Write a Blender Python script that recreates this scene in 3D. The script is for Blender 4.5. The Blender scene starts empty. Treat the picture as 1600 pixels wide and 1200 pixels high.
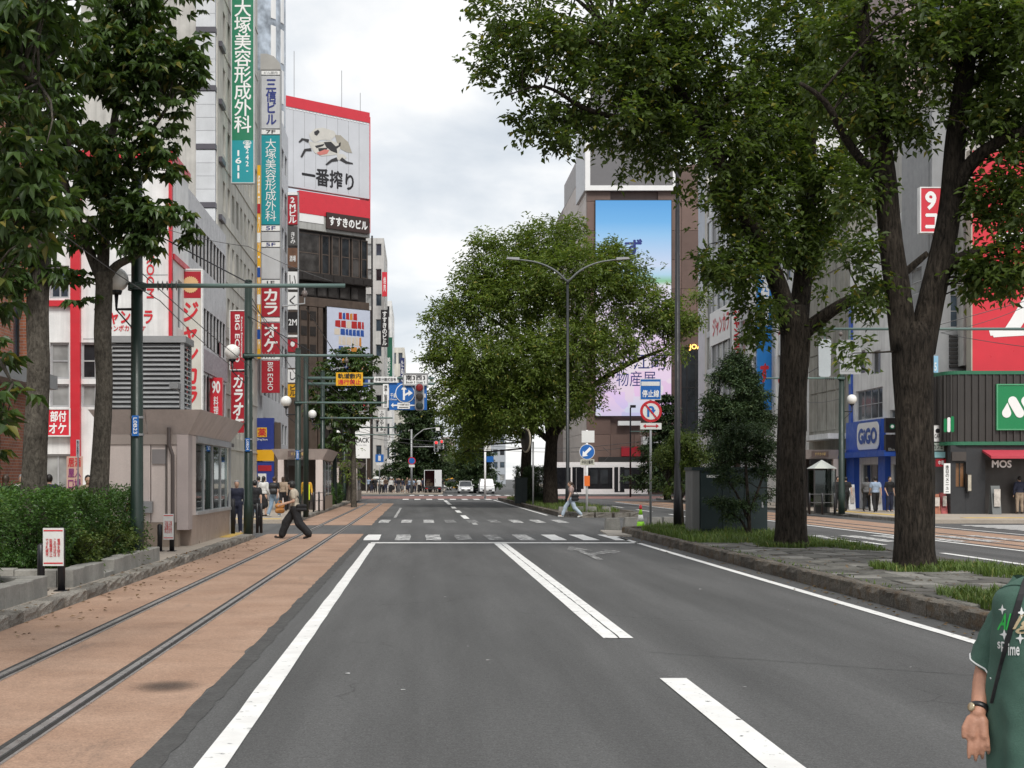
import bpy, bmesh, math, random
import numpy as np
from mathutils import Vector, Matrix, noise as mnoise
from mathutils.bvhtree import BVHTree
from math import radians, sin, cos, pi, sqrt, atan2

random.seed(11)
RNG = np.random.default_rng(11)
SC = bpy.context.scene
COL = SC.collection

# ---------------------------------------------------------------- camera, sky, sun, exposure
F = 2100.0                       # focal length in pixels of the 1600 px wide photograph
HX, HY, EYE = 655.0, 748.0, 1.75
cam = bpy.data.cameras.new('camera')
cam.sensor_width = 36.0
cam.lens = F / 1600.0 * 36.0
cam.shift_x = (800.0 - HX) / 1600.0
cam.shift_y = (HY - 600.0) / 1600.0
cam.clip_start = 0.1
cam.clip_end = 6000.0
camo = bpy.data.objects.new('camera', cam)
camo.location = (0, 0, EYE)
camo.rotation_euler = (radians(90), 0, 0)
COL.objects.link(camo)
SC.camera = camo

SUN_EL, SUN_AZ = radians(50), radians(172)     # azimuth clockwise from +Y (ahead): behind the viewer's right shoulder
SUN_STRENGTH = 1.5
CLOUD_STRENGTH = 0.61
world = bpy.data.worlds.new('World')
SC.world = world
world.use_nodes = True
wt = world.node_tree
for n in list(wt.nodes):
    wt.nodes.remove(n)
def wn(t, **k):
    n = wt.nodes.new(t)
    for a, v in k.items():
        setattr(n, a, v)
    return n
w_out = wn('ShaderNodeOutputWorld')
w_sky = wn('ShaderNodeTexSky', sky_type='NISHITA')
w_sky.sun_disc = False
w_sky.sun_elevation = SUN_EL
w_sky.sun_rotation = SUN_AZ
w_bg = wn('ShaderNodeBackground')
w_bg.inputs['Strength'].default_value = 0.09
wt.links.new(w_sky.outputs[0], w_bg.inputs['Color'])
w_tc = wn('ShaderNodeTexCoord')
w_sep = wn('ShaderNodeSeparateXYZ')
wt.links.new(w_tc.outputs['Generated'], w_sep.inputs[0])
w_add = wn('ShaderNodeMath', operation='ADD')
w_add.inputs[1].default_value = 0.22
w_abs = wn('ShaderNodeMath', operation='ABSOLUTE')
wt.links.new(w_sep.outputs['Z'], w_abs.inputs[0])
wt.links.new(w_abs.outputs[0], w_add.inputs[0])
w_dx = wn('ShaderNodeMath', operation='DIVIDE')
w_dy = wn('ShaderNodeMath', operation='DIVIDE')
wt.links.new(w_sep.outputs['X'], w_dx.inputs[0]); wt.links.new(w_add.outputs[0], w_dx.inputs[1])
wt.links.new(w_sep.outputs['Y'], w_dy.inputs[0]); wt.links.new(w_add.outputs[0], w_dy.inputs[1])
w_cmb = wn('ShaderNodeCombineXYZ')
wt.links.new(w_dx.outputs[0], w_cmb.inputs[0]); wt.links.new(w_dy.outputs[0], w_cmb.inputs[1])
w_cmb.inputs[2].default_value = 3.7
w_n1 = wn('ShaderNodeTexNoise')
w_n1.inputs['Scale'].default_value = 1.9
w_n1.inputs['Detail'].default_value = 7.0
w_n1.inputs['Roughness'].default_value = 0.52
w_n1.inputs['Distortion'].default_value = 0.35
wt.links.new(w_cmb.outputs[0], w_n1.inputs['Vector'])
w_r = wn('ShaderNodeValToRGB')
w_r.color_ramp.elements[0].position = 0.36
w_r.color_ramp.elements[0].color = (0.625, 0.672, 0.725, 1)
w_r.color_ramp.elements[1].position = 0.575
w_r.color_ramp.elements[1].color = (0.985, 0.98, 0.965, 1)
e = w_r.color_ramp.elements.new(0.47)
e.color = (0.775, 0.805, 0.835, 1)
wt.links.new(w_n1.outputs['Fac'], w_r.inputs[0])
w_bg2 = wn('ShaderNodeBackground')
w_bg2.inputs['Strength'].default_value = CLOUD_STRENGTH
wt.links.new(w_r.outputs[0], w_bg2.inputs['Color'])
w_mix = wn('ShaderNodeMixShader')
w_mix.inputs[0].default_value = 0.93
wt.links.new(w_bg.outputs[0], w_mix.inputs[1])
wt.links.new(w_bg2.outputs[0], w_mix.inputs[2])
wt.links.new(w_mix.outputs[0], w_out.inputs['Surface'])

sunl = bpy.data.lights.new('sun', 'SUN')
sunl.energy = SUN_STRENGTH
sunl.angle = radians(18)
sunl.color = (1.0, 0.965, 0.91)
suno = bpy.data.objects.new('sun', sunl)
_dir = Vector((sin(SUN_AZ) * cos(SUN_EL), cos(SUN_AZ) * cos(SUN_EL), sin(SUN_EL)))
suno.rotation_euler = (-_dir).to_track_quat('-Z', 'Y').to_euler()
suno.location = (0, 0, 60)
COL.objects.link(suno)

SC.view_settings.view_transform = 'Standard'
SC.view_settings.look = 'None'
SC.view_settings.exposure = 0.86
SC.view_settings.gamma = 1.0
SC.view_settings.use_curve_mapping = False
SC.cycles.max_bounces = 6
SC.cycles.diffuse_bounces = 3
SC.cycles.glossy_bounces = 3
SC.cycles.transmission_bounces = 4
SC.cycles.transparent_max_bounces = 8

# ---------------------------------------------------------------- helpers
def W(px, py, d):
    """world point at distance d (metres ahead) for a spot of the photograph"""
    return Vector(((px - HX) * d / F, d, EYE + (HY - py) * d / F))
def WX(px, d): return (px - HX) * d / F
def WZ(py, d): return EYE + (HY - py) * d / F

def link(o, parent=None):
    COL.objects.link(o)
    if parent is not None:
        o.parent = parent
    return o
def wloc(p):
    v = Vector((0, 0, 0))
    while p is not None:
        v = v + p.location
        p = p.parent
    return v
def tag(o, label=None, cat=None, group=None, kind=None):
    if label: o['label'] = label
    if cat: o['category'] = cat
    if group: o['group'] = group
    if kind: o['kind'] = kind
    return o
def thing(name, label, cat, loc=(0, 0, 0), group=None, rotz=0.0):
    o = bpy.data.objects.new(name, None)
    o.empty_display_size = 0.2
    o.location = loc
    o.rotation_euler = (0, 0, rotz)
    link(o)
    return tag(o, label, cat, group)
def from_mesh(name, me, mat=None, parent=None, loc=(0, 0, 0), rotz=0.0):
    o = bpy.data.objects.new(name, me)
    if mat is not None and len(me.materials) == 0:
        me.materials.append(mat)
    o.location = loc
    o.rotation_euler = (0, 0, rotz)
    return link(o, parent)
def copy_tree(o, parent=None, loc=None, rotz=None, label=None, group=None):
    c = o.copy()
    COL.objects.link(c)
    c.parent = parent
    if loc is not None: c.location = loc
    if rotz is not None: c.rotation_euler = (0, 0, rotz)
    if label: c['label'] = label
    if group: c['group'] = group
    for ch in list(o.children):
        copy_tree(ch, c)
    return c

class MB:
    def __init__(s):
        s.v = []; s.f = []
    def add(s, vs, fs):
        b = len(s.v)
        s.v.extend([tuple(x) for x in vs])
        s.f.extend([tuple(i + b for i in q) for q in fs])
        return s
    def box(s, x0, x1, y0, y1, z0, z1, c=0.0):
        """box; c chamfers the top rim"""
        if c <= 0:
            return s.add([(x0,y0,z0),(x1,y0,z0),(x1,y1,z0),(x0,y1,z0),(x0,y0,z1),(x1,y0,z1),(x1,y1,z1),(x0,y1,z1)],
                         [(0,3,2,1),(4,5,6,7),(0,1,5,4),(1,2,6,5),(2,3,7,6),(3,0,4,7)])
        zc = z1 - c
        return s.add([(x0,y0,z0),(x1,y0,z0),(x1,y1,z0),(x0,y1,z0),(x0,y0,zc),(x1,y0,zc),(x1,y1,zc),(x0,y1,zc),
                      (x0+c,y0+c,z1),(x1-c,y0+c,z1),(x1-c,y1-c,z1),(x0+c,y1-c,z1)],
                     [(0,3,2,1),(8,9,10,11),(0,1,5,4),(1,2,6,5),(2,3,7,6),(3,0,4,7),(4,5,9,8),(5,6,10,9),(6,7,11,10),(7,4,8,11)])
    def quad(s, a, b, c, d):
        return s.add([a, b, c, d], [(0, 1, 2, 3)])
    def prism(s, poly, axis, a0, a1):
        """extrude a polygon: axis 'y' -> poly (x,z); 'x' -> (y,z); 'z' -> (x,y)"""
        n = len(poly)
        def pt(p, a):
            return (p[0], a, p[1]) if axis == 'y' else ((a, p[0], p[1]) if axis == 'x' else (p[0], p[1], a))
        vs = [pt(p, a0) for p in poly] + [pt(p, a1) for p in poly]
        fs = [tuple(range(n - 1, -1, -1)), tuple(range(n, 2 * n))]
        for i in range(n):
            j = (i + 1) % n
            fs.append((i, j, j + n, i + n))
        return s.add(vs, fs)
    def tube(s, pts, rad, n=8, caps=True, wob=0.0, seed=0.0, ell=None):
        pts = [Vector(p) for p in pts]
        if not hasattr(rad, '__len__'): rad = [rad] * len(pts)
        ref = None
        rings = []
        for i, p in enumerate(pts):
            t = (pts[min(i + 1, len(pts) - 1)] - pts[max(i - 1, 0)])
            t = t.normalized() if t.length > 1e-9 else Vector((0, 0, 1))
            if ref is None:
                ref = Vector((1, 0, 0)) if abs(t.x) < 0.9 else Vector((0, 1, 0))
            u = (ref - t * ref.dot(t))
            u = u.normalized() if u.length > 1e-6 else t.orthogonal().normalized()
            ref = u
            w = t.cross(u)
            ring = []
            for k in range(n):
                a = 2 * pi * k / n
                r = rad[i]
                if wob:
                    r *= 1 + wob * mnoise.noise(Vector((cos(a) * 1.7 + seed, sin(a) * 1.7, p.z * 0.35))) * 1.2 \
                           + wob * 0.55 * mnoise.noise(Vector((cos(a) * 6.5 + seed, sin(a) * 6.5, p.z * 0.9)))
                ring.append(p + u * (cos(a) * r) + w * (sin(a) * r))
            rings.append(ring)
        b = len(s.v)
        for r in rings: s.v.extend([tuple(x) for x in r])
        for i in range(len(rings) - 1):
            for k in range(n):
                j = (k + 1) % n
                s.f.append((b + i*n + k, b + i*n + j, b + (i+1)*n + j, b + (i+1)*n + k))
        if caps:
            s.f.append(tuple(b + k for k in range(n - 1, -1, -1)))
            s.f.append(tuple(b + (len(rings)-1)*n + k for k in range(n)))
        return s
    def lathe(s, prof, c=(0, 0, 0), n=16, axis='z'):
        """profile of (r, z)"""
        b = len(s.v)
        for r, z in prof:
            for k in range(n):
                a = 2 * pi * k / n
                q = (r * cos(a), r * sin(a), z)
                if axis == 'y': q = (q[0], q[2], q[1])
                if axis == 'x': q = (q[2], q[0], q[1])
                s.v.append((c[0] + q[0], c[1] + q[1], c[2] + q[2]))
        for i in range(len(prof) - 1):
            for k in range(n):
                j = (k + 1) % n
                s.f.append((b + i*n + k, b + i*n + j, b + (i+1)*n + j, b + (i+1)*n + k))
        if prof[0][0] > 1e-6: s.f.append(tuple(b + k for k in range(n - 1, -1, -1)))
        if prof[-1][0] > 1e-6: s.f.append(tuple(b + (len(prof)-1)*n + k for k in range(n)))
        return s
    def ball(s, c, r, n=14, m=9, sc=(1, 1, 1)):
        prof = [(max(sin(pi * i / m), 1e-4) * 1.0, -cos(pi * i / m)) for i in range(m + 1)]
        t = MB().lathe(prof, n=n)
        return s.add([(c[0] + v[0]*r*sc[0], c[1] + v[1]*r*sc[1], c[2] + v[2]*r*sc[2]) for v in t.v], t.f)
    def mesh(s, name, off=(0, 0, 0), smooth=False):
        me = bpy.data.meshes.new(name)
        ox, oy, oz = off
        me.from_pydata([(x - ox, y - oy, z - oz) for x, y, z in s.v], [], s.f)
        if smooth:
            me.polygons.foreach_set('use_smooth', [True] * len(me.polygons))
        me.update()
        return me
    def build(s, name, mat, parent=None, smooth=False, kind=None, recalc=False):
        if parent is not None:
            off = wloc(parent); loc = (0, 0, 0)
        else:
            a = np.array(s.v)
            off = ((a[:,0].min() + a[:,0].max()) / 2, (a[:,1].min() + a[:,1].max()) / 2, a[:,2].min()); loc = off
        me = s.mesh(name, off, smooth)
        if recalc:
            bm = bmesh.new(); bm.from_mesh(me)
            bmesh.ops.recalc_face_normals(bm, faces=bm.faces)
            bm.to_mesh(me); bm.free()
        o = from_mesh(name, me, mat, parent, loc)
        if kind: o['kind'] = kind
        return o

def smooth_angle(o, deg=40):
    me = o.data
    me.polygons.foreach_set('use_smooth', [True] * len(me.polygons))
    try:
        me.set_sharp_from_angle(angle=radians(deg))
    except Exception:
        pass
    return o

# ---------------------------------------------------------------- materials
MATS = {}
class NT:
    def __init__(s, m):
        m.use_nodes = True
        s.t = m.node_tree
        s.b = s.t.nodes['Principled BSDF']
        s.pos = s.t.nodes.new('ShaderNodeNewGeometry')
    def n(s, ty, **k):
        x = s.t.nodes.new(ty)
        for a, v in k.items():
            if a in x.inputs.keys() if hasattr(x.inputs, 'keys') else False:
                x.inputs[a].default_value = v
            else:
                setattr(x, a, v)
        return x
    def l(s, a, b): s.t.links.new(a, b)
    def noise(s, scale, detail=4, rough=0.55, vec=None, dist=0.0):
        x = s.t.nodes.new('ShaderNodeTexNoise')
        x.inputs['Scale'].default_value = scale
        x.inputs['Detail'].default_value = detail
        x.inputs['Roughness'].default_value = rough
        x.inputs['Distortion'].default_value = dist
        s.l(vec if vec is not None else s.pos.outputs['Position'], x.inputs['Vector'])
        return x.outputs['Fac']
    def ramp(s, fac, stops):
        x = s.t.nodes.new('ShaderNodeValToRGB')
        els = x.color_ramp.elements
        while len(els) < len(stops): els.new(0.5)
        for el, (p, c) in zip(els, stops):
            el.position = p
            el.color = (c, c, c, 1) if not hasattr(c, '__len__') else (c[0], c[1], c[2], 1)
        s.l(fac, x.inputs[0])
        return x.outputs[0]
    def mix(s, fac, a, b, mode='MIX'):
        x = s.t.nodes.new('ShaderNodeMix')
        x.data_type = 'RGBA'; x.blend_type = mode
        for val, i in ((fac, 0), (a, 6), (b, 7)):
            if hasattr(val, 'links') or hasattr(val, 'is_linked'):
                s.l(val, x.inputs[i])
            elif i == 0:
                x.inputs[i].default_value = val
            else:
                x.inputs[i].default_value = (val[0], val[1], val[2], 1)
        return x.outputs[2]
    def scaled(s, sx, sy, sz):
        x = s.t.nodes.new('ShaderNodeMapping')
        x.inputs['Scale'].default_value = (sx, sy, sz)
        s.l(s.pos.outputs['Position'], x.inputs['Vector'])
        return x.outputs[0]
    def bump(s, h, strength, dist=0.02):
        x = s.t.nodes.new('ShaderNodeBump')
        x.inputs['Strength'].default_value = strength
        x.inputs['Distance'].default_value = dist
        s.l(h, x.inputs['Height'])
        s.l(x.outputs[0], s.b.inputs['Normal'])
    def orand(s, c, a):
        oi = s.t.nodes.new('ShaderNodeObjectInfo')
        return s.mix(1.0, c, s.ramp(oi.outputs['Random'], [(0.0, 1 - a), (1.0, 1 + a * .6)]), 'MULTIPLY')
    def col(s, c): s.l(c, s.b.inputs['Base Color'])
def M(name, color, rough=0.6, metal=0.0, var=0.12, vs=1.3, fine=0.06, fs=28.0, bump=0.0, bs=60.0, streak=0.0, spec=0.5, orand=0.0):
    """painted or plain surface: base colour with broad and fine unevenness, optional vertical run-off streaks"""
    if name in MATS: return MATS[name]
    m = bpy.data.materials.new(name)
    t = NT(m)
    c = color
    base = t.mix(1.0, c, t.ramp(t.noise(vs, 4), [(0.28, 1 - var), (0.72, 1 + var * 0.35)]), 'MULTIPLY')
    if fine: base = t.mix(1.0, base, t.ramp(t.noise(fs, 3), [(0.3, 1 - fine), (0.7, 1 + fine * 0.5)]), 'MULTIPLY')
    if streak:
        sv = t.noise(1.0, 5, 0.6, t.scaled(3.2, 3.2, 0.16))
        base = t.mix(1.0, base, t.ramp(sv, [(0.30, 1 - streak), (0.58, 1.0)]), 'MULTIPLY')
    if orand: base = t.orand(base, orand)
    t.col(base)
    rr = t.ramp(t.noise(vs * 3, 3), [(0.3, max(rough - 0.08, 0.02)), (0.7, min(rough + 0.1, 1))])
    t.l(rr, t.b.inputs['Roughness'])
    t.b.inputs['Metallic'].default_value = metal
    t.b.inputs['Specular IOR Level'].default_value = spec
    if bump: t.bump(t.noise(bs, 4), bump, 0.02)
    MATS[name] = m
    return m
def glass_mat(name, color, rough=0.06):
    if name in MATS: return MATS[name]
    m = bpy.data.materials.new(name)
    t = NT(m)
    t.col(t.mix(1.0, color, t.ramp(t.noise(0.7, 3), [(0.35, 0.5), (0.65, 1.5)]), 'MULTIPLY'))
    t.b.inputs['Roughness'].default_value = rough
    t.b.inputs['Specular IOR Level'].default_value = 0.6
    t.bump(t.noise(0.8, 2), 0.04, 0.05)
    MATS[name] = m
    return m
def emit_mat(name, color, strength):
    m = bpy.data.materials.new(name)
    t = NT(m)
    t.b.inputs['Base Color'].default_value = (*color, 1)
    t.b.inputs['Emission Color'].default_value = (*color, 1)
    t.b.inputs['Emission Strength'].default_value = strength
    MATS[name] = m
    return m
def leaf_mat(name, c0, c1, c2, trans=0.3, rough=0.5):
    m = bpy.data.materials.new(name)
    t = NT(m)
    rnd = t.pos.outputs['Random Per Island']
    col = t.ramp(rnd, [(0.0, c0), (0.55, c1), (0.93, c1), (1.0, c2)])
    big = t.ramp(t.noise(0.7, 4), [(0.3, 0.66), (0.7, 1.34)])
    col = t.mix(1.0, col, big, 'MULTIPLY')
    t.col(col)
    t.b.inputs['Roughness'].default_value = rough
    t.b.inputs['Specular IOR Level'].default_value = 0.35
    tr = t.t.nodes.new('ShaderNodeBsdfTranslucent')
    bright = t.mix(1.0, col, (1.5, 1.6, 0.7), 'MULTIPLY')
    t.l(bright, tr.inputs['Color'])
    mx = t.t.nodes.new('ShaderNodeMixShader')
    mx.inputs[0].default_value = trans
    out = t.t.nodes['Material Output']
    t.l(t.b.outputs[0], mx.inputs[1]); t.l(tr.outputs[0], mx.inputs[2]); t.l(mx.outputs[0], out.inputs['Surface'])
    MATS[name] = m
    return m

def special_mats():
    # asphalt: aggregate speckle, broad worn lanes, darker repair seams
    m = bpy.data.materials.new('asphalt'); t = NT(m); MATS['asphalt'] = m
    agg = t.ramp(t.noise(62, 3, 0.8), [(0.26, 0.40), (0.48, 0.92), (0.64, 1.30), (0.78, 2.6)])
    mid = t.ramp(t.noise(19, 5, 0.78), [(0.28, 0.72), (0.72, 1.26)])
    big = t.ramp(t.noise(0.75, 6, 0.6, t.scaled(1.3, 0.16, 1.0)), [(0.3, 0.76), (0.7, 1.20)])
    c = t.mix(1.0, (0.093, 0.093, 0.092), agg, 'MULTIPLY')
    c = t.mix(1.0, c, mid, 'MULTIPLY'); c = t.mix(1.0, c, big, 'MULTIPLY')
    c = t.mix(1.0, c, t.ramp(t.noise(1.0, 3, 0.5, t.scaled(1.5, 0.02, 1.0)), [(0.35, 0.86), (0.65, 1.10)]), 'MULTIPLY')
    vor = t.n('ShaderNodeTexVoronoi'); vor.feature = 'DISTANCE_TO_EDGE'
    vor.inputs['Scale'].default_value = 0.16
    wv = t.n('ShaderNodeVectorMath', operation='ADD')
    nz = t.n('ShaderNodeTexNoise'); nz.inputs['Scale'].default_value = 1.4; nz.inputs['Detail'].default_value = 5
    t.l(t.pos.outputs['Position'], nz.inputs['Vector'])
    t.l(t.pos.outputs['Position'], wv.inputs[0]); t.l(nz.outputs['Color'], wv.inputs[1])
    t.l(wv.outputs[0], vor.inputs['Vector'])
    crack = t.ramp(vor.outputs['Distance'], [(0.0, 0.62), (0.0022, 0.70), (0.0040, 1.0)])
    crm = t.ramp(t.noise(0.33, 2), [(0.53, 0.0), (0.60, 1.0)])
    c = t.mix(crm, c, t.mix(1.0, c, crack, 'MULTIPLY'))
    t.col(c); t.b.inputs['Roughness'].default_value = 0.82
    t.b.inputs['Specular IOR Level'].default_value = 0.35
    t.bump(t.noise(170, 2, 0.7), 0.55, 0.006)
    # salmon paving of the tram lane
    m = bpy.data.materials.new('tram_paving'); t = NT(m); MATS['tram_paving'] = m
    c = t.mix(t.ramp(t.noise(0.9, 5, 0.6), [(0.3, 0.0), (0.7, 1.0)]), (0.315, 0.192, 0.128), (0.415, 0.274, 0.194))
    c = t.mix(1.0, c, t.ramp(t.noise(55, 3, 0.8), [(0.28, 0.62), (0.72, 1.30)]), 'MULTIPLY')
    c = t.mix(1.0, c, t.ramp(t.noise(17, 5, 0.78), [(0.28, 0.76), (0.72, 1.18)]), 'MULTIPLY')
    c = t.mix(1.0, c, t.ramp(t.noise(0.8, 5, 0.65, t.scaled(0.9, 1.3, 1)), [(0.34, 0.82), (0.52, 1.0)]), 'MULTIPLY')
    c = t.mix(t.ramp(t.noise(2.1, 4, 0.6, t.scaled(2.0, 0.35, 1)), [(0.60, 0.0), (0.74, 0.45)]), c, (0.15, 0.11, 0.085))
    t.col(c); t.b.inputs['Roughness'].default_value = 0.85
    t.bump(t.noise(110, 2, 0.7), 0.45, 0.006)
    # road paint, worn through in places
    for nm, lo, hi in (('road_paint', 0.33, 0.40), ('road_paint_worn', 0.45, 0.58), ('road_paint_faint', 0.53, 0.66)):
        m = bpy.data.materials.new(nm); t = NT(m); MATS[nm] = m
        wear = t.ramp(t.noise(9 if nm == 'road_paint' else 4.5, 6, 0.72), [(lo, 0.0), (hi, 1.0)])
        pc = t.mix(t.ramp(t.noise(3, 4), [(0.3, 0.0), (0.7, 1.0)]), (0.66, 0.65, 0.63), (0.80, 0.80, 0.78))
        t.col(t.mix(wear, (0.11, 0.11, 0.108), pc))
        t.b.inputs['Roughness'].default_value = 0.7
        t.bump(t.noise(110, 3), 0.3, 0.005)
    # granite kerbs
    m = bpy.data.materials.new('granite'); t = NT(m); MATS['granite'] = m
    c = t.mix(t.ramp(t.noise(60, 3, 0.7), [(0.35, 0.0), (0.65, 1.0)]), (0.115, 0.103, 0.088), (0.33, 0.31, 0.275))
    c = t.mix(t.ramp(t.noise(3.5, 5, 0.65), [(0.48, 0.0), (0.66, 0.7)]), c, (0.105, 0.088, 0.064))
    t.col(t.orand(c, .35)); t.b.inputs['Roughness'].default_value = 0.9
    t.bump(t.noise(26, 5, 0.65), 0.8, 0.03)
    m = bpy.data.materials.new('granite_dark'); t = NT(m); MATS['granite_dark'] = m
    c = t.mix(t.ramp(t.noise(50, 3, 0.7), [(0.35, 0.0), (0.65, 1.0)]), (0.062, 0.052, 0.042), (0.20, 0.18, 0.15))
    c = t.mix(t.ramp(t.noise(5.5, 5, 0.65), [(0.50, 0.0), (0.62, 0.75)]), c, (0.105, 0.066, 0.032))
    t.col(t.orand(c, .4)); t.b.inputs['Roughness'].default_value = 0.9
    t.bump(t.noise(20, 5, 0.65), 0.9, 0.04)
    # brick cladding
    m = bpy.data.materials.new('brick'); t = NT(m); MATS['brick'] = m
    sx = t.n('ShaderNodeSeparateXYZ'); t.l(t.pos.outputs['Position'], sx.inputs[0])
    ad = t.n('ShaderNodeMath', operation='ADD'); t.l(sx.outputs[0], ad.inputs[0]); t.l(sx.outputs[1], ad.inputs[1])
    cb = t.n('ShaderNodeCombineXYZ'); t.l(ad.outputs[0], cb.inputs[0]); t.l(sx.outputs[2], cb.inputs[1])
    bk = t.n('ShaderNodeTexBrick')
    bk.inputs['Scale'].default_value = 1.0
    bk.inputs['Brick Width'].default_value = 0.24; bk.inputs['Row Height'].default_value = 0.085
    bk.inputs['Mortar Size'].default_value = 0.008
    bk.inputs['Color1'].default_value = (0.40, 0.135, 0.062, 1); bk.inputs['Color2'].default_value = (0.27, 0.085, 0.045, 1)
    bk.inputs['Mortar'].default_value = (0.30, 0.27, 0.24, 1)
    t.l(cb.outputs[0], bk.inputs['Vector'])
    t.col(t.mix(1.0, bk.outputs['Color'], t.ramp(t.noise(2, 4), [(0.3, 0.8), (0.7, 1.1)]), 'MULTIPLY'))
    t.b.inputs['Roughness'].default_value = 0.8
    # bark
    for nm, a, b, zs in (('bark', (0.010, 0.008, 0.006), (0.062, 0.050, 0.039), 0.20), ('bark_pale', (0.05, 0.043, 0.035), (0.135, 0.12, 0.098), 0.5)):
        m = bpy.data.materials.new(nm); t = NT(m); MATS[nm] = m
        nn = t.noise(22, 6, 0.68, t.scaled(1, 1, zs), 0.4)
        c = t.mix(t.ramp(nn, [(0.36, 0.0), (0.62, 1.0)]), a, b)
        c = t.mix(1.0, c, t.ramp(t.noise(1.6, 4), [(0.3, 0.60), (0.7, 1.25)]), 'MULTIPLY')
        t.col(c); t.b.inputs['Roughness'].default_value = 0.95
        t.b.inputs['Specular IOR Level'].default_value = 0.2
        t.bump(nn, 1.0, 0.10 if nm == 'bark' else 0.04)
    # soil
    M('soil', (0.055, 0.043, 0.032), 0.95, bump=0.8, bs=40, var=0.4)
    # see-through glazing
    m = bpy.data.materials.new('clear_glass'); t = NT(m); MATS['clear_glass'] = m
    tr = t.n('ShaderNodeBsdfTransparent'); tr.inputs[0].default_value = (0.62, 0.68, 0.66, 1)
    gl = t.n('ShaderNodeBsdfGlossy'); gl.inputs['Roughness'].default_value = 0.03; gl.inputs[0].default_value = (0.9, 0.95, 0.95, 1)
    fr = t.n('ShaderNodeFresnel'); fr.inputs[0].default_value = 1.7
    mx = t.n('ShaderNodeMixShader')
    t.l(fr.outputs[0], mx.inputs[0]); t.l(tr.outputs[0], mx.inputs[1]); t.l(gl.outputs[0], mx.inputs[2])
    t.l(mx.outputs[0], t.t.nodes['Material Output'].inputs['Surface'])
special_mats()
ASPH, PAINT, PAINTW = MATS['asphalt'], MATS['road_paint'], MATS['road_paint_worn']
GRAN, GRAND, BARK, BARKP, BRICK = MATS['granite'], MATS['granite_dark'], MATS['bark'], MATS['bark_pale'], MATS['brick']
CLEAR = MATS['clear_glass']
SIDEWALK = M('sidewalk_paving', (0.40, 0.345, 0.285), 0.85, var=0.2, vs=0.8, fine=0.15, fs=20, bump=0.3)
MEDPAVE = M('median_paver', (0.150, 0.145, 0.128), 0.9, orand=.45, var=0.4, vs=2.5, fine=0.2, bump=0.6, bs=45)
POLE = M('pole_dark_green', (0.012, 0.028, 0.021), 0.42, var=0.25, fine=0.1)
POLEG = M('pole_grey_green', (0.11, 0.17, 0.155), 0.45)
BLACKM = M('black_metal', (0.010, 0.010, 0.013), 0.4)
STEEL = M('galvanised_steel', (0.36, 0.37, 0.38), 0.42, 0.7)
GREYM = M('grey_metal', (0.33, 0.335, 0.34), 0.45, 0.3)
RAIL = M('rail_steel', (0.46, 0.45, 0.44), 0.32, 0.6, var=0.25, vs=5)
GROOVE = M('rail_groove', (0.022, 0.019, 0.017), 0.8)
WHITE = M('white_panel', (0.80, 0.80, 0.79), 0.5, streak=0.20, var=.16)
WHITEP = M('white_sign_face', (0.82, 0.82, 0.81), 0.4, var=0.05, fine=0.02)
CREAM = M('cream_wall', (0.63, 0.61, 0.545), 0.7, streak=0.24, var=0.16)
CONC = M('pale_concrete', (0.50, 0.485, 0.455), 0.85, streak=0.28, var=0.22, bump=0.3)
GPANEL = M('grey_panel', (0.56, 0.575, 0.595), 0.45, orand=.08, streak=0.06)
REDP = M('red_paint', (0.56, 0.022, 0.035), 0.42, var=0.12)
REDS = M('red_sign_face', (0.63, 0.030, 0.048), 0.35, var=0.07, fine=0.03)
CRIM = M('crimson_sign_face', (0.40, 0.017, 0.030), 0.35, var=0.07, fine=0.03)
TEAL = M('teal_sign_face', (0.012, 0.29, 0.33), 0.35, var=0.06, fine=0.02)
GREENS = M('green_sign_face', (0.012, 0.19, 0.095), 0.35, var=0.06, fine=0.02)
BLUES = M('blue_sign_face', (0.012, 0.075, 0.34), 0.35, var=0.05, fine=0.02)
BLUER = M('road_sign_blue', (0.010, 0.12, 0.42), 0.4, var=0.06, fine=0.02)
BLUEP = M('blue_paint', (0.025, 0.095, 0.46), 0.45)
NAVYT = M('navy_letters', (0.015, 0.03, 0.20), 0.5, var=0.05)
YELS = M('yellow_sign_face', (0.80, 0.42, 0.012), 0.4, var=0.05, fine=0.02)
LIME = M('lime_sign_face', (0.62, 0.78, 0.03), 0.4)
DARKP = M('dark_sign_face', (0.016, 0.013, 0.014), 0.35)
BLACKT = M('black_letters', (0.012, 0.011, 0.013), 0.5, var=0.0, fine=0)
WHITET = M('white_letters', (0.83, 0.83, 0.82), 0.5, var=0.02, fine=0)
REDT = M('red_letters', (0.58, 0.02, 0.03), 0.5, var=0.03, fine=0)
GOLDT = M('gold_letters', (0.60, 0.42, 0.16), 0.5, var=0.05)
PINKW = M('shelter_pink_panel', (0.66, 0.575, 0.535), 0.5, var=0.10, streak=0.12)
PINKR = M('shelter_roof_panel', (0.55, 0.48, 0.45), 0.5, var=0.12, streak=0.18)
STONE = M('planter_stone', (0.30, 0.29, 0.265), 0.9, var=0.3, vs=2.5, fine=0.15, bump=0.5, streak=0.15)
DKGLASS = glass_mat('dark_glass', (0.022, 0.026, 0.030))
BLGLASS = glass_mat('blue_glass', (0.045, 0.062, 0.080))
BLIND = glass_mat('blind_glass', (0.26, 0.265, 0.26), 0.15)
ALU = M('aluminium_frame', (0.48, 0.49, 0.50), 0.4, 0.4)
DKFRAME = M('dark_frame', (0.03, 0.028, 0.027), 0.4)
BROWNST = M('brown_stone', (0.155, 0.098, 0.080), 0.55, orand=.12, var=0.16, vs=0.6, streak=0.10)
BLKBLD = M('black_cladding', (0.030, 0.026, 0.024), 0.4, var=0.25, streak=0.2)
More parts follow.
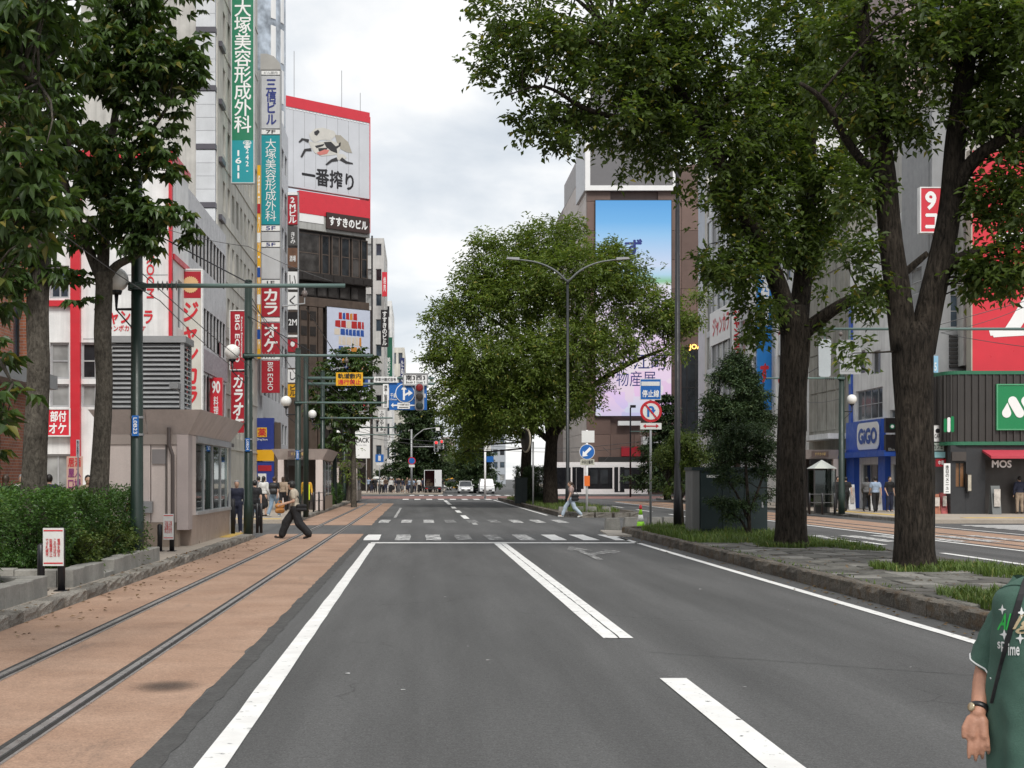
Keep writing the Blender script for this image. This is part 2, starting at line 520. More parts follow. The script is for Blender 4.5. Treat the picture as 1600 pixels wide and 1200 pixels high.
BRNBLD = M('bronze_cladding', (0.105, 0.078, 0.062), 0.4, var=0.25, streak=0.2)
GLOBE = M('milk_glass_globe', (0.80, 0.79, 0.75), 0.18, var=0.04)

# ---------------------------------------------------------------- lettering
TMP = bpy.data.scenes.new('workbench')
def eval_mesh(ob):
    TMP.collection.objects.link(ob)
    vl = TMP.view_layers[0]
    vl.update()
    me = bpy.data.meshes.new_from_object(ob.evaluated_get(vl.depsgraph))
    TMP.collection.objects.unlink(ob)
    return me
_TC = {}
def text_geo(s, bold=0.0, vertical=False, rot=0, shear=0.0, lsp=1.0):
    key = (s, bold, vertical, rot, shear, lsp)
    if key in _TC: return _TC[key]
    cu = bpy.data.curves.new('t', 'FONT')
    cu.body = '\n'.join(s) if vertical else s
    cu.align_x = 'CENTER'
    cu.size = 1.0
    cu.space_line = (0.92 if vertical else 1.0) * lsp
    cu.shear = shear
    cu.resolution_u = 3
    cu.fill_mode = 'FRONT'
    ob = bpy.data.objects.new('t', cu)
    me = eval_mesh(ob)
    v = np.zeros(len(me.vertices) * 3); me.vertices.foreach_get('co', v); v = v.reshape(-1, 3)[:, :2].copy()
    fs = [tuple(p.vertices) for p in me.polygons]
    bpy.data.objects.remove(ob); bpy.data.curves.remove(cu); bpy.data.meshes.remove(me)
    if rot: # clockwise quarter turn
        v = np.stack([v[:, 1], -v[:, 0]], 1)
    if len(v):
        v -= v.min(0)
        asp = v.max(0).copy()
        v /= np.maximum(v.max(0), 1e-6)
    lay = np.zeros(len(v), int)
    if len(v) and bold > 0:
        n0 = len(v); f0 = list(fs); hgt = max(len(s.split('\n')), 1) if not vertical else len(s)
        bx, by = (bold / max(asp[0], .01), bold / max(asp[1], .01))
        base = v.copy(); vs_ = [v]; ls_ = [lay]
        for k, (a, b_) in enumerate(((1, 0), (-1, 0), (0, 1), (0, -1))):
            vs_.append(base + np.array([a * bx, b_ * by])); ls_.append(np.full(n0, k + 1)); fs = fs + [tuple(i + n0 * (k + 1) for i in q) for q in f0]
        v = np.concatenate(vs_); lay = np.concatenate(ls_)
        v = (v - v.min(0)) / np.maximum(v.max(0) - v.min(0), 1e-6)
    _TC[key] = (v, fs, lay)
    return _TC[key]
def lettering(parent, s, x0, x1, z0, z1, y, mat, name='lettering', bold=0.012, **k):
    """letters in the parent's local x-z plane at y, fitted into the rectangle"""
    v, fs, lay = text_geo(s, bold, **k)
    if not len(v): return None
    vs = [(x0 + a * (x1 - x0), y - q * .0008, z0 + b * (z1 - z0)) for (a, b), q in zip(v, lay)]
    me = bpy.data.meshes.new(name)
    me.from_pydata(vs, [], fs); me.update()
    return from_mesh(name, me, mat, parent)

def sign(name, label, org, ang, w, h, mat, texts=(), depth=0.25, frame=None, cat='sign', extra=None, group=None, bright=None):
    """flat-faced box sign; org = lower left front corner; ang turns the face (0 faces the viewer)"""
    root = thing(name, label, cat, org, group, ang)
    b = MB().box(0, w, 0.0, depth, 0, h)
    p = b.mesh('panel'); from_mesh('panel', p, mat, root)
    if frame is not None:
        t = 0.06 * min(1.0, w)
        fb = MB()
        fb.box(-t, 0, -0.03, depth + 0.01, -t, h + t); fb.box(w, w + t, -0.03, depth + 0.01, -t, h + t)
        fb.box(0, w, -0.03, depth + 0.01, -t, -0.002); fb.box(0, w, -0.03, depth + 0.01, h + 0.002, h + t)
        from_mesh('frame', fb.mesh('frame'), frame, root)
    for tx in texts:
        s_, (a0, a1, c0, c1), m_ = tx[0], tx[1], tx[2]
        k = tx[3] if len(tx) > 3 else {}
        lettering(root, s_, a0 * w, a1 * w, c0 * h, c1 * h, -0.012, m_, **k)
    if extra: extra(root, w, h)
    return root
def patch(parent, name, poly, y, mat, th=0.008):
    """flat painted shape standing off a sign face: poly of local (x,z)"""
    n = len(poly)
    b = MB().prism(poly, 'y', y, y + th)
    me = b.mesh(name)
    return from_mesh(name, me, mat, parent)
def disc(cx, cz, r, n=24, ry=None, a0=0, a1=2 * pi):
    ry = r if ry is None else ry
    return [(cx + r * cos(a0 + (a1 - a0) * i / n), cz + ry * sin(a0 + (a1 - a0) * i / n)) for i in range(n)]

def px_sign(name, label, px0, px1, py0, py1, d, mat, texts=(), **k):
    x0, x1 = WX(px0, d), WX(px1, d)
    z0, z1 = WZ(py1, d), WZ(py0, d)
    return sign(name, label, (x0, d, z0), 0, x1 - x0, z1 - z0, mat, texts, **k)

# ---------------------------------------------------------------- facades
_WC = {}
def win_meshes(w, h, nu, nz, t, depth):
    key = (round(w, 3), round(h, 3), nu, nz, t, depth)
    if key in _WC: return _WC[key]
    b = MB()
    y0, y1 = depth - 0.07, depth
    b.box(0, t, y0, y1, 0, h); b.box(w - t, w, y0, y1, 0, h)
    b.box(t, w - t, y0, y1, 0, t); b.box(t, w - t, y0, y1, h - t, h)
    for i in range(1, nu):
        x = w * i / nu
        b.box(x - t * 0.4, x + t * 0.4, y0 + 0.01, y1, t, h - t)
    for i in range(1, nz):
        z = h * i / nz
        b.box(t, w - t, y0 + 0.015, y1, z - t * 0.35, z + t * 0.35)
    f = b.mesh('window')
    p = MB().box(t * 0.5, w - t * 0.5, depth - 0.025, depth - 0.005, t * 0.5, h - t * 0.5).mesh('pane')
    _WC[key] = (f, p)
    return _WC[key]
_MC = {}
def matted(me, mat):
    k = (me.name, mat.name)
    if k not in _MC:
        c = me.copy(); c.materials.clear(); c.materials.append(mat); _MC[k] = c
    return _MC[k]
def facade(parent, org, ang, Wd, H, wins, wall, frame=None, glass=None, depth=0.16, t=0.05, nu=1, nz=1, name='wall', back=0.4, sill=None):
    """wall with real openings; local x along the wall, -y outwards. wins: (x, z, w, h[, nu, nz])"""
    frame = frame or ALU
    glass = glass or (DKGLASS, DKGLASS, BLGLASS, BLIND)
    us = sorted(set([0.0, Wd] + [round(q, 4) for wn_ in wins for q in (wn_[0], wn_[0] + wn_[2])]))
    zs = sorted(set([0.0, H] + [round(q, 4) for wn_ in wins for q in (wn_[1], wn_[1] + wn_[3])]))
    b = MB()
    iu = {u: i for i, u in enumerate(us)}; iz = {z: i for i, z in enumerate(zs)}
    hole = np.zeros((len(us), len(zs)), bool)
    for q in wins:
        hole[iu[round(q[0], 4)]:iu[round(q[0] + q[2], 4)], iz[round(q[1], 4)]:iz[round(q[1] + q[3], 4)]] = True
    for j in range(len(zs) - 1):
        i = 0
        while i < len(us) - 1:
            if hole[i, j]: i += 1; continue
            k = i
            while k + 1 < len(us) - 1 and not hole[k + 1, j]: k += 1
            b.quad((us[i], 0, zs[j]), (us[k + 1], 0, zs[j]), (us[k + 1], 0, zs[j + 1]), (us[i], 0, zs[j + 1]))
            i = k + 1
    for q in wins:
        x0, z0, x1, z1 = q[0], q[1], q[0] + q[2], q[1] + q[3]
        D = depth + 0.01
        b.quad((x0, 0, z0), (x0, D, z0), (x1, D, z0), (x1, 0, z0))
        b.quad((x0, 0, z1), (x1, 0, z1), (x1, D, z1), (x0, D, z1))
        b.quad((x0, 0, z0), (x0, 0, z1), (x0, D, z1), (x0, D, z0))
        b.quad((x1, 0, z0), (x1, D, z0), (x1, D, z1), (x1, 0, z1))
    b.quad((0, 0, 0), (0, 0, H), (0, back, H), (0, back, 0))
    b.quad((Wd, 0, 0), (Wd, back, 0), (Wd, back, H), (Wd, 0, H))
    b.quad((0, 0, H), (Wd, 0, H), (Wd, back, H), (0, back, H))
    pl = wloc(parent) if parent is not None else Vector((0, 0, 0))
    o = Vector(org) - pl
    wo = from_mesh(name, b.mesh(name), wall, parent, o, ang)
    R = Matrix.Rotation(ang, 3, 'Z')
    for q in wins:
        a, c = (q[4], q[5]) if len(q) > 5 else (nu, nz)
        f, p = win_meshes(q[2], q[3], a, c, t, depth)
        g = random.choice(glass) if isinstance(glass, (tuple, list)) else glass
        wo_ = from_mesh('window', matted(f, frame), None, parent, o + R @ Vector((q[0], 0, q[1])), ang)
        from_mesh('pane', matted(p, g), None, wo_)
        if sill is not None:
            sb = MB().box(-0.06, q[2] + 0.06, -0.07, 0.0, -0.07, -0.003).mesh('sill')
            from_mesh('sill', sb, sill, wo_)
    return wo
def block(parent, name, x0, x1, y0, y1, z0, z1, mat):
    return MB().box(x0, x1, y0, y1, z0, z1).build(name, mat, parent)
def grid_wins(u0, du, n, w, floors, h):
    return [(u0 + i * du, z, w, h) for z in floors for i in range(n)]
# ================================================================ the setting: ground, lanes, kerbs, markings
def sheet(x0, x1, y0, y1, z, nx=1, ny=1):
    b = MB()
    for i in range(nx):
        for j in range(ny):
            b.quad((x0+(x1-x0)*i/nx, y0+(y1-y0)*j/ny, z), (x0+(x1-x0)*(i+1)/nx, y0+(y1-y0)*j/ny, z),
                   (x0+(x1-x0)*(i+1)/nx, y0+(y1-y0)*(j+1)/ny, z), (x0+(x1-x0)*i/nx, y0+(y1-y0)*(j+1)/ny, z))
    return b
road = sheet(-1500, 1500, -300, 3000, 0.0).build('road', ASPH, kind='structure')
road.location = (0, 0, 0); road.data.transform(Matrix.Translation((0, 1350, 0)))

# tram lane beside the left kerb, in two lengths with the side street between; ragged asphalt joint on its right edge
def ragged(x0, x1, y0, y1, z, step=0.35, amp=0.03):
    n = max(2, int((y1 - y0) / step))
    b = MB(); vs = []
    for i in range(n + 1):
        y = y0 + (y1 - y0) * i / n
        vs += [(x0, y, z), (x1 + random.uniform(-amp, amp), y, z)]
    return b.add(vs, [(2*i, 2*i+1, 2*i+3, 2*i+2) for i in range(n)])
tram_near = ragged(-4.80, -1.74, -4, 42.5, 0.004).build('tram_lane', MATS['tram_paving'], kind='structure')
tram_far = ragged(-4.95, -1.80, 50.5, 95, 0.004, 1.0).build('tram_lane', MATS['tram_paving'], kind='structure')
tram_right = ragged(14.95, 18.3, -4, 104, 0.004, 1.0).build('tram_lane', MATS['tram_paving'], kind='structure')
tram_cross = sheet(-60, 60, 118, 134, 0.004).build('tram_lane', M('crossing_red_paving', (0.26, 0.115, 0.095), 0.85, var=0.25, vs=0.4), kind='structure')
ASPD = M('asphalt_joint', (0.055, 0.054, 0.052), 0.9, var=0.35, vs=6, fine=0.3, fs=60, bump=0.8, bs=60)
ragged(-1.74, -1.58, -4, 42.5, 0.0045, 0.22, 0.018).build('asphalt_joint', M('asphalt_edge', (0.078, 0.077, 0.075), 0.9, var=0.3, vs=3, fine=0.3, fs=40, bump=0.6, bs=60), road)
# oil stain on the tram lane
def stain(cx, cy, rx, ry, z):
    b = MB(); n = 28
    vs = [(cx, cy, z)]
    for i in range(n):
        a = 2*pi*i/n
        k = 1 + 0.25*mnoise.noise(Vector((cos(a)*2, sin(a)*2, 5)))
        vs.append((cx + rx*k*cos(a), cy + ry*k*sin(a), z))
    return b.add(vs, [(0, 1+i, 1+(i+1) % n) for i in range(n)])
m_st = bpy.data.materials.new('oil_stain'); t_ = NT(m_st)
tc_ = t_.n('ShaderNodeTexCoord'); sp_ = t_.n('ShaderNodeVectorMath', operation='LENGTH')
mp_ = t_.n('ShaderNodeMapping'); mp_.inputs['Scale'].default_value = (1/0.36, 1/0.42, 0)
t_.l(tc_.outputs['Object'], mp_.inputs['Vector']); t_.l(mp_.outputs[0], sp_.inputs[0])
al_ = t_.ramp(sp_.outputs['Value'], [(0.0, 0.62), (0.35, 0.5), (0.8, 0.08), (1.0, 0.0)])
t_.b.inputs['Base Color'].default_value = (0.035, 0.03, 0.028, 1); t_.b.inputs['Roughness'].default_value = 0.6
t_.l(al_, t_.b.inputs['Alpha'])
so = stain(-2.12, 11.3, 0.36, 0.42, 0.0).build('oil_stain', m_st, kind='structure'); so.location = (-2.12, 11.3, 0.0075)

# grooved tram rails: head, groove and guard lip
def rail(x, y0, y1, parent):
    b = MB().box(x - 0.034, x + 0.022, y0, y1, 0.0, 0.017).build('tram_rail', RAIL, parent)
    MB().box(x + 0.0225, x + 0.072, y0, y1, 0.0, 0.006).build('rail_groove', GROOVE, b)
    MB().box(x + 0.0725, x + 0.092, y0, y1, 0.0, 0.013).build('guard_lip', RAIL, b)
    ragged(x - 0.095, x - 0.0345, y0, y1, 0.0072, 0.25, 0.0).build('rail_seal', ASPD, b)
for p_, a_, c_ in ((tram_near, -4, 42.5), (tram_far, 50.5, 95), (road, 42.6, 50.4)):
    rail(-3.70, a_, c_, p_); rail(-2.64, a_, c_, p_)
for x in (15.6, 16.66): rail(x, 20, 100, tram_right)
for y in (122, 123.1, 129, 130.1):
    MB().box(-40, 40, y - 0.05, y + 0.05, 0.0, 0.014).build('tram_rail', RAIL, tram_cross)

# painted markings, children of the road
def mark(name, x0, x1, y0, y1, mat=PAINT, z=0.008, jit=0.006, step=1.0):
    n = max(1, int((y1 - y0) / step)); vs = []
    for i in range(n + 1):
        y = y0 + (y1 - y0) * i / n
        w = 0.0
        vs += [(x0 + random.uniform(-jit, jit) + w, y, z), (x1 + random.uniform(-jit, jit) + w, y, z)]
    return MB().add(vs, [(2*i, 2*i+1, 2*i+3, 2*i+2) for i in range(n)]).build(name, mat, road)
mark('edge_line', -1.355, -1.175, -4, 36.2)
mark('lane_line', 2.10, 2.335, 4.0, 11.75)
for a_, c_ in ((14.7, 36.2),):          # lane line laid as two strips with a dark joint between
    mark('lane_line', 2.015, 2.19, a_, c_, jit=.002); mark('lane_line', 2.192, 2.345, a_, c_, jit=.002)
    mark('line_joint', 2.183, 2.199, a_, c_, ASPD, 0.0095, 0.006, 0.25)
mark('edge_line', 5.86, 6.01, -4, 40.0)
mark('stop_line', -1.33, 6.0, 36.3, 36.85, jit=0.02)
for k in range(9):
    mark('crosswalk_stripe', -1.60 + 0.895*k, -1.60 + 0.895*k + 0.44, 38.1, 41.9, MATS['road_paint_faint'] if 3 <= k <= 4 else PAINTW if 1 <= k <= 5 else PAINT, jit=0.02)
for k in range(9):
    mark('crosswalk_stripe', -1.62 + 0.895*k, -1.62 + 0.895*k + 0.42, 53.2, 57.0, MATS['road_paint_faint'] if 3 <= k <= 5 else PAINTW, jit=0.02)
mark('lane_line', 2.05, 2.25, 51.0, 53.5, PAINTW)
for a_, c_ in ((58.5, 64), (69, 74), (79, 84), (90, 108)):
    mark('lane_line', 1.95, 2.2, a_, c_)
mark('edge_line', -1.15, -1.03, 60, 80, PAINTW)
mark('edge_line', 6.02, 6.16, 64, 110, PAINT)
for k in range(12):
    mark('crosswalk_stripe', -1.4 + 1.0*k, -0.9 + 1.0*k, 111.5, 116.0, jit=0.02)
    mark('crosswalk_stripe', -1.0 + 1.0*k, -0.5 + 1.0*k, 138.5, 143.5, jit=0.02)
# lane arrow on the right lane
def flat(name, poly, mat=PAINT, z=0.008):
    n = len(poly)
    return MB().add([(x, y, z) for x, y in poly], [tuple(range(n))]).build(name, mat, road)
flat('lane_arrow', [(3.82, 29.0), (3.98, 29.0), (3.98, 32.6), (4.22, 32.6), (3.90, 35.0), (3.58, 32.6), (3.82, 32.6)], MATS['road_paint_faint'])
flat('lane_arrow', [(3.985, 30.6), (4.5, 31.6), (4.5, 31.1), (4.85, 32.3), (4.5, 33.2), (4.5, 32.5), (3.985, 31.5)], MATS['road_paint_faint'])
# right carriageway
mark('edge_line', 10.62, 10.76, 6, 41); mark('edge_line', 14.50, 14.66, 4, 100)
for a_, c_ in ((8, 13), (18, 23), (26.8, 31.6), (35.5, 40.5), (61, 66), (71, 76), (81, 86)):
    mark('lane_line', 12.2, 12.38, a_, c_)
for k in range(7):
    mark('crosswalk_stripe', 11.0 + 0.95*k, 11.47 + 0.95*k, 37.2, 41.4, PAINTW, jit=0.02)
for k in range(6):
    mark('crosswalk_stripe', 20.3, 24.6, 45.2 + 0.95*k, 45.66 + 0.95*k, jit=0.02)
mark('lane_line', 18.7, 18.85, 20, 50)

# long thin crack and manhole cover
b = MB(); pts = []
for i in range(60):
    pts.append((2.32 + 0.055*i + 0.02*random.uniform(-1, 1), 13.55 - 0.034*i + 0.03*random.uniform(-1, 1)))
vs = []
for i, (x, y) in enumerate(pts): vs += [(x, y - 0.007, 0.0035), (x, y + 0.007*random.uniform(0.3, 1.2), 0.0035)]
b.add(vs, [(2*i, 2*i+2, 2*i+3, 2*i+1) for i in range(len(pts)-1)]).build('road_crack', ASPD, road)
# sparse scuffs of old paint
for i in range(26):
    x, y = random.uniform(-1.0, 5.7), random.uniform(9, 34)
    w = random.uniform(0.01, 0.05); h = random.uniform(0.015, 0.06)
    flat('paint_scuff', [(x, y), (x+w, y+0.01), (x+w*0.8, y+h), (x+0.1*w, y+h*0.9)], PAINTW)

# kerb stones: four cut shapes shared by all
def stone_mesh(L, w, h, seed, rough=0.026):
    rs = random.Random(seed)
    bm = bmesh.new()
    nx, ny, nz = 3, 5, 3
    b = MB().box(-w/2, w/2, 0, L - 0.012, 0, h, 0.018)
    for v in b.v: bm.verts.new(v)
    bm.verts.ensure_lookup_table()
    for f in b.f: bm.faces.new([bm.verts[i] for i in f])
    bmesh.ops.subdivide_edges(bm, edges=[e for e in bm.edges if e.calc_length() > 0.1], cuts=2, use_grid_fill=True)
    for v in bm.verts:
        if abs(v.co.x) > w/2 - 0.02 and v.co.z > 0.01 and 0.02 < v.co.y < L - 0.03 and v.co.z < h - 0.004:
            v.co.x += rs.uniform(-rough, rough * 0.6)
        if v.co.z > h - 0.03: v.co.z += rs.uniform(-rough, rough) * 0.35
    me = bpy.data.meshes.new('kerb_stone'); bm.to_mesh(me); bm.free()
    return me
def kerb_run(parent, x, y0, y1, w, h, mat, L=0.62, path=None):
    ms = [stone_mesh(L, w, h, s) for s in range(5)]
    for m_ in ms: m_.materials.append(mat)
    off = wloc(parent); y = y0; i = 0
    while y < y1 - 0.01:
        o = bpy.data.objects.new('kerb_stone', random.choice(ms))
        o.location = (x - off.x + random.uniform(-0.006, 0.006), y - off.y, -off.z + random.uniform(-0.012, 0.0))
        link(o, parent); y += L
KH = 0.15
# left near pavement
b = MB().box(-45, -5.055, -10, 40.0, 0, KH)
pave_l = b.build('pavement', SIDEWALK, kind='structure')
kerb_run(pave_l, -4.92, 7.0, 38.4, 0.26, 0.165, GRAN)
MB().add([(-5.05, 38.4, 0.0), (-4.79, 38.4, 0.0), (-4.85, 40.0, 0.0), (-5.05, 40.0, 0.0), (-5.05, 38.4, 0.16), (-4.79, 38.4, 0.16), (-4.87, 40.0, 0.03), (-5.05, 40.0, 0.03)],
         [(4,5,6,7),(1,2,6,5),(2,3,7,6),(0,1,5,4)]).build('kerb_ramp', GRAN, pave_l)
TACT = M('tactile_yellow', (0.62, 0.42, 0.10), 0.8, var=0.2)
for i in range(5):
    o = MB().box(-5.9 + 0.16*0 - 0.0, -5.15, 36.6 + 0.62*i, 37.2 + 0.62*i, KH, KH + 0.012).build('tactile_paver', TACT, pave_l)
# left far pavement, across the side street
pave_lf = MB().box(-45, -5.13, 52.5, 112, 0, KH).build('pavement', SIDEWALK, kind='structure')
kerb_run(pave_lf, -5.0, 52.5, 111, 0.25, 0.16, GRAN, 1.25)
for i in range(10):
    MB().box(-10.5 + 0.5*i, -10.02 + 0.5*i, 53.2, 53.8, KH, KH + 0.012).build('tactile_paver', TACT, pave_lf)
# pavement beyond the wide crossing (the street bears right there)
pave_x = MB().add([(-60, 150, 0), (2.6, 150, 0), (9.5, 420, 0), (-60, 420, 0), (-60, 150, KH), (2.6, 150, KH), (9.5, 420, KH), (-60, 420, KH)],
                  [(4,5,6,7),(0,1,5,4),(1,2,6,5)]).build('pavement', SIDEWALK, kind='structure')
pave_xr = MB().add([(20, 152, 0), (80, 152, 0), (80, 420, 0), (30, 420, 0), (20, 152, KH), (80, 152, KH), (80, 420, KH), (30, 420, KH)],
                   [(4,5,6,7),(0,1,5,4),(3,0,4,7)]).build('pavement', SIDEWALK, kind='structure')
# right pavements
pave_rn = MB().box(19.85, 60, -10, 40.5, 0, KH).build('pavement', SIDEWALK, kind='structure')
pave_r = MB().box(19.85, 60, 52.5, 112, 0, KH).build('pavement', SIDEWALK, kind='structure')
kerb_run(pave_r, 19.72, 52.5, 111, 0.25, 0.16, GRAN, 1.25)
for i in range(9):
    MB().box(22.2 + 0.6*i, 22.78 + 0.6*i, 54.6, 55.2, KH, KH + 0.012).build('tactile_paver', TACT, pave_r)
for i in range(9):
    MB().box(20.6, 21.1, 56 + 1.2*i, 57.15 + 1.2*i, KH, KH + 0.012).build('tactile_paver', TACT, pave_r)

# ---- median strips
MH = 0.23
def rounded_strip(x0, x1, y0, y1, z, nose=1.2):
    """outline with a rounded far and near nose"""
    n = 8; pts = []
    cx, r = (x0 + x1) / 2, (x1 - x0) / 2
    for i in range(n + 1):
        a = pi * i / n
        pts.append((cx + r * cos(a), y1 - nose + nose * sin(a)))
    for i in range(n + 1):
        a = pi + pi * i / n
        pts.append((cx + r * cos(a), y0 + nose + nose * sin(a)))
    return pts
med = MB().prism(rounded_strip(6.62, 9.98, -6, 43.4, 0), 'z', 0, MH - 0.05).build('median', MATS['soil'], kind='structure')
kerb_run(med, 6.52, 6.0, 41.8, 0.2, MH, GRAND, 0.58)
kerb_run(med, 10.08, 6.0, 41.8, 0.2, MH, GRAND, 1.2)
for i in range(9):           # stones round the nose
    a = pi * (i + 0.5) / 9
    cx, cy = 8.3 + 1.80*cos(a), 42.2 + 1.3*sin(a)
    me = stone_mesh(0.56, 0.2, MH, 40 + i); me.materials.append(GRAND)
    o = bpy.data.objects.new('kerb_stone', me); link(o, med)
    dx, dy = -sin(a), cos(a)*0.72
    o.rotation_euler = (0, 0, atan2(dy, dx) - pi/2)
    o.location = Vector((cx - dx*0.28, cy - dy*0.28, 0)) - wloc(med)
# pale paved apron at the tip
apron = MB().add([(5.75, 41.0, 0.0), (6.4, 40.4, 0.0), (7.2, 43.9, 0.0), (6.0, 44.6, 0.0), (5.75, 41.0, 0.05), (6.4, 40.4, 0.05), (7.2, 43.9, 0.05), (6.0, 44.6, 0.05)],
         [(4,5,6,7),(0,1,5,4),(1,2,6,5),(2,3,7,6),(3,0,4,7)]).build('median_apron', M('apron_concrete', (0.42, 0.38, 0.33), 0.85, var=0.3, bump=0.4), kind='structure')
# setts
sm = []
for s_ in range(6):
    rs = random.Random(s_)
    w_, l_ = 0.465, 0.385
    b = MB().box(0.006, w_ - 0.006, 0.006, l_ - 0.006, 0, 0.06, 0.012)
    me = b.mesh('paver'); me.materials.append([MEDPAVE, M('median_paver_pale', (0.235, 0.225, 0.205), 0.9, var=0.35, vs=2.5, bump=0.6), MEDPAVE,
                                              M('median_paver_dark', (0.105, 0.098, 0.088), 0.9, var=0.4, vs=2.5, bump=0.6), MEDPAVE, MEDPAVE][s_])
    sm.append(me)
off = wloc(med); cnt = 0
for j in range(40):
    y = 16.2 + 0.40*j
    for i in range(7):
        x = 6.64 + 0.475*i + (0.0 if j % 2 else -0.0)
        if cnt >= 290 or (x < 8.05 and x + 0.47 > 8.85): continue
        cx, cy = x + 0.23, y + 0.2
        if (cx - 8.45)**2 + (cy - 22.9)**2 < 0.45 or (cx - 8.44)**2 + (cy - 30.4)**2 < 0.5: continue
        o = bpy.data.objects.new('paver', random.choice(sm))
        o.location = (x - off.x, y - off.y, MH - 0.062 - off.z + random.uniform(-0.012, 0.008))
        o.rotation_euler = (random.uniform(-0.02, 0.02), random.uniform(-0.02, 0.02), random.uniform(-0.015, 0.015))
        link(o, med); cnt += 1
med2 = MB().prism(rounded_strip(6.62, 9.98, 60.5, 111, 0), 'z', 0, MH - 0.04).build('median', MATS['soil'], kind='structure')
kerb_run(med2, 6.52, 61.8, 109.5, 0.2, MH, GRAND, 1.2)
kerb_run(med2, 10.08, 61.8, 109.5, 0.2, MH, GRAND, 1.6)
for i in range(7):
    a = pi + pi * (i + 0.5) / 7
    cx, cy = 8.3 + 1.80*cos(a), 61.7 + 1.2*sin(a)
    me = stone_mesh(0.72, 0.2, MH, 60 + i); me.materials.append(GRAN)
    o = bpy.data.objects.new('kerb_stone', me); link(o, med2)
    dx, dy = -sin(a), cos(a)*0.68
    o.rotation_euler = (0, 0, atan2(dy, dx) - pi/2)
    o.location = Vector((cx - dx*0.36, cy - dy*0.36, 0)) - wloc(med2)

# ---- grass (nobody could count it)
GRASS = leaf_mat('grass', (0.055, 0.095, 0.020), (0.105, 0.155, 0.036), (0.26, 0.23, 0.08), 0.25, 0.6)
def blades(name, label, areas, parent=None):
    P = []; 
    for (x0, x1, y0, y1, z, n, h) in areas:
        cx, cy = (x0+x1)/2, (y0+y1)/2
        k = 0
        while k < n:
            u, v = random.uniform(-1, 1), random.uniform(-1, 1)
            if u*u*u*u + v*v*v*v > 1: continue
            dens = mnoise.noise(Vector((cx+u*2.1, (cy + v*(y1-y0)/2)*1.3, 3.0)))
            if dens < random.uniform(-0.75, 0.25): 
                if random.random() < 0.8: k += 0.34; continue
            P.append((cx + u*(x1-x0)/2, cy + v*(y1-y0)/2, z, h * random.uniform(0.4, 1.25) * (0.75 + 0.6*max(0, dens)))); k += 1
    P = np.array(P); N = len(P)
    ang = RNG.uniform(0, 2*pi, N); lean = RNG.uniform(0.1, 0.9, N); wd = RNG.uniform(0.006, 0.014, N)
    dx, dy = np.cos(ang), np.sin(ang)
    h = P[:, 3]
    V = np.zeros((N, 5, 3))
    V[:, 0] = np.stack([P[:,0] - dy*wd, P[:,1] + dx*wd, P[:,2]], 1)
    V[:, 1] = np.stack([P[:,0] + dy*wd, P[:,1] - dx*wd, P[:,2]], 1)
    mx, my, mz = P[:,0] + dx*lean*h*0.3, P[:,1] + dy*lean*h*0.3, P[:,2] + h*0.62
    V[:, 2] = np.stack([mx + dy*wd*0.8, my - dx*wd*0.8, mz], 1)
    V[:, 3] = np.stack([mx - dy*wd*0.8, my + dx*wd*0.8, mz], 1)
    V[:, 4] = np.stack([P[:,0] + dx*lean*h*0.85, P[:,1] + dy*lean*h*0.85, P[:,2] + h*(1.05 - 0.25*lean)], 1)
    idx = np.arange(N)[:, None] * 5
    fs = [tuple(q) for q in (idx + np.array([[0, 1, 2, 3]])).tolist()] + [tuple(q) for q in (idx + np.array([[3, 2, 4]])).tolist()]
    me = bpy.data.meshes.new(name); me.from_pydata(V.reshape(-1, 3).tolist(), [], fs); me.update()
    o = from_mesh(name, me, GRASS)
    return tag(o, label, 'grass', kind='stuff')
blades('grass', 'rough green grass and weeds growing on the nearer median strip', [
    (6.66, 9.9, 31.5, 42.6, MH - 0.05, 11500, 0.26), (7.7, 9.3, 29.6, 31.4, MH - 0.05, 2200, 0.22), (9.2, 10.0, 28.4, 31.6, MH - 0.04, 1300, 0.20),
    (7.75, 9.3, 21.9, 23.6, MH - 0.05, 2600, 0.20), (8.9, 9.95, 20.6, 23.6, MH - 0.04, 2200, 0.20),
    (6.75, 7.5, 15.4, 17.9, MH - 0.04, 2400, 0.20), (7.2, 9.9, 14.6, 17.0, MH - 0.04, 3500, 0.18), (6.6, 6.75, 18, 31, MH - 0.03, 260, 0.08)])
blades('grass', 'low grass along the farther median strip beyond the crossing', [(6.66, 9.95, 61.5, 110, MH - 0.04, 9000, 0.24)])
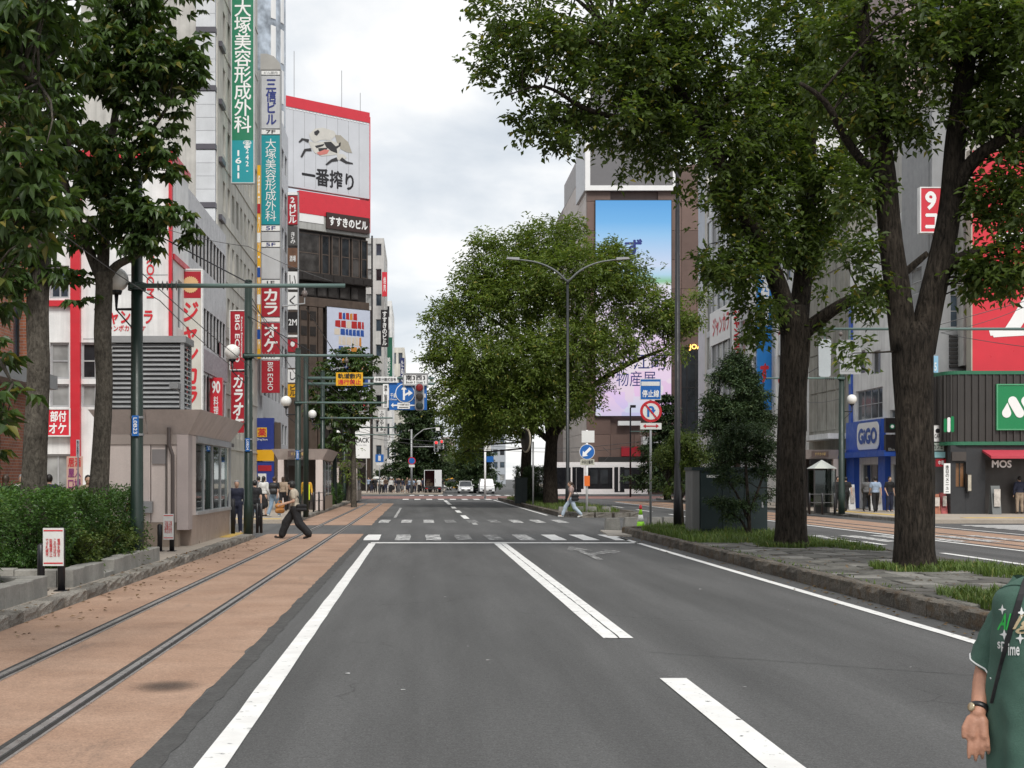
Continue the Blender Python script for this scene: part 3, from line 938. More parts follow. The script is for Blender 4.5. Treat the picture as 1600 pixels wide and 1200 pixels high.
# ================================================================ trees, hedges, shrubs
def leaf_geo(base, dirv, nrm, L, Wd, shape='kite', fold=0.22, droop=0.0):
    """numpy leaves -> verts, faces (lists of arrays)"""
    N = len(base)
    dirv = dirv / np.maximum(np.linalg.norm(dirv, axis=1, keepdims=True), 1e-6)
    side = np.cross(dirv, nrm); side /= np.maximum(np.linalg.norm(side, axis=1, keepdims=True), 1e-6)
    up = np.cross(side, dirv)
    L = L[:, None]; Wd = Wd[:, None]
    if shape == 'kite':
        V = np.zeros((N, 4, 3))
        V[:, 0] = base
        m = base + dirv * L * 0.48
        V[:, 1] = m + side * Wd * 0.5 + up * Wd * fold
        V[:, 2] = base + dirv * L - up * L * droop
        V[:, 3] = m - side * Wd * 0.5 + up * Wd * fold
        Fc = np.array([[0, 2, 1], [0, 3, 2]])
        nv = 4
    else:   # full leaf with midrib
        V = np.zeros((N, 8, 3))
        V[:, 0] = base
        for k, (f, w) in enumerate(((0.32, 0.40), (0.68, 0.46))):
            m = base + dirv * L * f - up * L * droop * f * f
            V[:, 1 + 3*k] = m + side * Wd * w + up * Wd * fold
            V[:, 2 + 3*k] = m
            V[:, 3 + 3*k] = m - side * Wd * w + up * Wd * fold
        V[:, 7] = base + dirv * L - up * L * droop
        Fc = np.array([[0, 2, 1], [0, 3, 2], [1, 2, 5], [1, 5, 4], [2, 3, 6], [2, 6, 5], [4, 5, 7], [5, 6, 7]])
        nv = 8
    idx = (np.arange(N)[:, None, None] * nv + Fc[None]).reshape(-1, 3)
    return V.reshape(-1, 3), idx
def tri_mesh(name, parts, off=(0, 0, 0)):
    vs = []; fs = []; b = 0
    for v, f in parts:
        vs.append(v - np.array(off)); fs.append(f + b); b += len(v)
    V = np.concatenate(vs).astype(np.float32); T = np.concatenate(fs).astype(np.int32)
    me = bpy.data.meshes.new(name)
    me.vertices.add(len(V)); me.vertices.foreach_set('co', V.ravel())
    me.loops.add(len(T) * 3); me.loops.foreach_set('vertex_index', T.ravel())
    me.polygons.add(len(T)); me.polygons.foreach_set('loop_start', np.arange(0, len(T) * 3, 3, dtype=np.int32))
    me.update(calc_edges=True); me.validate()
    return me
def rnd_unit(n):
    v = RNG.normal(size=(n, 3)); return v / np.linalg.norm(v, axis=1, keepdims=True)
def in_blob(c, r, n, shell=0.55):
    u = rnd_unit(n); q = RNG.uniform(shell**3, 1, n) ** (1/3)
    q *= 1 + 0.13 * RNG.normal(size=n)
    C = np.array(c) + u * q[:, None] * np.array(r)
    k = 1.6 / max(r[0], r[2], .2)
    lob = np.array([mnoise.noise(Vector(x * k)) for x in C])
    return C + u * (lob * .42)[:, None] * np.array(r), u
def sprays(C, D, k, twig, L, Wd, shape='kite', droop=0.15, jit=0.25):
    """alternate leaves along a short twig at each spray centre C heading along D"""
    M_ = len(C)
    D = D + np.array([0, 0, -0.15]) + RNG.normal(size=(M_, 3)) * 0.55
    D /= np.linalg.norm(D, axis=1, keepdims=True)
    tpos = (np.arange(k) + 0.5) / k - 0.5
    base = C[:, None, :] + D[:, None, :] * (tpos * twig)[None, :, None]
    base = base + np.array([0, 0, -1]) * (np.maximum(tpos, 0)**2 * twig * 0.5)[None, :, None]
    up = np.tile(np.array([0, 0, 1.0]), (M_, 1)) + RNG.normal(size=(M_, 3)) * 0.25
    side = np.cross(D, up); side /= np.maximum(np.linalg.norm(side, axis=1, keepdims=True), 1e-6)
    sgn = np.where(np.arange(k) % 2 == 0, 1.0, -1.0)
    ld = side[:, None, :] * sgn[None, :, None] + D[:, None, :] * 0.75
    base = base.reshape(-1, 3) + RNG.normal(size=(M_ * k, 3)) * jit * L
    ld = ld.reshape(-1, 3) + RNG.normal(size=(M_ * k, 3)) * 0.35 + np.array([0, 0, -0.22])
    nr = np.repeat(up, k, axis=0) + RNG.normal(size=(M_ * k, 3)) * 0.4
    n = M_ * k
    return leaf_geo(base, ld, nr, L * RNG.uniform(0.5, 1.35, n), Wd * RNG.uniform(0.6, 1.3, n), shape, 0.2, droop)
def palmate(C, D, L, Wd, k=6, shape='full', droop=0.35):
    """horse-chestnut hands: k leaflets spread from one point, hanging"""
    M_ = len(C)
    D = D * 0.6 + RNG.normal(size=(M_, 3)) * 0.5; D[:, 2] *= 0.4
    D /= np.maximum(np.linalg.norm(D, axis=1, keepdims=True), 1e-6)
    up = np.tile(np.array([0, 0, 1.0]), (M_, 1)) + D * 0.35 + RNG.normal(size=(M_, 3)) * 0.22
    up /= np.linalg.norm(up, axis=1, keepdims=True)
    side = np.cross(D, up); side /= np.maximum(np.linalg.norm(side, axis=1, keepdims=True), 1e-6)
    fan = np.linspace(-1.9, 1.9, k)
    ld = D[:, None, :] * np.cos(fan)[None, :, None] + side[:, None, :] * np.sin(fan)[None, :, None] - up[:, None, :] * 0.30
    ls = 0.62 + 0.38 * np.cos(fan * 0.6)
    base = np.repeat(C, k, axis=0)
    ld = ld.reshape(-1, 3) + RNG.normal(size=(M_ * k, 3)) * 0.12
    nr = np.repeat(up, k, axis=0) + RNG.normal(size=(M_ * k, 3)) * 0.18
    n = M_ * k
    s = np.repeat(RNG.uniform(0.75, 1.2, M_), k) * np.tile(ls, M_)
    return leaf_geo(base, ld, nr, L * s, Wd * s, shape, 0.16, droop)
def twig_net(mb, limbs, C, n, r=0.014, seed=0):
    """thin branches from the limb points towards spray centres"""
    rs = random.Random(seed)
    L = np.array([p for l in limbs for p in l])
    for i in rs.sample(range(len(C)), min(n, len(C))):
        c = C[i]
        dd = ((L - c) ** 2).sum(1) + (np.maximum(0, L[:, 2] - c[2] + 0.2) ** 2) * 1.5
        p = L[int(np.argmin(dd))]
        ln = np.linalg.norm(c - p)
        if ln < 0.15: continue
        mid = (p + c) / 2 + np.array([rs.uniform(-.1, .1), rs.uniform(-.1, .1), rs.uniform(0.0, .16)]) * ln
        mid2 = mid * 0.4 + c * 0.6 + np.array([rs.uniform(-.07, .07), rs.uniform(-.07, .07), rs.uniform(-.04, .08)]) * ln
        r0 = r * (0.8 + 0.5 * ln)
        mb.tube([p, mid, mid2, c], [r0, r0 * 0.7, r0 * 0.45, r0 * 0.2], 5, caps=False)
def dens(line, k=5):
    out = []
    for a, b in zip(line[:-1], line[1:]):
        for i in range(k):
            out.append(np.array(Vector(a).lerp(Vector(b), i / k)))
    out.append(np.array(line[-1])); return out
def smooth_line(pts, rad, k=4):
    P = [Vector(p) for p in pts]; out = []; ro = []
    for i in range(len(P) - 1):
        p0 = P[max(i-1, 0)]; p1 = P[i]; p2 = P[i+1]; p3 = P[min(i+2, len(P)-1)]
        for j in range(k):
            t = j / k
            out.append(0.5*((2*p1) + (p2-p0)*t + (2*p0-5*p1+4*p2-p3)*t*t + (3*p1-p0-3*p2+p3)*t*t*t))
            ro.append(rad[i] + (rad[i+1]-rad[i])*t)
    out.append(P[-1]); ro.append(rad[-1])
    return out, ro

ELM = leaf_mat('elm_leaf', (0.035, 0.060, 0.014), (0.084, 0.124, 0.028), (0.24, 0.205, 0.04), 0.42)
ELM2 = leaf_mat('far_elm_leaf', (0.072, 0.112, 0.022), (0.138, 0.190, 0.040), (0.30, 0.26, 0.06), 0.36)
CHEST = leaf_mat('chestnut_leaf', (0.030, 0.056, 0.017), (0.066, 0.110, 0.033), (0.21, 0.18, 0.045), 0.30, 0.36)
HEDGE = leaf_mat('hedge_leaf', (0.030, 0.070, 0.016), (0.066, 0.135, 0.032), (0.16, 0.24, 0.055), 0.26, 0.36)
CONIF = leaf_mat('conifer_needle', (0.020, 0.040, 0.015), (0.042, 0.072, 0.026), (0.10, 0.12, 0.04), 0.12, 0.6)
SHRUB = leaf_mat('yew_leaf', (0.045, 0.078, 0.016), (0.105, 0.145, 0.032), (0.19, 0.20, 0.05), 0.2, 0.5)
FARL = leaf_mat('far_leaf', (0.035, 0.065, 0.020), (0.065, 0.105, 0.032), (0.13, 0.15, 0.05), 0.2, 0.6)

def big_tree(name, label, limbs_px, blobs, leaf, kind, per_m2, L, Wd, bark, trunk_n=44, k=9, twig=0.42, ntw=160, wob=0.10, group=None, shell=0.3, shape='kite', thin=-.25):
    """limbs_px: first is the trunk; items (px, py, d, r). blobs: (px, py, d, rx_px, ry_px, rd[, density])"""
    tr = limbs_px[0]
    base = W(tr[0][0], tr[0][1], tr[0][2])
    root = thing(name, label, 'tree', base, group)
    allp = []
    for i, lb in enumerate(limbs_px):
        P, R = smooth_line([W(a, b, d) for a, b, d, r in lb], [r for *_, r in lb])
        allp.append([np.array(p) for p in P])
        mb = MB().tube(P, R, trunk_n if i == 0 else (14 if R[0] > 0.12 else 8), wob=wob if i == 0 or R[0] > 0.12 else 0.03, seed=i * 3.1)
        if i == 0:
            o = mb.build('trunk', bark, root, True)
        else:
            mb.build('limb', bark, root, True)
    parts = []; Cs = []
    for bl in blobs:
        px, py, d, rx, ry, rd = bl[:6]
        dn = bl[6] if len(bl) > 6 else 1.0
        c = W(px, py, d); r = (rx * d / F, rd, ry * d / F)
        n = max(6, int(per_m2 * dn * (r[0]*r[2] + r[0]*r[1]*0.5 + r[1]*r[2]*0.5) * pi))
        C, U = in_blob(c, r, n, shell)
        # thin out by a noise field so that the crown breaks into clumps with gaps
        keep = np.array([mnoise.noise(Vector(q * 0.9)) + 0.45 * mnoise.noise(Vector(q * 2.3)) > thin for q in C])
        C, U = C[keep], U[keep]
        Cs.append(C)
        if kind == 'palmate': parts.append(palmate(C, U, L, Wd, 6, shape))
        else: parts.append(sprays(C, U, k, twig, L, Wd, shape))
    Cs = np.concatenate(Cs)
    tw = MB(); twig_net(tw, allp[1:] or allp, Cs, ntw, seed=len(Cs))
    if tw.v: tw.build('twigs', bark, root, True, 'stuff')
    me = tri_mesh('crown', parts, base)
    o = from_mesh('crown', me, leaf, root)
    return root

# the two elms on the nearer median
DA, DB = 30.4, 22.9
big_tree('elm_tree', 'large elm with forked trunk on the median, left of the pair, arching over the road', [
    [(1239,866,DA,.50),(1238,852,DA,.41),(1237,820,DA,.345),(1237,700,DA,.315),(1240,600,DA,.31),(1243,545,DA,.33),(1243,505,DA,.33),(1244,478,DA,.24)],
    [(1238,530,DA,.22),(1218,450,DA-.3,.205),(1178,362,DA-.7,.185),(1140,285,DA-1,.165),(1098,205,DA-1.2,.145),(1060,140,DA-1.4,.11),(1012,80,DA-1.6,.08),(950,45,DA-1.8,.05)],
    [(1246,515,DA,.24),(1256,420,DA+.3,.20),(1262,300,DA+.6,.17),(1266,180,DA+1,.14),(1276,40,DA+1.3,.11),(1290,-120,DA+1.5,.07)],
    [(1252,522,DA,.19),(1300,485,DA-.4,.14),(1345,462,DA-.8,.125),(1395,440,DA-1.2,.10),(1450,395,DA-1.5,.06)],
    [(1100,210,DA-1.2,.10),(1040,190,DA-1.8,.08),(975,185,DA-2.2,.065),(915,170,DA-2.6,.05),(850,135,DA-2.8,.03),(790,150,DA-2.9,.015)],
    [(1012,82,DA-1.6,.07),(940,70,DA-2,.06),(880,52,DA-2.3,.045),(810,40,DA-2.5,.03),(750,80,DA-2.6,.013)],
    [(1255,430,DA+.3,.10),(1215,330,DA+1.5,.08),(1170,240,DA+2.5,.06),(1130,150,DA+3,.04)],
    [(1262,310,DA+.6,.10),(1310,240,DA,.08),(1350,160,DA-.4,.06)],
  ], [
    (795,25,28,62,40,1.3,.75),(755,100,27.8,36,26,.8,.62),(745,85,27.8,24,18,.6,.5),(812,120,27.8,34,22,.8,.7),(850,75,28,60,45,1.4),(840,185,27.8,48,24,.9,.85),(806,178,27.7,26,14,.6,.6),(880,220,27.8,32,17,.7,.7),
    (905,150,28.2,58,52,1.5),(930,50,28.5,80,55,1.8),(965,190,28.4,60,45,1.5),(985,258,28.2,30,22,.7,.45),(1010,120,28.6,70,70,1.8),(1040,215,28.8,60,46,1.5,.85),
    (1060,40,29,80,60,2),(1095,130,29,70,70,2),(1110,250,29.2,60,60,1.4),(1128,345,29.4,46,46,1.1),(1098,402,29.3,18,16,.5,.7),(1118,425,29.3,26,22,.7,.8),(1170,420,29.6,46,46,1.1),(1190,478,29.8,40,32,.9,.9),
    (1160,200,30,70,80,2),(1180,310,30,60,60,1.5),(1215,90,30.5,90,80,2.2),(1235,230,30.6,75,80,2),(1235,370,30.4,60,60,1.4),(1290,300,30.5,60,70,1.6),
    (1295,150,31,80,90,2.2),(1300,420,30,50,46,1.0,.8),(1345,470,29.4,36,30,.7,.7),(1180,520,30,26,22,.6,.7),(1290,515,30,24,18,.5,.6),
    (900,-70,29,120,60,2.4,.55),(1080,-80,30,130,70,3,.55),(1260,-60,31,140,80,3,.6),(1180,-190,30,200,90,3.5,.3),
  ], ELM, 'alt', 56, 0.155, 0.08, BARK, ntw=330, shell=0.25, thin=-.16)
big_tree('elm_tree', 'elm with a deep V fork on the median, nearest of the pair', [
    [(1431,905,DB,.46),(1431,888,DB,.385),(1430,850,DB,.335),(1431,740,DB,.315),(1429,640,DB,.31),(1427,570,DB,.335),(1426,530,DB,.34),(1426,505,DB,.24)],
    [(1414,548,DB,.235),(1404,460,DB,.215),(1393,380,DB,.195),(1382,270,DB,.175),(1366,170,DB,.165),(1352,70,DB,.15),(1334,-70,DB,.12),(1320,-200,DB,.07)],
    [(1438,550,DB,.235),(1455,470,DB,.21),(1474,390,DB,.195),(1487,310,DB,.18),(1494,210,DB,.165),(1508,110,DB,.15),(1525,0,DB,.12),(1545,-150,DB,.07)],
    [(1484,318,DB,.13),(1512,262,DB-.3,.12),(1550,228,DB-.6,.10),(1600,205,DB-1,.08),(1680,190,DB-1.4,.04)],
    [(1462,440,DB,.12),(1495,405,DB-.2,.09),(1540,390,DB-.5,.06),(1600,372,DB-.8,.03)],
    [(1385,290,DB,.10),(1330,230,DB-.5,.07),(1290,160,DB-1,.05),(1250,130,DB-1.2,.03)],
  ], [
    (1345,60,22.5,75,70,1.4),(1310,140,22.2,55,50,1.1,.9),(1370,180,22.6,45,55,1.0,.8),(1430,70,22.6,70,80,1.5),(1425,190,22.8,45,40,.9,.6),(1530,60,22.6,80,80,1.6),(1595,110,22.3,60,90,1.4),
    (1560,170,22.4,60,46,1.1),(1345,300,22.6,40,42,.8,.6),(1350,395,22.7,36,34,.7,.6),(1545,310,22.6,42,40,.8,.75),(1590,330,22.4,50,60,1.0),(1560,408,22.4,60,42,.9),(1525,425,22.5,34,28,.6,.8),(1600,430,22.4,40,36,.8),
    (1345,565,22.9,26,16,.4,.5),(1350,540,22.9,30,18,.4,.5),(1372,450,22.8,30,24,.5,.55),
    (1650,250,22,80,120,1.6,.6),(1400,-80,23,150,80,2,.5),(1560,-90,23,150,90,2.2,.5),(1700,40,22,90,140,2,.4),
  ], ELM, 'alt', 66, 0.145, 0.076, BARK, ntw=260, shell=0.25, thin=-.16)

# broad elms on the farther median
D2 = 81.0
big_tree('elm_tree', 'broad round-crowned elm behind the double-armed street lamp on the farther median', [
    [(861,797,D2,.62),(861,785,D2,.46),(860,740,D2,.40),(862,690,D2,.36),(866,650,D2,.3)],
    [(862,700,D2,.26),(850,620,D2,.22),(835,540,D2,.18),(815,460,D2,.12),(800,400,D2,.06)],
    [(864,690,D2,.26),(885,600,D2,.2),(900,520,D2,.16),(905,430,D2,.1)],
    [(866,680,D2,.22),(920,610,D2-1,.18),(980,570,D2-1.5,.13),(1040,545,D2-2,.08)],
    [(860,690,D2,.2),(800,640,D2,.16),(745,600,D2,.12),(700,560,D2,.07)],
    [(900,520,D2,.12),(950,460,D2,.09),(1000,420,D2,.05)],
    [(835,540,D2,.12),(770,500,D2,.09),(720,470,D2,.05)],
  ], [
    (850,380,81,70,35,2.6),(770,420,80.5,52,38,2),(745,470,80,50,45,2.2),(700,490,79.5,28,26,1.2,.7),(695,540,79.5,32,32,1.4,.9),(810,460,80,80,60,2.8),(890,440,79,80,60,2.8),(965,430,79.5,50,42,2),
    (1000,480,79.5,55,40,2.0),(1050,500,79.5,46,32,1.6,.9),(1080,490,79.5,22,20,1,.7),(740,560,79,64,46,2.4),(820,560,78.5,80,60,2.8),(900,540,78,70,50,2.4),(965,535,78.5,50,30,2,.7),(1046,552,79,30,18,1.2,.5),
    (720,620,79,50,40,2,.9),(790,640,79,70,46,2.4),(870,620,78.5,60,46,2.2),(925,605,79,34,24,1.4,.6),(745,675,80,36,20,1.6,.7),(900,350,81,26,14,1.2,.7),(758,378,80.5,26,16,1.2,.7),(668,498,79.5,16,10,.7,.5),(1092,462,79.5,20,12,.8,.5),(672,560,79.5,18,14,.8,.5),
    (960,390,80,16,18,.9,.7),(945,400,80,26,18,1.2,.8),
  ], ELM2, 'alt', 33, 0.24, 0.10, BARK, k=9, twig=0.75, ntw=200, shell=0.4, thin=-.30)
big_tree('elm_tree', 'dark elm farther along the same median, behind the broad one', [
    [(822,792,90,.5),(822,770,90,.38),(823,700,90,.33),(830,640,90,.25)],
    [(823,700,90,.2),(800,650,90,.14),(770,610,90,.08)],
    [(826,680,90,.2),(850,620,90,.12),(860,570,90,.06)],
  ], [(770,635,92,50,40,2.4),(735,645,93,36,36,2),(820,630,92,46,36,2.2),(760,600,92,46,40,2.2),(840,590,92,46,40,2.2),(725,700,96,26,22,1.6,.8)],
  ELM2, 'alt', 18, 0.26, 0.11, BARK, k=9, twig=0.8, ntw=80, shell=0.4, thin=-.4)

# horse chestnuts in the left planter
big_tree('chestnut_tree', 'horse chestnut with knobbly pale trunk behind the hedge, beside the dark green pole', [
    [(152,800,24.5,.21),(154,770,24.5,.175),(158,700,24.5,.16),(163,600,24.5,.155),(160,520,24.5,.16),(162,450,24.5,.15),(161,425,24.5,.15)],
    [(160,440,24.5,.11),(140,395,24.5,.085),(120,340,24.3,.075),(100,280,24,.06),(70,200,23.6,.045)],
    [(163,440,24.5,.11),(182,415,24.5,.08),(215,398,24.2,.06),(250,370,24,.035)],
    [(160,430,24.5,.12),(163,360,24.6,.11),(165,280,24.6,.09),(180,180,24.6,.07),(195,80,24.6,.05)],
    [(164,300,24.6,.06),(210,240,24.2,.045),(260,170,24,.03)],
  ], [
    (205,20,24,60,42,.9),(250,95,23.8,50,40,.8),(292,105,23.8,34,44,.5,.9),(285,165,23.8,32,26,.5,.8),(160,80,24,80,60,1.1),(200,150,24,70,52,1.0),(130,150,24.2,70,60,1.1),(240,215,24,44,36,.7,.9),
    (170,230,24.2,70,50,1.0),(250,262,24,30,24,.5,.7),(140,300,24.2,50,36,.8),(190,330,24,52,40,.7),(250,340,23.8,50,30,.6),(285,365,23.8,28,18,.4,.75),(220,380,23.8,36,20,.5,.8),(130,370,24.3,36,26,.5,.7),(140,470,24.4,18,12,.2,.5),(118,430,24.4,24,20,.4,.6),
    (200,-60,24.4,140,60,1.5,.5),
  ], CHEST, 'palmate', 62, 0.215, 0.102, BARKP, ntw=110, wob=0.12, shell=0.2, thin=-.18)
big_tree('chestnut_tree', 'horse chestnut with straight grey trunk at the left, nearer the brick building', [
    [(50,820,21.8,.24),(52,780,21.8,.205),(55,700,21.8,.19),(60,580,21.8,.185),(58,480,21.8,.18),(62,420,21.8,.17),(66,360,21.8,.14)],
    [(64,380,21.8,.10),(50,300,21.6,.08),(40,220,21.4,.06),(30,120,21.2,.045)],
    [(66,370,21.8,.09),(90,300,21.8,.065),(110,210,21.6,.045)],
  ], [
    (40,250,21.5,70,70,1.0),(60,150,21.4,80,70,1.1),(90,60,21.4,80,60,1.1),(20,60,21.3,60,60,1.0),(10,340,21.6,50,60,.8),(95,330,21.8,32,40,.5,.8),(75,410,21.7,34,26,.4,.5),(20,430,21.6,40,40,.6,.8),
    (100,470,21.8,22,16,.3,.4),(60,-60,21.4,120,60,1.4,.5)],
  CHEST, 'palmate', 58, 0.215, 0.102, BARKP, ntw=90, wob=0.10, shell=0.2, thin=-.18)
big_tree('chestnut_tree', 'nearest horse chestnut whose leafy branches hang into the top left corner', [
    [(-330,1120,11.2,.22),(-330,1000,11.2,.18),(-325,700,11.2,.16),(-315,300,11.2,.15),(-310,150,11.2,.12)],
    [(-318,400,11.2,.08),(-220,260,11.2,.065),(-110,160,11.2,.05),(-10,110,11.2,.035),(60,130,11.2,.018)],
    [(-315,300,11.2,.08),(-240,60,11.2,.06),(-120,-60,11.2,.05),(0,-90,11.2,.03)],
    [(-318,560,11.2,.06),(-220,480,11.2,.045),(-110,470,11.2,.03),(-20,540,11.2,.02),(20,600,11.2,.01)],
  ], [
    (-40,60,11.2,110,90,.8),(60,-10,11.2,70,60,.6),(50,60,11.2,46,30,.4,.9),(20,170,11.2,70,60,.6),(30,260,11.2,70,46,.5),(60,320,11.2,60,36,.4,.8),(0,350,11.2,60,50,.5),(-20,440,11.2,50,46,.5,.8),
    (-10,560,11.2,36,40,.4,.7),(5,620,11.2,40,28,.35,.7),(10,660,11.2,34,18,.3,.6),(-10,720,11.2,24,22,.2,.5),(-130,200,11.2,110,150,.9,.5)],
  CHEST, 'palmate', 70, 0.165, 0.068, BARKP, ntw=60, wob=0.10, shell=0.15)

# ---- hedges and planters
def hedge(name, label, x0, x1, y0, y1, z0, z1, n, L=0.062, leafm=HEDGE, cat='hedge'):
    root = thing(name, label, cat, ((x0+x1)/2, (y0+y1)/2, z0))
    # woody core
    core = MB()
    rs = random.Random(n)
    for i in range(36):
        bx, by = rs.uniform(x0+.25, x1-.25), rs.uniform(y0+.25, y1-.25)
        for j in range(3):
            tx, ty, tz = bx + rs.uniform(-.45, .45), by + rs.uniform(-.45, .45), rs.uniform(z0 + .5, z1 - .1)
            core.tube([(bx, by, z0 - .05), ((bx+tx)/2, (by+ty)/2, (z0+tz)/2 + .05), (tx, ty, tz)], [.016, .011, .004], 5, caps=False)
    core.build('stems', BARK, root, True, 'stuff')
    u = RNG.uniform(-1, 1, (n * 3, 3)); m = np.max(np.abs(u), axis=1)
    keep = RNG.uniform(0, 1, len(u)) < np.where(m > 0.72, 1.0, 0.30)
    u = u[keep][:n]
    q = np.sign(u) * np.abs(u) ** 0.85
    C = np.stack([(x0+x1)/2 + q[:,0]*(x1-x0)/2, (y0+y1)/2 + q[:,1]*(y1-y0)/2, (z0+z1)/2 + q[:,2]*(z1-z0)/2], 1)
    wob = np.array([[mnoise.noise(Vector(c*1.1)), mnoise.noise(Vector(c*1.1 + np.array([9,0,0]))), mnoise.noise(Vector(c*1.3 + np.array([0,9,0])))] for c in C])
    rim = np.maximum(np.abs(u[:, 0]), np.abs(u[:, 2]))[:, None] ** 3
    C = C + wob * rim * np.array([.34, .3, .26])
    keep = np.array([mnoise.noise(Vector(c * 3.1)) > -0.33 for c in C])
    C, u = C[keep], u[keep]
    parts = [sprays(C, u + np.array([0, 0, .5]), 5, 0.16, L, L * 0.52, 'kite', 0.1)]
    o = from_mesh('foliage', tri_mesh('foliage', parts, root.location), leafm, root)
    return root
hedge('hedge', 'clipped green hedge in the stone planter in front of the chestnut trunks', -8.2, -5.32, 20.2, 26.4, .32, 1.52, 17000)
hedge('hedge', 'clump of hedge in the nearer planter cut by the left edge', -8.6, -5.5, 12.8, 18.0, .32, 1.55, 12000)
hedge('low_shrub', 'low pale feathery shrub spilling over the planter stones under the hedge', -5.9, -5.22, 21.0, 25.6, .28, .85, 2600, 0.07, SHRUB, 'shrub')
hedge('hedge', 'small hedge beyond the second subway entrance on the left pavement', -6.6, -5.3, 80, 92, .2, 1.35, 4200, 0.12)
hedge('clipped_bush', 'dark clipped round bush on the farther median, left of two', 7.0, 8.6, 96, 98.5, .2, 2.6, 3000, 0.10, CONIF, 'bush')
hedge('clipped_bush', 'dark clipped round bush on the farther median, right of two', 7.0, 8.7, 88, 90.5, .2, 2.5, 3000, 0.10, CONIF, 'bush')
def planter(label, x1, y0, y1, x0=-9.5):
    root = thing('planter', label, 'planter', ((x0+x1)/2, (y0+y1)/2, KH))
    y = y0; i = 0
    while y < y1 - 0.05:
        L = min(random.uniform(.5, .8), y1 - y)
        if y1 - y - L < .3: L = y1 - y
        dz = -0.05 if (i == 3 and y0 > 19) else random.uniform(-.012, .012)
        o = MB().box(x1 - .24, x1 + random.uniform(-.008, .008), y + .004, y + L - .004, KH, KH + .27 + dz, .012).build('stone', STONE, root)
        if i == 3 and y0 > 19: o.rotation_euler = (0, 0.06, 0.0)
        y += L; i += 1
    for yy in (y0, y1 - .24):
        x = x1 - .25
        while x > x0:
            MB().box(x - .62, x - .006, yy, yy + .236, KH, KH + .27 + random.uniform(-.01, .01), .012).build('stone', STONE, root)
            x -= .625
    MB().box(x0, x1 - .25, y0 + .25, y1 - .25, KH, KH + .2).build('soil', MATS['soil'], root)
    return root
planter('pale stone planter with a displaced kerb stone, holding the hedge and chestnut trees', -5.08, 19.75, 26.3)
planter('pale stone planter at the left edge, nearest the viewer', -5.08, 9.5, 18.35)

# ---- conifers and loose shrubs
def conifer(name, label, px, d, zbase, ztop, rmax, n, leafm=CONIF, cat='tree', tiers=11, L=0.16, power=0.8, trunk_r=0.13):
    x = WX(px, d)
    root = thing(name, label, cat, (x, d, zbase))
    H = ztop - zbase
    tk = MB().tube([(x, d, zbase - .05), (x + .03, d, zbase + H*.4), (x, d, zbase + H*.97)], [trunk_r, trunk_r*.7, .015], 10, wob=.08)
    tk.build('trunk', BARK, root, True)
    br = MB(); parts = []
    for t in range(tiers):
        f = (t + .6) / tiers
        z = zbase + H * (.10 + .88 * f)
        r = rmax * (1 - f) ** power * random.uniform(.82, 1.12) + .12
        m = 7
        for j in range(m):
            a = 2*pi*(j + random.random()*.7)/m + t
            rr = r * random.uniform(.7, 1.12)
            e = Vector((x + cos(a)*rr, d + sin(a)*rr, z - rr*.12 + random.uniform(-.05, .1)))
            br.tube([(x, d, z), ((x+e.x)/2, (d+e.y)/2, z + rr*.08), e], [.022, .014, .004], 5, caps=False)
            k = max(4, int(n / (tiers*m) * (.35 + 1.1*rr/rmax)))
            s = RNG.uniform(.22, 1.05, k)[:, None]
            C = np.array((x, d, z)) * (1 - s) + np.array(e) * s + RNG.normal(size=(k, 3)) * np.array([.14, .14, .07]) * (.5 + rr*.35)
            D = np.tile(np.array([cos(a), sin(a), -.15]), (k, 1))
            parts.append(sprays(C, D, 7, L*2.2, L, L*.36, 'kite', .1, .2))
    br.build('branches', BARK, root, True, 'stuff')
    from_mesh('crown', tri_mesh('crown', parts, root.location), leafm, root)
    return root
def shrub_px(name, label, stems, blobs, leafm, cat, per, L, shell=.2, thin=-.15):
    q = big_tree(name, label, stems, blobs, leafm, 'alt', per, L, L * .46, BARK, trunk_n=8, k=9, twig=L * 3, ntw=90, shell=shell, thin=thin)
    q['category'] = cat
d = 35.6
shrub_px('yew_shrub', 'dark open-branched yew standing in front of the dark green utility cabinet', [[(1172,850,d,.06),(1170,800,d,.05),(1166,740,d,.04),(1164,670,d,.02)],[(1170,815,d,.04),(1150,770,d,.03),(1130,745,d,.01)],[(1171,800,d,.04),(1190,750,d,.03),(1200,710,d,.01)],[(1172,840,d,.04),(1155,810,d,.03),(1125,795,d,.01)]],
  [(1165,672,d,34,14,.5),(1140,692,d,28,12,.45),(1192,694,d,24,12,.45),(1165,712,d,46,13,.6),(1130,730,d,26,10,.4),(1185,735,d,32,12,.5),(1150,750,d,34,10,.5,.8),(1195,770,d,20,12,.35,.8),(1130,785,d,26,9,.4,.9),(1160,790,d,24,9,.4,.6),(1140,806,d,18,8,.3,.7)], CONIF, 'shrub', 300, .075)
d = 41.5
shrub_px('yew_shrub', 'loose yellow-green shrub left of the utility cabinet on the median', [[(1066,822,d,.08),(1064,780,d,.06),(1062,740,d,.04),(1066,690,d,.02)],[(1064,790,d,.04),(1042,750,d,.02)],[(1064,780,d,.04),(1088,740,d,.02)],[(1072,822,d,.05),(1078,780,d,.03)]],
  [(1070,690,d,26,16,.5),(1045,712,d,24,16,.5),(1092,712,d,26,16,.5),(1066,728,d,34,18,.6),(1040,745,d,18,14,.4,.9),(1098,742,d,20,14,.4,.9),(1060,765,d,30,16,.5,.8),(1088,778,d,18,16,.4,.7)], SHRUB, 'shrub', 300, .08)
d = 66
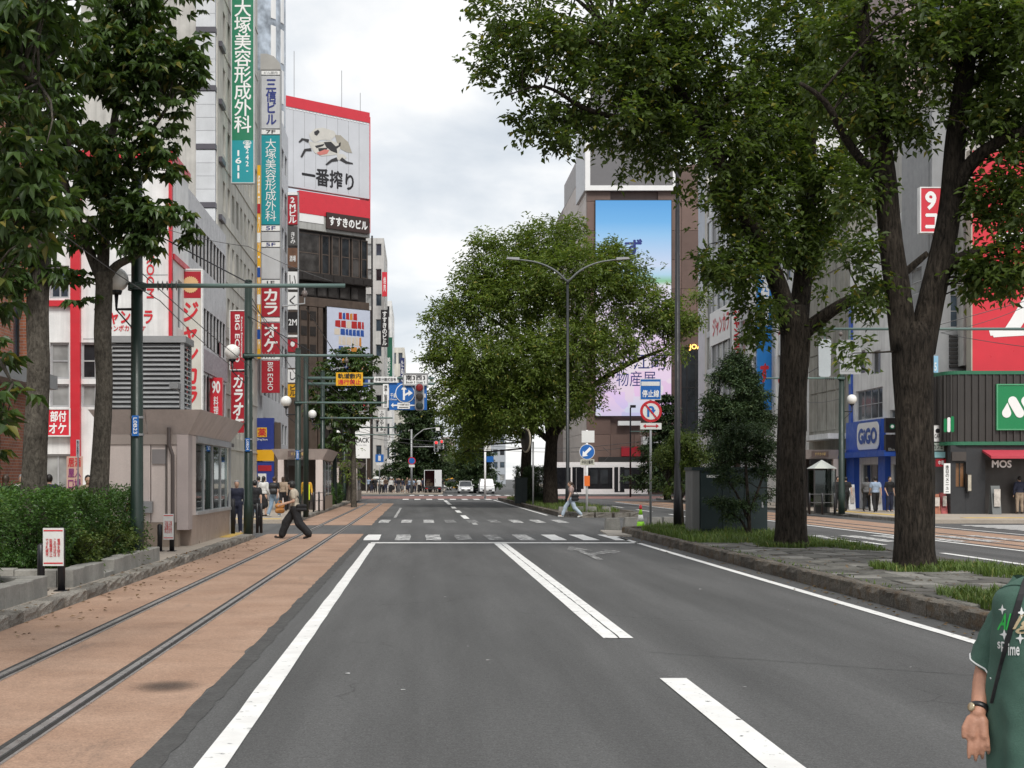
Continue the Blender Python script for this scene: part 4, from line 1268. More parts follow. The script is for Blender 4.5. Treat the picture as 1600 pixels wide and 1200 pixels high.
shrub_px('spruce_tree', 'dark spruce beyond the median, right of the black lamp post', [[(1152,800,d,.2),(1152,700,d,.16),(1151,600,d,.08),(1151,555,d,.03)],[(1152,660,d,.05),(1120,640,d,.02)],[(1152,640,d,.05),(1182,625,d,.02)]],
  [(1150,566,d,24,18,.8),(1132,588,d,22,14,.8),(1172,590,d,22,14,.8),(1150,606,d,36,16,1.1),(1120,624,d,24,13,.9),(1182,622,d,24,14,.9),(1150,640,d,46,15,1.3),(1115,658,d,26,13,.9),(1188,656,d,24,14,.9),(1150,676,d,48,16,1.3),(1130,705,d,34,16,1.1,.8)], CONIF, 'tree', 105, .15, .25, -.32)
conifer('spruce_tree', 'dark spreading conifer on the left pavement beyond the wide crossing', 655, 172, KH, 13.0, 4.6, 4500, CONIF, 'tree', 12, .5, .55, .25)
conifer('spruce_tree', 'dark conifer on the right of the distant street, behind the median trees', 742, 165, 0.0, 9.5, 3.0, 2600, CONIF, 'tree', 11, .45, .6, .2)
conifer('spruce_tree', 'small dark conifer behind the round convex mirror and black lamp post', 1040, 100, MH, 8.2, 2.6, 2600, CONIF, 'tree', 10, .3, .6, .15)
big_tree('street_tree', 'dark leafy street tree in front of the tall black building on the left pavement', [
    [(553,800,82,.2),(553,750,82,.16),(552,690,82,.14),(550,640,82,.1)],
    [(552,680,82,.08),(535,630,82,.06),(515,590,82,.03)], [(551,660,82,.08),(565,610,82,.05),(575,570,82,.03)]],
  [(520,590,82,34,30,1.4),(560,570,82,30,26,1.2),(535,640,82,44,34,1.6),(505,640,82,26,30,1.1),(560,630,82,28,30,1.2),(540,555,82,24,16,1),(530,690,82,30,20,1.1,.7)],
  CHEST, 'palmate', 20, 0.36, 0.15, BARKP, ntw=50, wob=.05, shape='kite')
big_tree('street_tree', 'small slender street tree beyond the third subway entrance on the left', [
    [(545,792,95,.12),(546,760,95,.1),(548,720,95,.06)], [(547,740,95,.05),(540,710,95,.03)]],
  [(545,715,95,22,20,1),(555,740,95,18,22,.9,.8),(530,745,95,18,20,.8,.7)], ELM2, 'alt', 6, .22, .1, BARKP, k=7, twig=.5, ntw=20)
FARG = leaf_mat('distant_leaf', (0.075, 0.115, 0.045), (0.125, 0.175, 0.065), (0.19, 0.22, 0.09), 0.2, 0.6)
for i, (px, py, d, rx, ry, lab) in enumerate([
    (700, 725, 420, 22, 26, 'pale green tree closing the distant street, left of the gap'), (728, 720, 400, 22, 30, 'distant green tree right of the gap at the end of the street'),
    (690, 715, 330, 20, 28, 'bright green street tree far down the left pavement'), (716, 735, 520, 14, 16, 'small faraway tree in the middle of the distant street')]):
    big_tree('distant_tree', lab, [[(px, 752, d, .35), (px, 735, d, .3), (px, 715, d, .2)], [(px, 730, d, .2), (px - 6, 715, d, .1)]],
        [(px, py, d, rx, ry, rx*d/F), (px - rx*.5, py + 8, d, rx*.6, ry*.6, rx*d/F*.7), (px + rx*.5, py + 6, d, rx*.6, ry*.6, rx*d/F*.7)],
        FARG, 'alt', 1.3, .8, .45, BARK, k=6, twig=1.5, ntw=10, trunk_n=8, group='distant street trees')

# ---- fallen leaves along the kerbs
lx = np.concatenate([RNG.uniform(-4.78, -4.0, 150), 6.42 - np.abs(RNG.normal(0, .22, 170)), RNG.uniform(6.7, 9.9, 150), RNG.uniform(-5.05, -4.8, 60)])
ly = np.concatenate([RNG.uniform(11, 38, 150), RNG.uniform(11, 40, 170), RNG.uniform(15, 31, 150), RNG.uniform(11, 30, 60)])
lz = np.concatenate([np.full(150, .014), np.full(170, .014), np.full(150, MH + .012), np.full(60, .178)])
n_ = len(lx); dv = RNG.normal(size=(n_, 3)); dv[:, 2] *= .12
me = tri_mesh('leaf_litter', [leaf_geo(np.stack([lx, ly, lz], 1), dv, np.tile([0, 0, 1.0], (n_, 1)) + RNG.normal(size=(n_, 3)) * .15, RNG.uniform(.05, .10, n_), RNG.uniform(.03, .055, n_))])
tag(from_mesh('leaf_litter', me, leaf_mat('dry_leaf', (.09, .055, .025), (.16, .10, .045), (.10, .11, .03), .1, .8)), 'dry fallen leaves scattered along the kerbs and median paving', 'leaves', kind='stuff')
# ================================================================ buildings, left side of the street
HALF = pi / 2
def hole_px(px0, px1, py0, py1, d, ox):
    x0, x1 = WX(px0, d) - ox, WX(px1, d) - ox
    z0, z1 = WZ(py1, d), WZ(py0, d)
    return (x0, z0, x1 - x0, z1 - z0)
def side_d(px, X): return X * F / (px - HX)

# brick building nearest on the left
r = thing('brick_building', 'orange brick building with tall black window strips at the left edge', 'building', (-14, 30, 0))
wins = [(u, 5.2, 1.35, 9.6, 1, 5) for u in (2.0, 6.2, 10.2, 13.75)] + [(u, .5, 2.4, 3.0, 2, 1) for u in (1.5, 6.0, 10.2)]
facade(r, (-11.4, 24, 0), HALF, 15.6, 16.5, wins, BRICK, DKFRAME, (DKGLASS, DKGLASS, BLGLASS), depth=.3, t=.09)
block(r, 'body', -24, -11.8, 24, 39.6, 0, 16.4, BRICK)
MB().box(-11.4 + .003, -10.6, 24, 39.4, 4.35, 4.75).build('canopy', GREYM, r)

# white karaoke building with red beams
r = thing('karaoke_building', 'white panelled karaoke building with red beams across the side street', 'building', (-15, 62, 0))
OX = -21.0; D = 60.0
wins = [hole_px(78, 108, 415, 466, D, OX) + (2, 1), hole_px(78, 108, 535, 592, D, OX) + (1, 2), hole_px(127, 150, 535, 592, D, OX) + (1, 2),
        hole_px(78, 108, 600, 636, D, OX) + (1, 1), hole_px(127, 150, 600, 636, D, OX) + (1, 1), hole_px(30, 62, 535, 592, D, OX) + (1, 2), hole_px(30, 62, 415, 466, D, OX) + (1, 2)]
wins += [(WX(150, D) - OX + .2, .25, 3.2, 2.7, 3, 1), (WX(60, D) - OX, .25, 1.7, 2.6, 2, 1)]
facade(r, (OX, D, 0), 0, -11.06 - OX, 16.0, wins, WHITE, ALU, (BLGLASS, BLIND, DKGLASS, BLIND), depth=.2, t=.09)
facade(r, (-11.06, D + .02, 0), HALF, 4.4, 16.0, [(1.6, 8.7, 1.1, 2.2), (1.6, 4.8, 1.1, 2.2), (.8, .3, 2.6, 2.6, 2, 1)], WHITE, ALU, depth=.18)
block(r, 'body', OX, -11.5, D + .5, 64.4, 0, 15.9, WHITE)
for px0, px1, pt, pb in ((112, 127, 300, 725), (265, 270, 250, 545)):
    MB().box(WX(px0, D), WX(px1, D), D - .25, D - .003, max(WZ(pb, D), 0.15), min(WZ(pt, D), 16.1)).build('red_beam', REDP, r)
MB().box(WX(76, D), WX(112, D) - .003, D - .2, D - .003, WZ(479, D), WZ(470, D)).build('red_beam', REDP, r)
MB().box(OX, -10.95, D - .3, D - .004, 16.003, 16.35).build('red_parapet', REDP, r)
MB().box(-11.05, -10.95, D + .002, 64.4, 16.003, 16.35).build('red_parapet', REDP, r)
MB().box(-11.055, -10.97, D + .3, 64.3, 11.6, 11.85).build('red_trim', REDP, r)
for px in (205, 215, 223, 235):                      # bolted seams of the big panel
    pass
for py in (365, 430, 530):
    MB().box(WX(130, D), WX(262, D), D - .012, D - .002, WZ(py, D), WZ(py, D) + .03).build('panel_seam', GREYM, r)
lettering(r, 'ジャンカラ', WX(152, D) + 15, WX(239, D) + 15, WZ(507, D), WZ(484, D), D - 62 - .02, REDT, bold=.035)
lettering(r, 'ジャンボカラオケ', WX(160, D) + 15, WX(228, D) + 15, WZ(518, D), WZ(507, D) - .03, D - 62 - .02, REDT, bold=.02)
lettering(r, 'ROOM', WX(229, D) + 15, WX(241, D) + 15, WZ(466, D), WZ(400, D), D - 62 - .02, REDT, bold=.02, rot=1)
px_sign('wall_sign', 'red sign with white characters above the ground floor of the white karaoke building', 66, 108, 640, 680, 59.7, REDS,
        [('部付', (.30, .90, .52, .95), WHITET, dict(bold=.03)), ('オケ', (.25, .90, .06, .48), WHITET, dict(bold=.03))], depth=.2, frame=WHITE)
# marble-clad neighbour
MARB = M('grey_marble', (0.46, 0.45, 0.455), 0.35, var=0.3, vs=1.8, fine=.1)
PURP = M('purple_stone', (0.20, 0.13, 0.15), 0.35, var=0.3, vs=2)
r = thing('marble_building', 'grey marble building with dark window rows beside the karaoke building', 'building', (-15, 70, 0))
wins = []
for z in (12.5, 8.6): wins += [(1.0 + 1.15 * i, z, .95, 1.95) for i in range(10)]
wins += [(1.0 + 2.3 * i, 5.2, 2.0, 1.9, 2, 1) for i in range(5)] + [(.6 + 4 * i, .3, 3.4, 3.0, 3, 1) for i in range(3)]
facade(r, (-11.08, 64.5, 0), HALF, 12.6, 15.7, wins, MARB, DKFRAME, DKGLASS, depth=.14)
block(r, 'body', -20, -11.5, 64.5, 77.1, 0, 15.6, CONC)
MB().box(-11.075, -10.98, 65.0, 77.0, 7.25, 8.4).build('purple_band', PURP, r)
MB().box(-11.075, -10.6, 64.6, 77.0, 3.55, 3.75).build('canopy', DKFRAME, r)

# tall concrete tower with the cream street face
r = thing('concrete_tower', 'tall pale concrete tower with cream side wall of narrow windows', 'building', (-15, 85, 0))
H_ = 48
block(r, 'end_wall', -19.5, -12.83, 77.5, 97, 0, H_, CONC)
z = .2; k = 0
for fl in range(14):
    z0 = 1.75 + (748 - 233) * 77.2 / F + 3.36 * (fl - 6)
    if z0 < 0: continue
    for q in range(4):
        MB().box(-12.825, -11.72, 77.2, 77.6, z0 + .32 + .755 * q, z0 + .32 + .755 * q + .738).build('panel', GPANEL, r)
    MB().box(-12.825, -11.68, 77.14, 77.6, z0, z0 + .30).build('dark_band', M('dark_band', (.075, .07, .085), .4), r)
    MB().box(-11.70, -11.45, 78.1, 79.6, z0 - .5, z0 - .2).build('dark_band', MATS['dark_band'], r)
    MB().box(-11.653, -11.60, 79.7, 96.9, z0 - .35, z0 - .28).build('ledge', CREAM, r)
wins = []
for fl in range(14):
    z0 = 1.75 + (748 - 233) * 77.2 / F + 3.36 * (fl - 6) + .4
    if z0 < 4: continue
    wins += [(2.2 + 1.95 * i, z0, 1.05, 1.75) for i in range(8)]
facade(r, (-11.66, 77.62, 0), HALF, 19.3, H_, wins, CREAM, GREYM, (DKGLASS, BLGLASS, DKGLASS, BLIND), depth=.22)
block(r, 'body', -12.82, -12.07, 77.7, 96.9, 0, H_ - .1, CREAM)

# slim building carrying the stacked sign tower
r = thing('slim_building', 'slim grey building behind the stacked sign tower', 'building', (-14, 105, 0))
wins = [(1 + 2.6 * i, 4.6 + 3.3 * f_, 1.8, 1.7) for f_ in range(8) for i in range(7)]
facade(r, (-11.45, 98, 0), HALF, 19.5, 31.5, wins, GPANEL, ALU, depth=.14)
block(r, 'body', -19, -11.86, 98, 117.4, 0, 31.4, CONC)
# rounded white tower behind
r = thing('round_tower', 'rounded pale glass and white tower rising behind the stacked sign', 'building', (-18, 135, 0))
CURT = glass_mat('pale_curtain_wall', (.36, .41, .47), .12)
MB().lathe([(4.55, 0), (4.55, 62), (4.2, 63)], (-17.95, 135, 0), 40).build('curtain_wall', CURT, r, True)
for fl in range(15):
    z = 3 + 4.0 * fl
    for a in (-38, -18):
        aa = radians(a)
        P = [(-17.95 + 4.62 * cos(aa + radians(q)), 135 + 4.62 * sin(aa + radians(q))) for q in (-4, 0, 4)]
        Q = [(-17.95 + 4.50 * cos(aa + radians(q)), 135 + 4.50 * sin(aa + radians(q))) for q in (4, 0, -4)]
        MB().prism(P + Q, 'z', z, z + 3.3).build('window_strip', WHITEP, r)

# black corner building with the rooftop billboard, its face turned towards the crossing
TH = atan2(8.5, 10.8)
r = thing('corner_building', 'black and bronze corner building under the red and white rooftop billboard', 'building', (-17.4, 170, 0), None, TH)
def pz(py, d=174): return WZ(py, d)
def fx(px): return (px - 440) / 137.0 * 13.74
def loc_box(name, x0, x1, y0, y1, z0, z1, mat, parent=None):
    return from_mesh(name, MB().box(x0, x1, y0, y1, z0, z1).mesh(name), mat, parent or r)
loc_box('body', .0, 13.6, .6, 16, 0, 35.4, BLKBLD)
loc_box('parapet', 2.2, 13.74, -.1, .59, pz(362), pz(330), M('pale_parapet', (.42, .42, .40), .6, streak=.2))
loc_box('blank_sign_panel', fx(466), fx(503), -.16, -.103, pz(351), pz(327), WHITEP)
def lw(x0, x1, z0, z1, nu, nz, mat_f=BLKBLD, g=DKGLASS):
    f, p = win_meshes(x1 - x0, z1 - z0, nu, nz, .16, .3)
    o = from_mesh('window', matted(f, mat_f), None, r, (x0, .15, z0)); from_mesh('pane', matted(p, g), None, o)
BLG2 = glass_mat('smoked_glass', (.055, .052, .05))
for i, (a, b) in enumerate(((467, 501), (503, 516), (519, 532), (534, 548), (551, 564), (566, 577))):
    lw(fx(a), fx(b), pz(428), pz(366), 1, 2, BRNBLD, DKGLASS if i % 2 else BLG2)
loc_box('overhang', fx(463), 13.9, -.5, .58, pz(441), pz(429), BLKBLD)
for i in range(7):
    loc_box('soffit_panel', fx(468 + 16 * i), fx(482 + 16 * i), -.56, -.503, pz(440), pz(431), BLKBLD)
for i, (a, b) in enumerate(((470, 494), (497, 512), (514, 530), (532, 548), (550, 563))):
    lw(fx(a), fx(b), pz(463), pz(443), 1, 1, BLKBLD, BLG2)
loc_box('spandrel', fx(440), 13.76, .1, .59, pz(480), pz(466), BRNBLD)
for a, b in ((441, 466), (468, 479), (482, 494), (496, 503)):
    loc_box('pilaster', fx(a), fx(b), .05, .58, 0.2, pz(481), BRNBLD)
for a in (469, 483):
    for py in (488, 512, 540):
        loc_box('vent', fx(a), fx(a + 9), -.02, .045, pz(py + 14), pz(py), BLKBLD)
loc_box('column', fx(577), fx(581), -.2, .59, 0, pz(478), BRNBLD)
from_mesh('downpipe', MB().tube([(fx(579), -.3, 0), (fx(579), -.3, 34)], .12, 8).mesh('downpipe'), DKFRAME, r)
def billboard_extra(root, w, h):
    # red crown band, red skirt, dashed light rail; the leaping beast emblem in flat shapes
    patch(root, 'red_band', [(0, .885 * h), (w, .885 * h), (w, h + .05), (0, h + .05)], -.06, REDS, .05)
    for i in range(26):
        patch(root, 'light', [(w * i / 26 + .08, .862 * h), (w * (i + .6) / 26 + .08, .862 * h), (w * (i + .6) / 26 + .08, .872 * h), (w * i / 26 + .08, .872 * h)], -.05, WHITET, .03)
    for i in range(1, 8):
        patch(root, 'panel_joint', [(w * i / 8, .02 * h), (w * i / 8 + .04, .02 * h), (w * i / 8 + .04, .86 * h), (w * i / 8, .86 * h)], -.012, GREYM, .008)
    G1 = M('emblem_taupe', (.40, .37, .31), .5); G2 = M('emblem_black', (.03, .028, .03), .5); G3 = M('emblem_pale', (.62, .60, .55), .5); G4 = M('emblem_red', (.62, .2, .17), .5)
    X = lambda px: (px - 440) / 137.0 * w
    Z = lambda zy: (1160 - zy) / (1160 - 590) * h         # in quarter-pixel rows of the photograph
    def pp(pts, m, y): patch(root, 'emblem', [(X(340 + a / 4), Z(b - (a - 500) * .16)) for a, b in pts], y, m, .012)
    pp([(565, 815), (600, 780), (650, 770), (720, 790), (735, 815), (700, 850), (640, 850), (600, 870), (575, 850)], G3, -.035)
    pp([(595, 800), (620, 785), (630, 800), (612, 825), (598, 818)], G2, -.05)
    pp([(725, 815), (760, 815), (810, 860), (835, 930), (800, 925), (760, 905), (740, 870)], G1, -.036)
    pp([(560, 860), (600, 870), (660, 860), (700, 850), (745, 870), (760, 905), (745, 940), (690, 950), (640, 955), (600, 935), (575, 900)], G3, -.037)
    pp([(655, 865), (700, 860), (735, 895), (740, 935), (700, 920), (670, 895)], G2, -.052)
    pp([(600, 890), (660, 875), (650, 890), (610, 905)], G2, -.053)
    pp([(620, 905), (680, 900), (668, 920), (625, 925)], G2, -.054)
    pp([(610, 935), (660, 912), (690, 915), (675, 940), (630, 950)], G4, -.055)
    for leg in ([(565, 850), (520, 843), (500, 868), (508, 874), (528, 856), (560, 872)], [(575, 905), (535, 912), (512, 962), (522, 968), (545, 926), (580, 925)],
                [(735, 960), (700, 975), (665, 1008), (675, 1014), (708, 990), (745, 985)], [(770, 960), (800, 985), (838, 995), (840, 1004), (795, 1000), (755, 978)], [(735, 905), (760, 885), (762, 862), (752, 866), (748, 882), (728, 890)]):
        pp(leg, G2, -.056)
    pp([(740, 935), (780, 940), (800, 960), (770, 985), (740, 975)], G3, -.038)
sgn = sign('billboard', 'big white rooftop billboard with leaping beast emblem and black characters, red bands', (-17.4, 170, 38.9), TH, 13.74, 11.4, M('billboard_face', (.60, .615, .65), .45, var=.08, vs=.4),
     [('一番搾り', (.22, .815, .055, .265), BLACKT, dict(bold=.03))], depth=.9, frame=None, extra=billboard_extra, cat='billboard')
from_mesh('red_side', MB().prism([(.003, 10.9), (1.6, 6.8), (2.2, 2.0), (2.2, -4.5), (.003, -4.5)], 'x', 13.745, 13.9).mesh('red_side'), REDS, sgn)
from_mesh('red_skirt', MB().box(2.6, 13.7, -.2, .5, -3.2, -.35).mesh('red_skirt'), REDS, sgn)
for i in range(3):
    h_ = (17.5, 16.4, 14)[i]
    from_mesh('antenna', MB().tube([((2.2, 9.6, 12.6)[i], .5, 11.4), ((2.2, 9.6, 12.6)[i], .5, h_)], .045, 5).mesh('antenna'), GREYM, sgn)
R_ = Matrix.Rotation(TH, 3, 'Z')
def corner_at(lx, ly, z): return Vector((-17.4, 170, 0)) + R_ @ Vector((lx, ly, z))
sign('name_sign', 'dark rooftop name sign with white rounded characters below the billboard', corner_at(fx(506), -.45, pz(357)), TH, fx(574) - fx(506), pz(332) - pz(357), M('name_sign_brown', (.045, .022, .018), .4),
     [('すすきのビル', (.05, .95, .2, .8), WHITET, dict(bold=.04))], depth=.3)
def mosaic_extra(root, w, h):
    # generic leaded-colour composition: no figure
    cs = [M('mosaic_red', (.45, .03, .03), .4), M('mosaic_blue', (.03, .09, .35), .4), M('mosaic_tan', (.62, .36, .22), .4), M('mosaic_orange', (.60, .25, .05), .4), M('mosaic_cream', (.68, .60, .50), .4)]
    rows = [(.95, .86, .26, .70, 0), (.855, .76, .18, .86, 0), (.755, .67, .16, .86, 1), (.665, .55, .26, .80, 4), (.545, .44, .26, .78, 2), (.435, .33, .34, .92, 3), (.325, .20, .38, .96, 3), (.195, .03, .30, .98, 1)]
    rs = random.Random(4)
    for z1, z0, a, b, c in rows:
        x = a
        while x < b - .03:
            x2 = min(b, x + rs.uniform(.07, .16))
            patch(root, 'mosaic_piece', [((x + .006) * w, (z0 + .004 + rs.uniform(0, .01)) * h), ((x2 - .006) * w, (z0 + .004) * h), ((x2 - .012) * w, (z1 - .004) * h), ((x + .01) * w, (z1 - rs.uniform(.002, .012)) * h)], -.02, cs[c] if rs.random() < .75 else cs[rs.choice((1, 3, 4))], .012)
            x = x2
sign('picture_panel', 'pale blue picture panel with coloured mosaic pieces on the bronze corner building', corner_at(fx(507), -.28, pz(610)), TH, fx(576) - fx(507), pz(479) - pz(610), M('panel_paleblue', (.58, .63, .76), .4, var=.05),
     [], depth=.3, frame=DKFRAME, extra=mosaic_extra, cat='picture panel')
# buildings receding beyond it
def far_building(label, px0, px1, ptop, d, depth, mat, nfl, nwin, wm=(BLGLASS, BLIND, DKGLASS), name='street_building', zt=None):
    x0, x1 = WX(px0, d), WX(px1, d); H = WZ(ptop, d)
    rr = thing(name, label, 'building', ((x0 + x1) / 2, d, 0))
    fh = H / nfl; wins = []
    for f_ in range(nfl):
        for i in range(nwin):
            wd = (x1 - x0) / nwin
            wins.append((.15 * wd + i * wd, f_ * fh + .3 * fh, .7 * wd, .48 * fh))
    facade(rr, (x0, d, 0), 0, x1 - x0, H, wins, mat, GREYM, wm, depth=.2, t=.1)
    nd = max(2, int(depth / 4)); wins = []
    for f_ in range(nfl):
        for i in range(nd): wins.append((.6 + i * depth / nd, f_ * fh + .3 * fh, depth / nd * .6, .48 * fh))
    if x1 < 8: facade(rr, (x1 + .003, d + .01, 0), HALF, depth, H, wins, mat, GREYM, wm, depth=.2, t=.1)
    else: facade(rr, (x0 - .003, d + depth + .01, 0), -HALF, depth, H, wins, mat, GREYM, wm, depth=.2, t=.1)
    block(rr, 'body', x0 + .45, x1 - .45, d + .45, d + depth, 0, H - .1, mat)
    return rr
far_building('grey white building with stepped roof just beyond the black corner building', 570, 600, 372, 207, 22, M('offwhite_a', (.55, .54, .52), .7, streak=.2), 10, 2)
far_building('pale building with glass front farther along the left pavement', 585, 612, 470, 236, 25, WHITE, 8, 2)
far_building('low cream building with light roof edge along the left pavement', 598, 632, 543, 268, 30, CREAM, 6, 3, BLGLASS)
far_building('grey building behind the spreading conifer on the left', 615, 652, 596, 315, 50, CONC, 5, 3)
far_building('brown building at the far left end of the street', 640, 672, 640, 400, 80, BROWNST, 5, 3)
far_building('reddish apartment block closing the end of the street', 690, 714, 683, 800, 30, M('far_brick', (.36, .29, .27), .8), 6, 5)
far_building('slender grey tower at the end of the street', 713, 726, 632, 620, 25, M('far_grey', (.38, .41, .45), .7), 14, 3)
far_building('wide grey block right of the distant street', 726, 790, 600, 430, 40, M('far_grey', (.38, .41, .45), .7), 8, 6)

# ================================================================ right side of the street
# brown stone department building with the LED wall
D = 150.0
r = thing('department_building', 'brown stone department building carrying the tall video screen', 'building', (25, 160, 0))
xa, xb = WX(917, D), WX(1102, D); HB = WZ(298, D)
block(r, 'body', xa + .02, xb, D + .35, 185, 0, HB + 3, BROWNST)
BRP = [BROWNST, M('brown_stone_b', (.175, .112, .092), .5, var=.14, vs=.7), M('brown_stone_c', (.135, .085, .07), .5, var=.14, vs=.7)]
scr = (WX(930, D), WX(1048, D), WZ(650, D), WZ(314, D))
pw, ph = 2.36, 3.25
nx = int((xb - xa) / pw); pw = (xb - xa) / nx
for i in range(nx):
    z = .2
    while z < HB - .2:
        x0, x1, z1 = xa + i * pw, xa + (i + 1) * pw, min(z + ph, HB)
        a0, a1 = x0, x1
        inz = z1 > scr[2] and z < scr[3]
        if not (inz and x0 > scr[0] - .2 and x1 < scr[1] + .2) and not (x0 > WX(1060, D) and z1 < WZ(530, D)) and z1 > WZ(720, D):
            MB().box(x0 + .02, x1 - .02, D + random.uniform(.0, .012), D + .33, z + .02, z1 - .02).build('stone_panel', random.choice(BRP), r)
        z += ph
for j in range(6):                                     # side wall panels
    for k in range(11):
        y0 = D + .4 + j * 4
        MB().box(xa - .04, xa + .018, y0 + .02, y0 + 3.96, .3 + 3.3 * k, .3 + 3.3 * k + 3.26).build('stone_panel', M('side_stone', (.47, .41, .37), .5, var=.15, vs=.6), r)
MB().box(xa - .3, xa + .5, D - .2, D + 8, HB + .01, 41.5).build('roof_frame', GPANEL, r)
MB().box(xa - .05, xa + 1.5, D + 8.01, D + 23, 36.6, 39.5).build('parapet', M('side_parapet', (.30, .28, .275), .5), r)
# dark glass bay at the right
f, p = win_meshes(WX(1102, D) - WX(1060, D), WZ(532, D) - WZ(715, D), 3, 5, .14, .3)
o = from_mesh('window', matted(f, DKFRAME), None, r, Vector((WX(1060, D), D - .05, WZ(715, D))) - r.location); from_mesh('pane', matted(p, DKGLASS), None, o)
lettering(r, 'JOA', WX(1076, D) - 25, WX(1096, D) - 25, WZ(548, D), WZ(538, D), D - 160 - .2, emit_mat('lit_amber', (1.0, .55, .12), 1.6), bold=.02)
f, p = win_meshes(WX(1060, D) - WX(1002, D), 5.6, 5, 2, .12, .3)
o = from_mesh('window', matted(f, DKFRAME), None, r, Vector((WX(1002, D), D - .04, .3)) - r.location); from_mesh('pane', matted(p, DKGLASS), None, o)
MB().box(WX(935, D), WX(1001, D), D - .6, D - .02, WZ(722, D), WZ(714, D)).build('canopy', DKFRAME, r)
MB().box(WX(1001, D), WX(1100, D), D - 1.6, D - .1, WZ(695, D), WZ(683, D)).build('canopy', WHITE, r)
MB().box(WX(965, D), WX(1000, D), D - .5, D - .06, WZ(665, D), WZ(658, D)).build('sign_strip', WHITEP, r)
MB().box(WX(970, D), WX(1000, D), D - .5, D - .06, WZ(713, D), WZ(698, D)).build('sign_strip', CRIM, r)
# upper blank billboard in a white frame
px_sign('rooftop_screen', 'grey switched-off screen in a white frame on top of the brown department building', 922, 1051, 120, 290, D - .35, M('screen_off', (.155, .15, .155), .4, var=.08), [], depth=.3, frame=None,
        extra=lambda q, w, h: [from_mesh('frame', MB().box(-.55, 0, -.12, .3, -.55, h + .5).box(w, w + .55, -.12, .3, -.55, h + .5).box(0, w, -.12, .3, -.55, -.003).box(0, w, -.12, .3, h + .003, h + .5).mesh('frame'), WHITEP, q)], cat='screen')
# video wall
m_led = bpy.data.materials.new('video_wall'); t_ = NT(m_led)
tc_ = t_.n('ShaderNodeTexCoord'); sx_ = t_.n('ShaderNodeSeparateXYZ'); t_.l(tc_.outputs['Object'], sx_.inputs[0])
dv_ = t_.n('ShaderNodeMath', operation='DIVIDE'); dv_.inputs[1].default_value = scr[3] - scr[2]; t_.l(sx_.outputs['Z'], dv_.inputs[0])
sky_ = t_.ramp(dv_.outputs[0], [(0.0, (.62, .58, .80)), (.10, (.80, .62, .82)), (.40, (.86, .72, .86)), (.60, (.80, .80, .92)), (.625, (.25, .55, .30)), (.655, (.45, .68, .85)), (.70, (.62, .72, .92)), (.84, (.30, .58, .90)), (.90, (.16, .47, .86)), (1.0, (.085, .37, .78))])
blk_ = t_.n('ShaderNodeTexVoronoi'); blk_.distance = 'CHEBYCHEV'; blk_.inputs['Scale'].default_value = .55; t_.l(t_.pos.outputs['Position'], blk_.inputs['Vector'])
low_ = t_.ramp(dv_.outputs[0], [(.58, .38), (.62, 0.0)])
col_ = t_.mix(low_, sky_, t_.mix(.65, sky_, blk_.outputs['Color'], 'OVERLAY'))
t_.b.inputs['Base Color'].default_value = (.02, .02, .02, 1); t_.l(col_, t_.b.inputs['Emission Color']); t_.b.inputs['Emission Strength'].default_value = .5
t_.b.inputs['Roughness'].default_value = .4
led = sign('video_screen', 'tall lit video screen with blue sky picture and dark characters on the brown building', (scr[0], D - .32, scr[2]), 0, scr[1] - scr[0], scr[3] - scr[2], m_led, [], depth=.3, frame=DKFRAME, cat='screen')
def lp(s, a, b, c, e, m=NAVYT, **k):
    lettering(led, s, WX(a, D) - scr[0], WX(b, D) - scr[0], WZ(e, D) - scr[2], WZ(c, D) - scr[2], -.03, m, **k)
lp('ず', 975, 1003, 374, 402, bold=.03); lp('中江町', 962, 1042, 552, 578, bold=.0); lp('物産展', 962, 1024, 580, 604, bold=.0)

# facade line X = 24 beyond GiGO
def rfacade(rr, px0, px1, H, wins_px, wall, frame=ALU, glass=None, X=24.0, floors=None, nw=None, wf=.7, hf=.6, z0=3.6, **k):
    d1, d0 = side_d(px0, X), side_d(px1, X)          # far, near
    Wd = d1 - d0; wins = []
    for (a, b, pt, pb, nu, nz) in wins_px:
        da, db = side_d(a, X), side_d(b, X); dm = (da + db) / 2
        wins.append((d1 - da, WZ(pb, dm), da - db, WZ(pt, dm) - WZ(pb, dm), nu, nz))
    if floors:
        fh = (H - z0) / floors
        for f_ in range(floors):
            for i in range(nw): wins.append((Wd / nw * (i + (1 - wf) / 2), z0 + fh * (f_ + .2), Wd / nw * wf, fh * hf))
    facade(rr, (X, d1, 0), -HALF, Wd, H, wins, wall, frame, glass, **k)
    block(rr, 'body', X + .45, X + 14, d0 + .02, d1 - .02, 0, H - .1, wall)
    return d0, d1
r = thing('office_building', 'white gridded office building with karaoke signs right of the brown building', 'building', (27, 105, 0))
rfacade(r, 1104, 1166, 26, [], GPANEL, ALU, (BLGLASS, BLIND, BLIND, M('grey_spandrel', (.17, .175, .18), .4)), floors=7, nw=7, wf=.86, hf=.86, z0=3.8, depth=.12)
MB().box(24.02, 27, 112.05, 113, 0, 27).build('end_pier', CREAM, r)
d_a, d_b = side_d(1110, 23.9), side_d(1142, 23.9)
sign('karaoke_sign', 'white fascia sign with red characters along the gridded office building', (23.85, d_a, WZ(537, (d_a + d_b) / 2 + 1)), -HALF, d_a - d_b, 2.7, WHITEP, [('ジャンカラ', (.15, .95, .22, .8), REDT, dict(bold=.04))], depth=.1, frame=None)
px_sign('karaoke_sign', 'white vertical sign with red characters projecting from the gridded office building', 1143, 1160, 482, 556, 101, WHITEP, [('ジャンカラ', (.15, .85, .03, .97), REDT, dict(bold=.05, vertical=True))], depth=.3, frame=GREYM)
r = thing('blue_shop_building', 'narrow building with blue banner signs behind the median trees', 'building', (27, 93, 0))
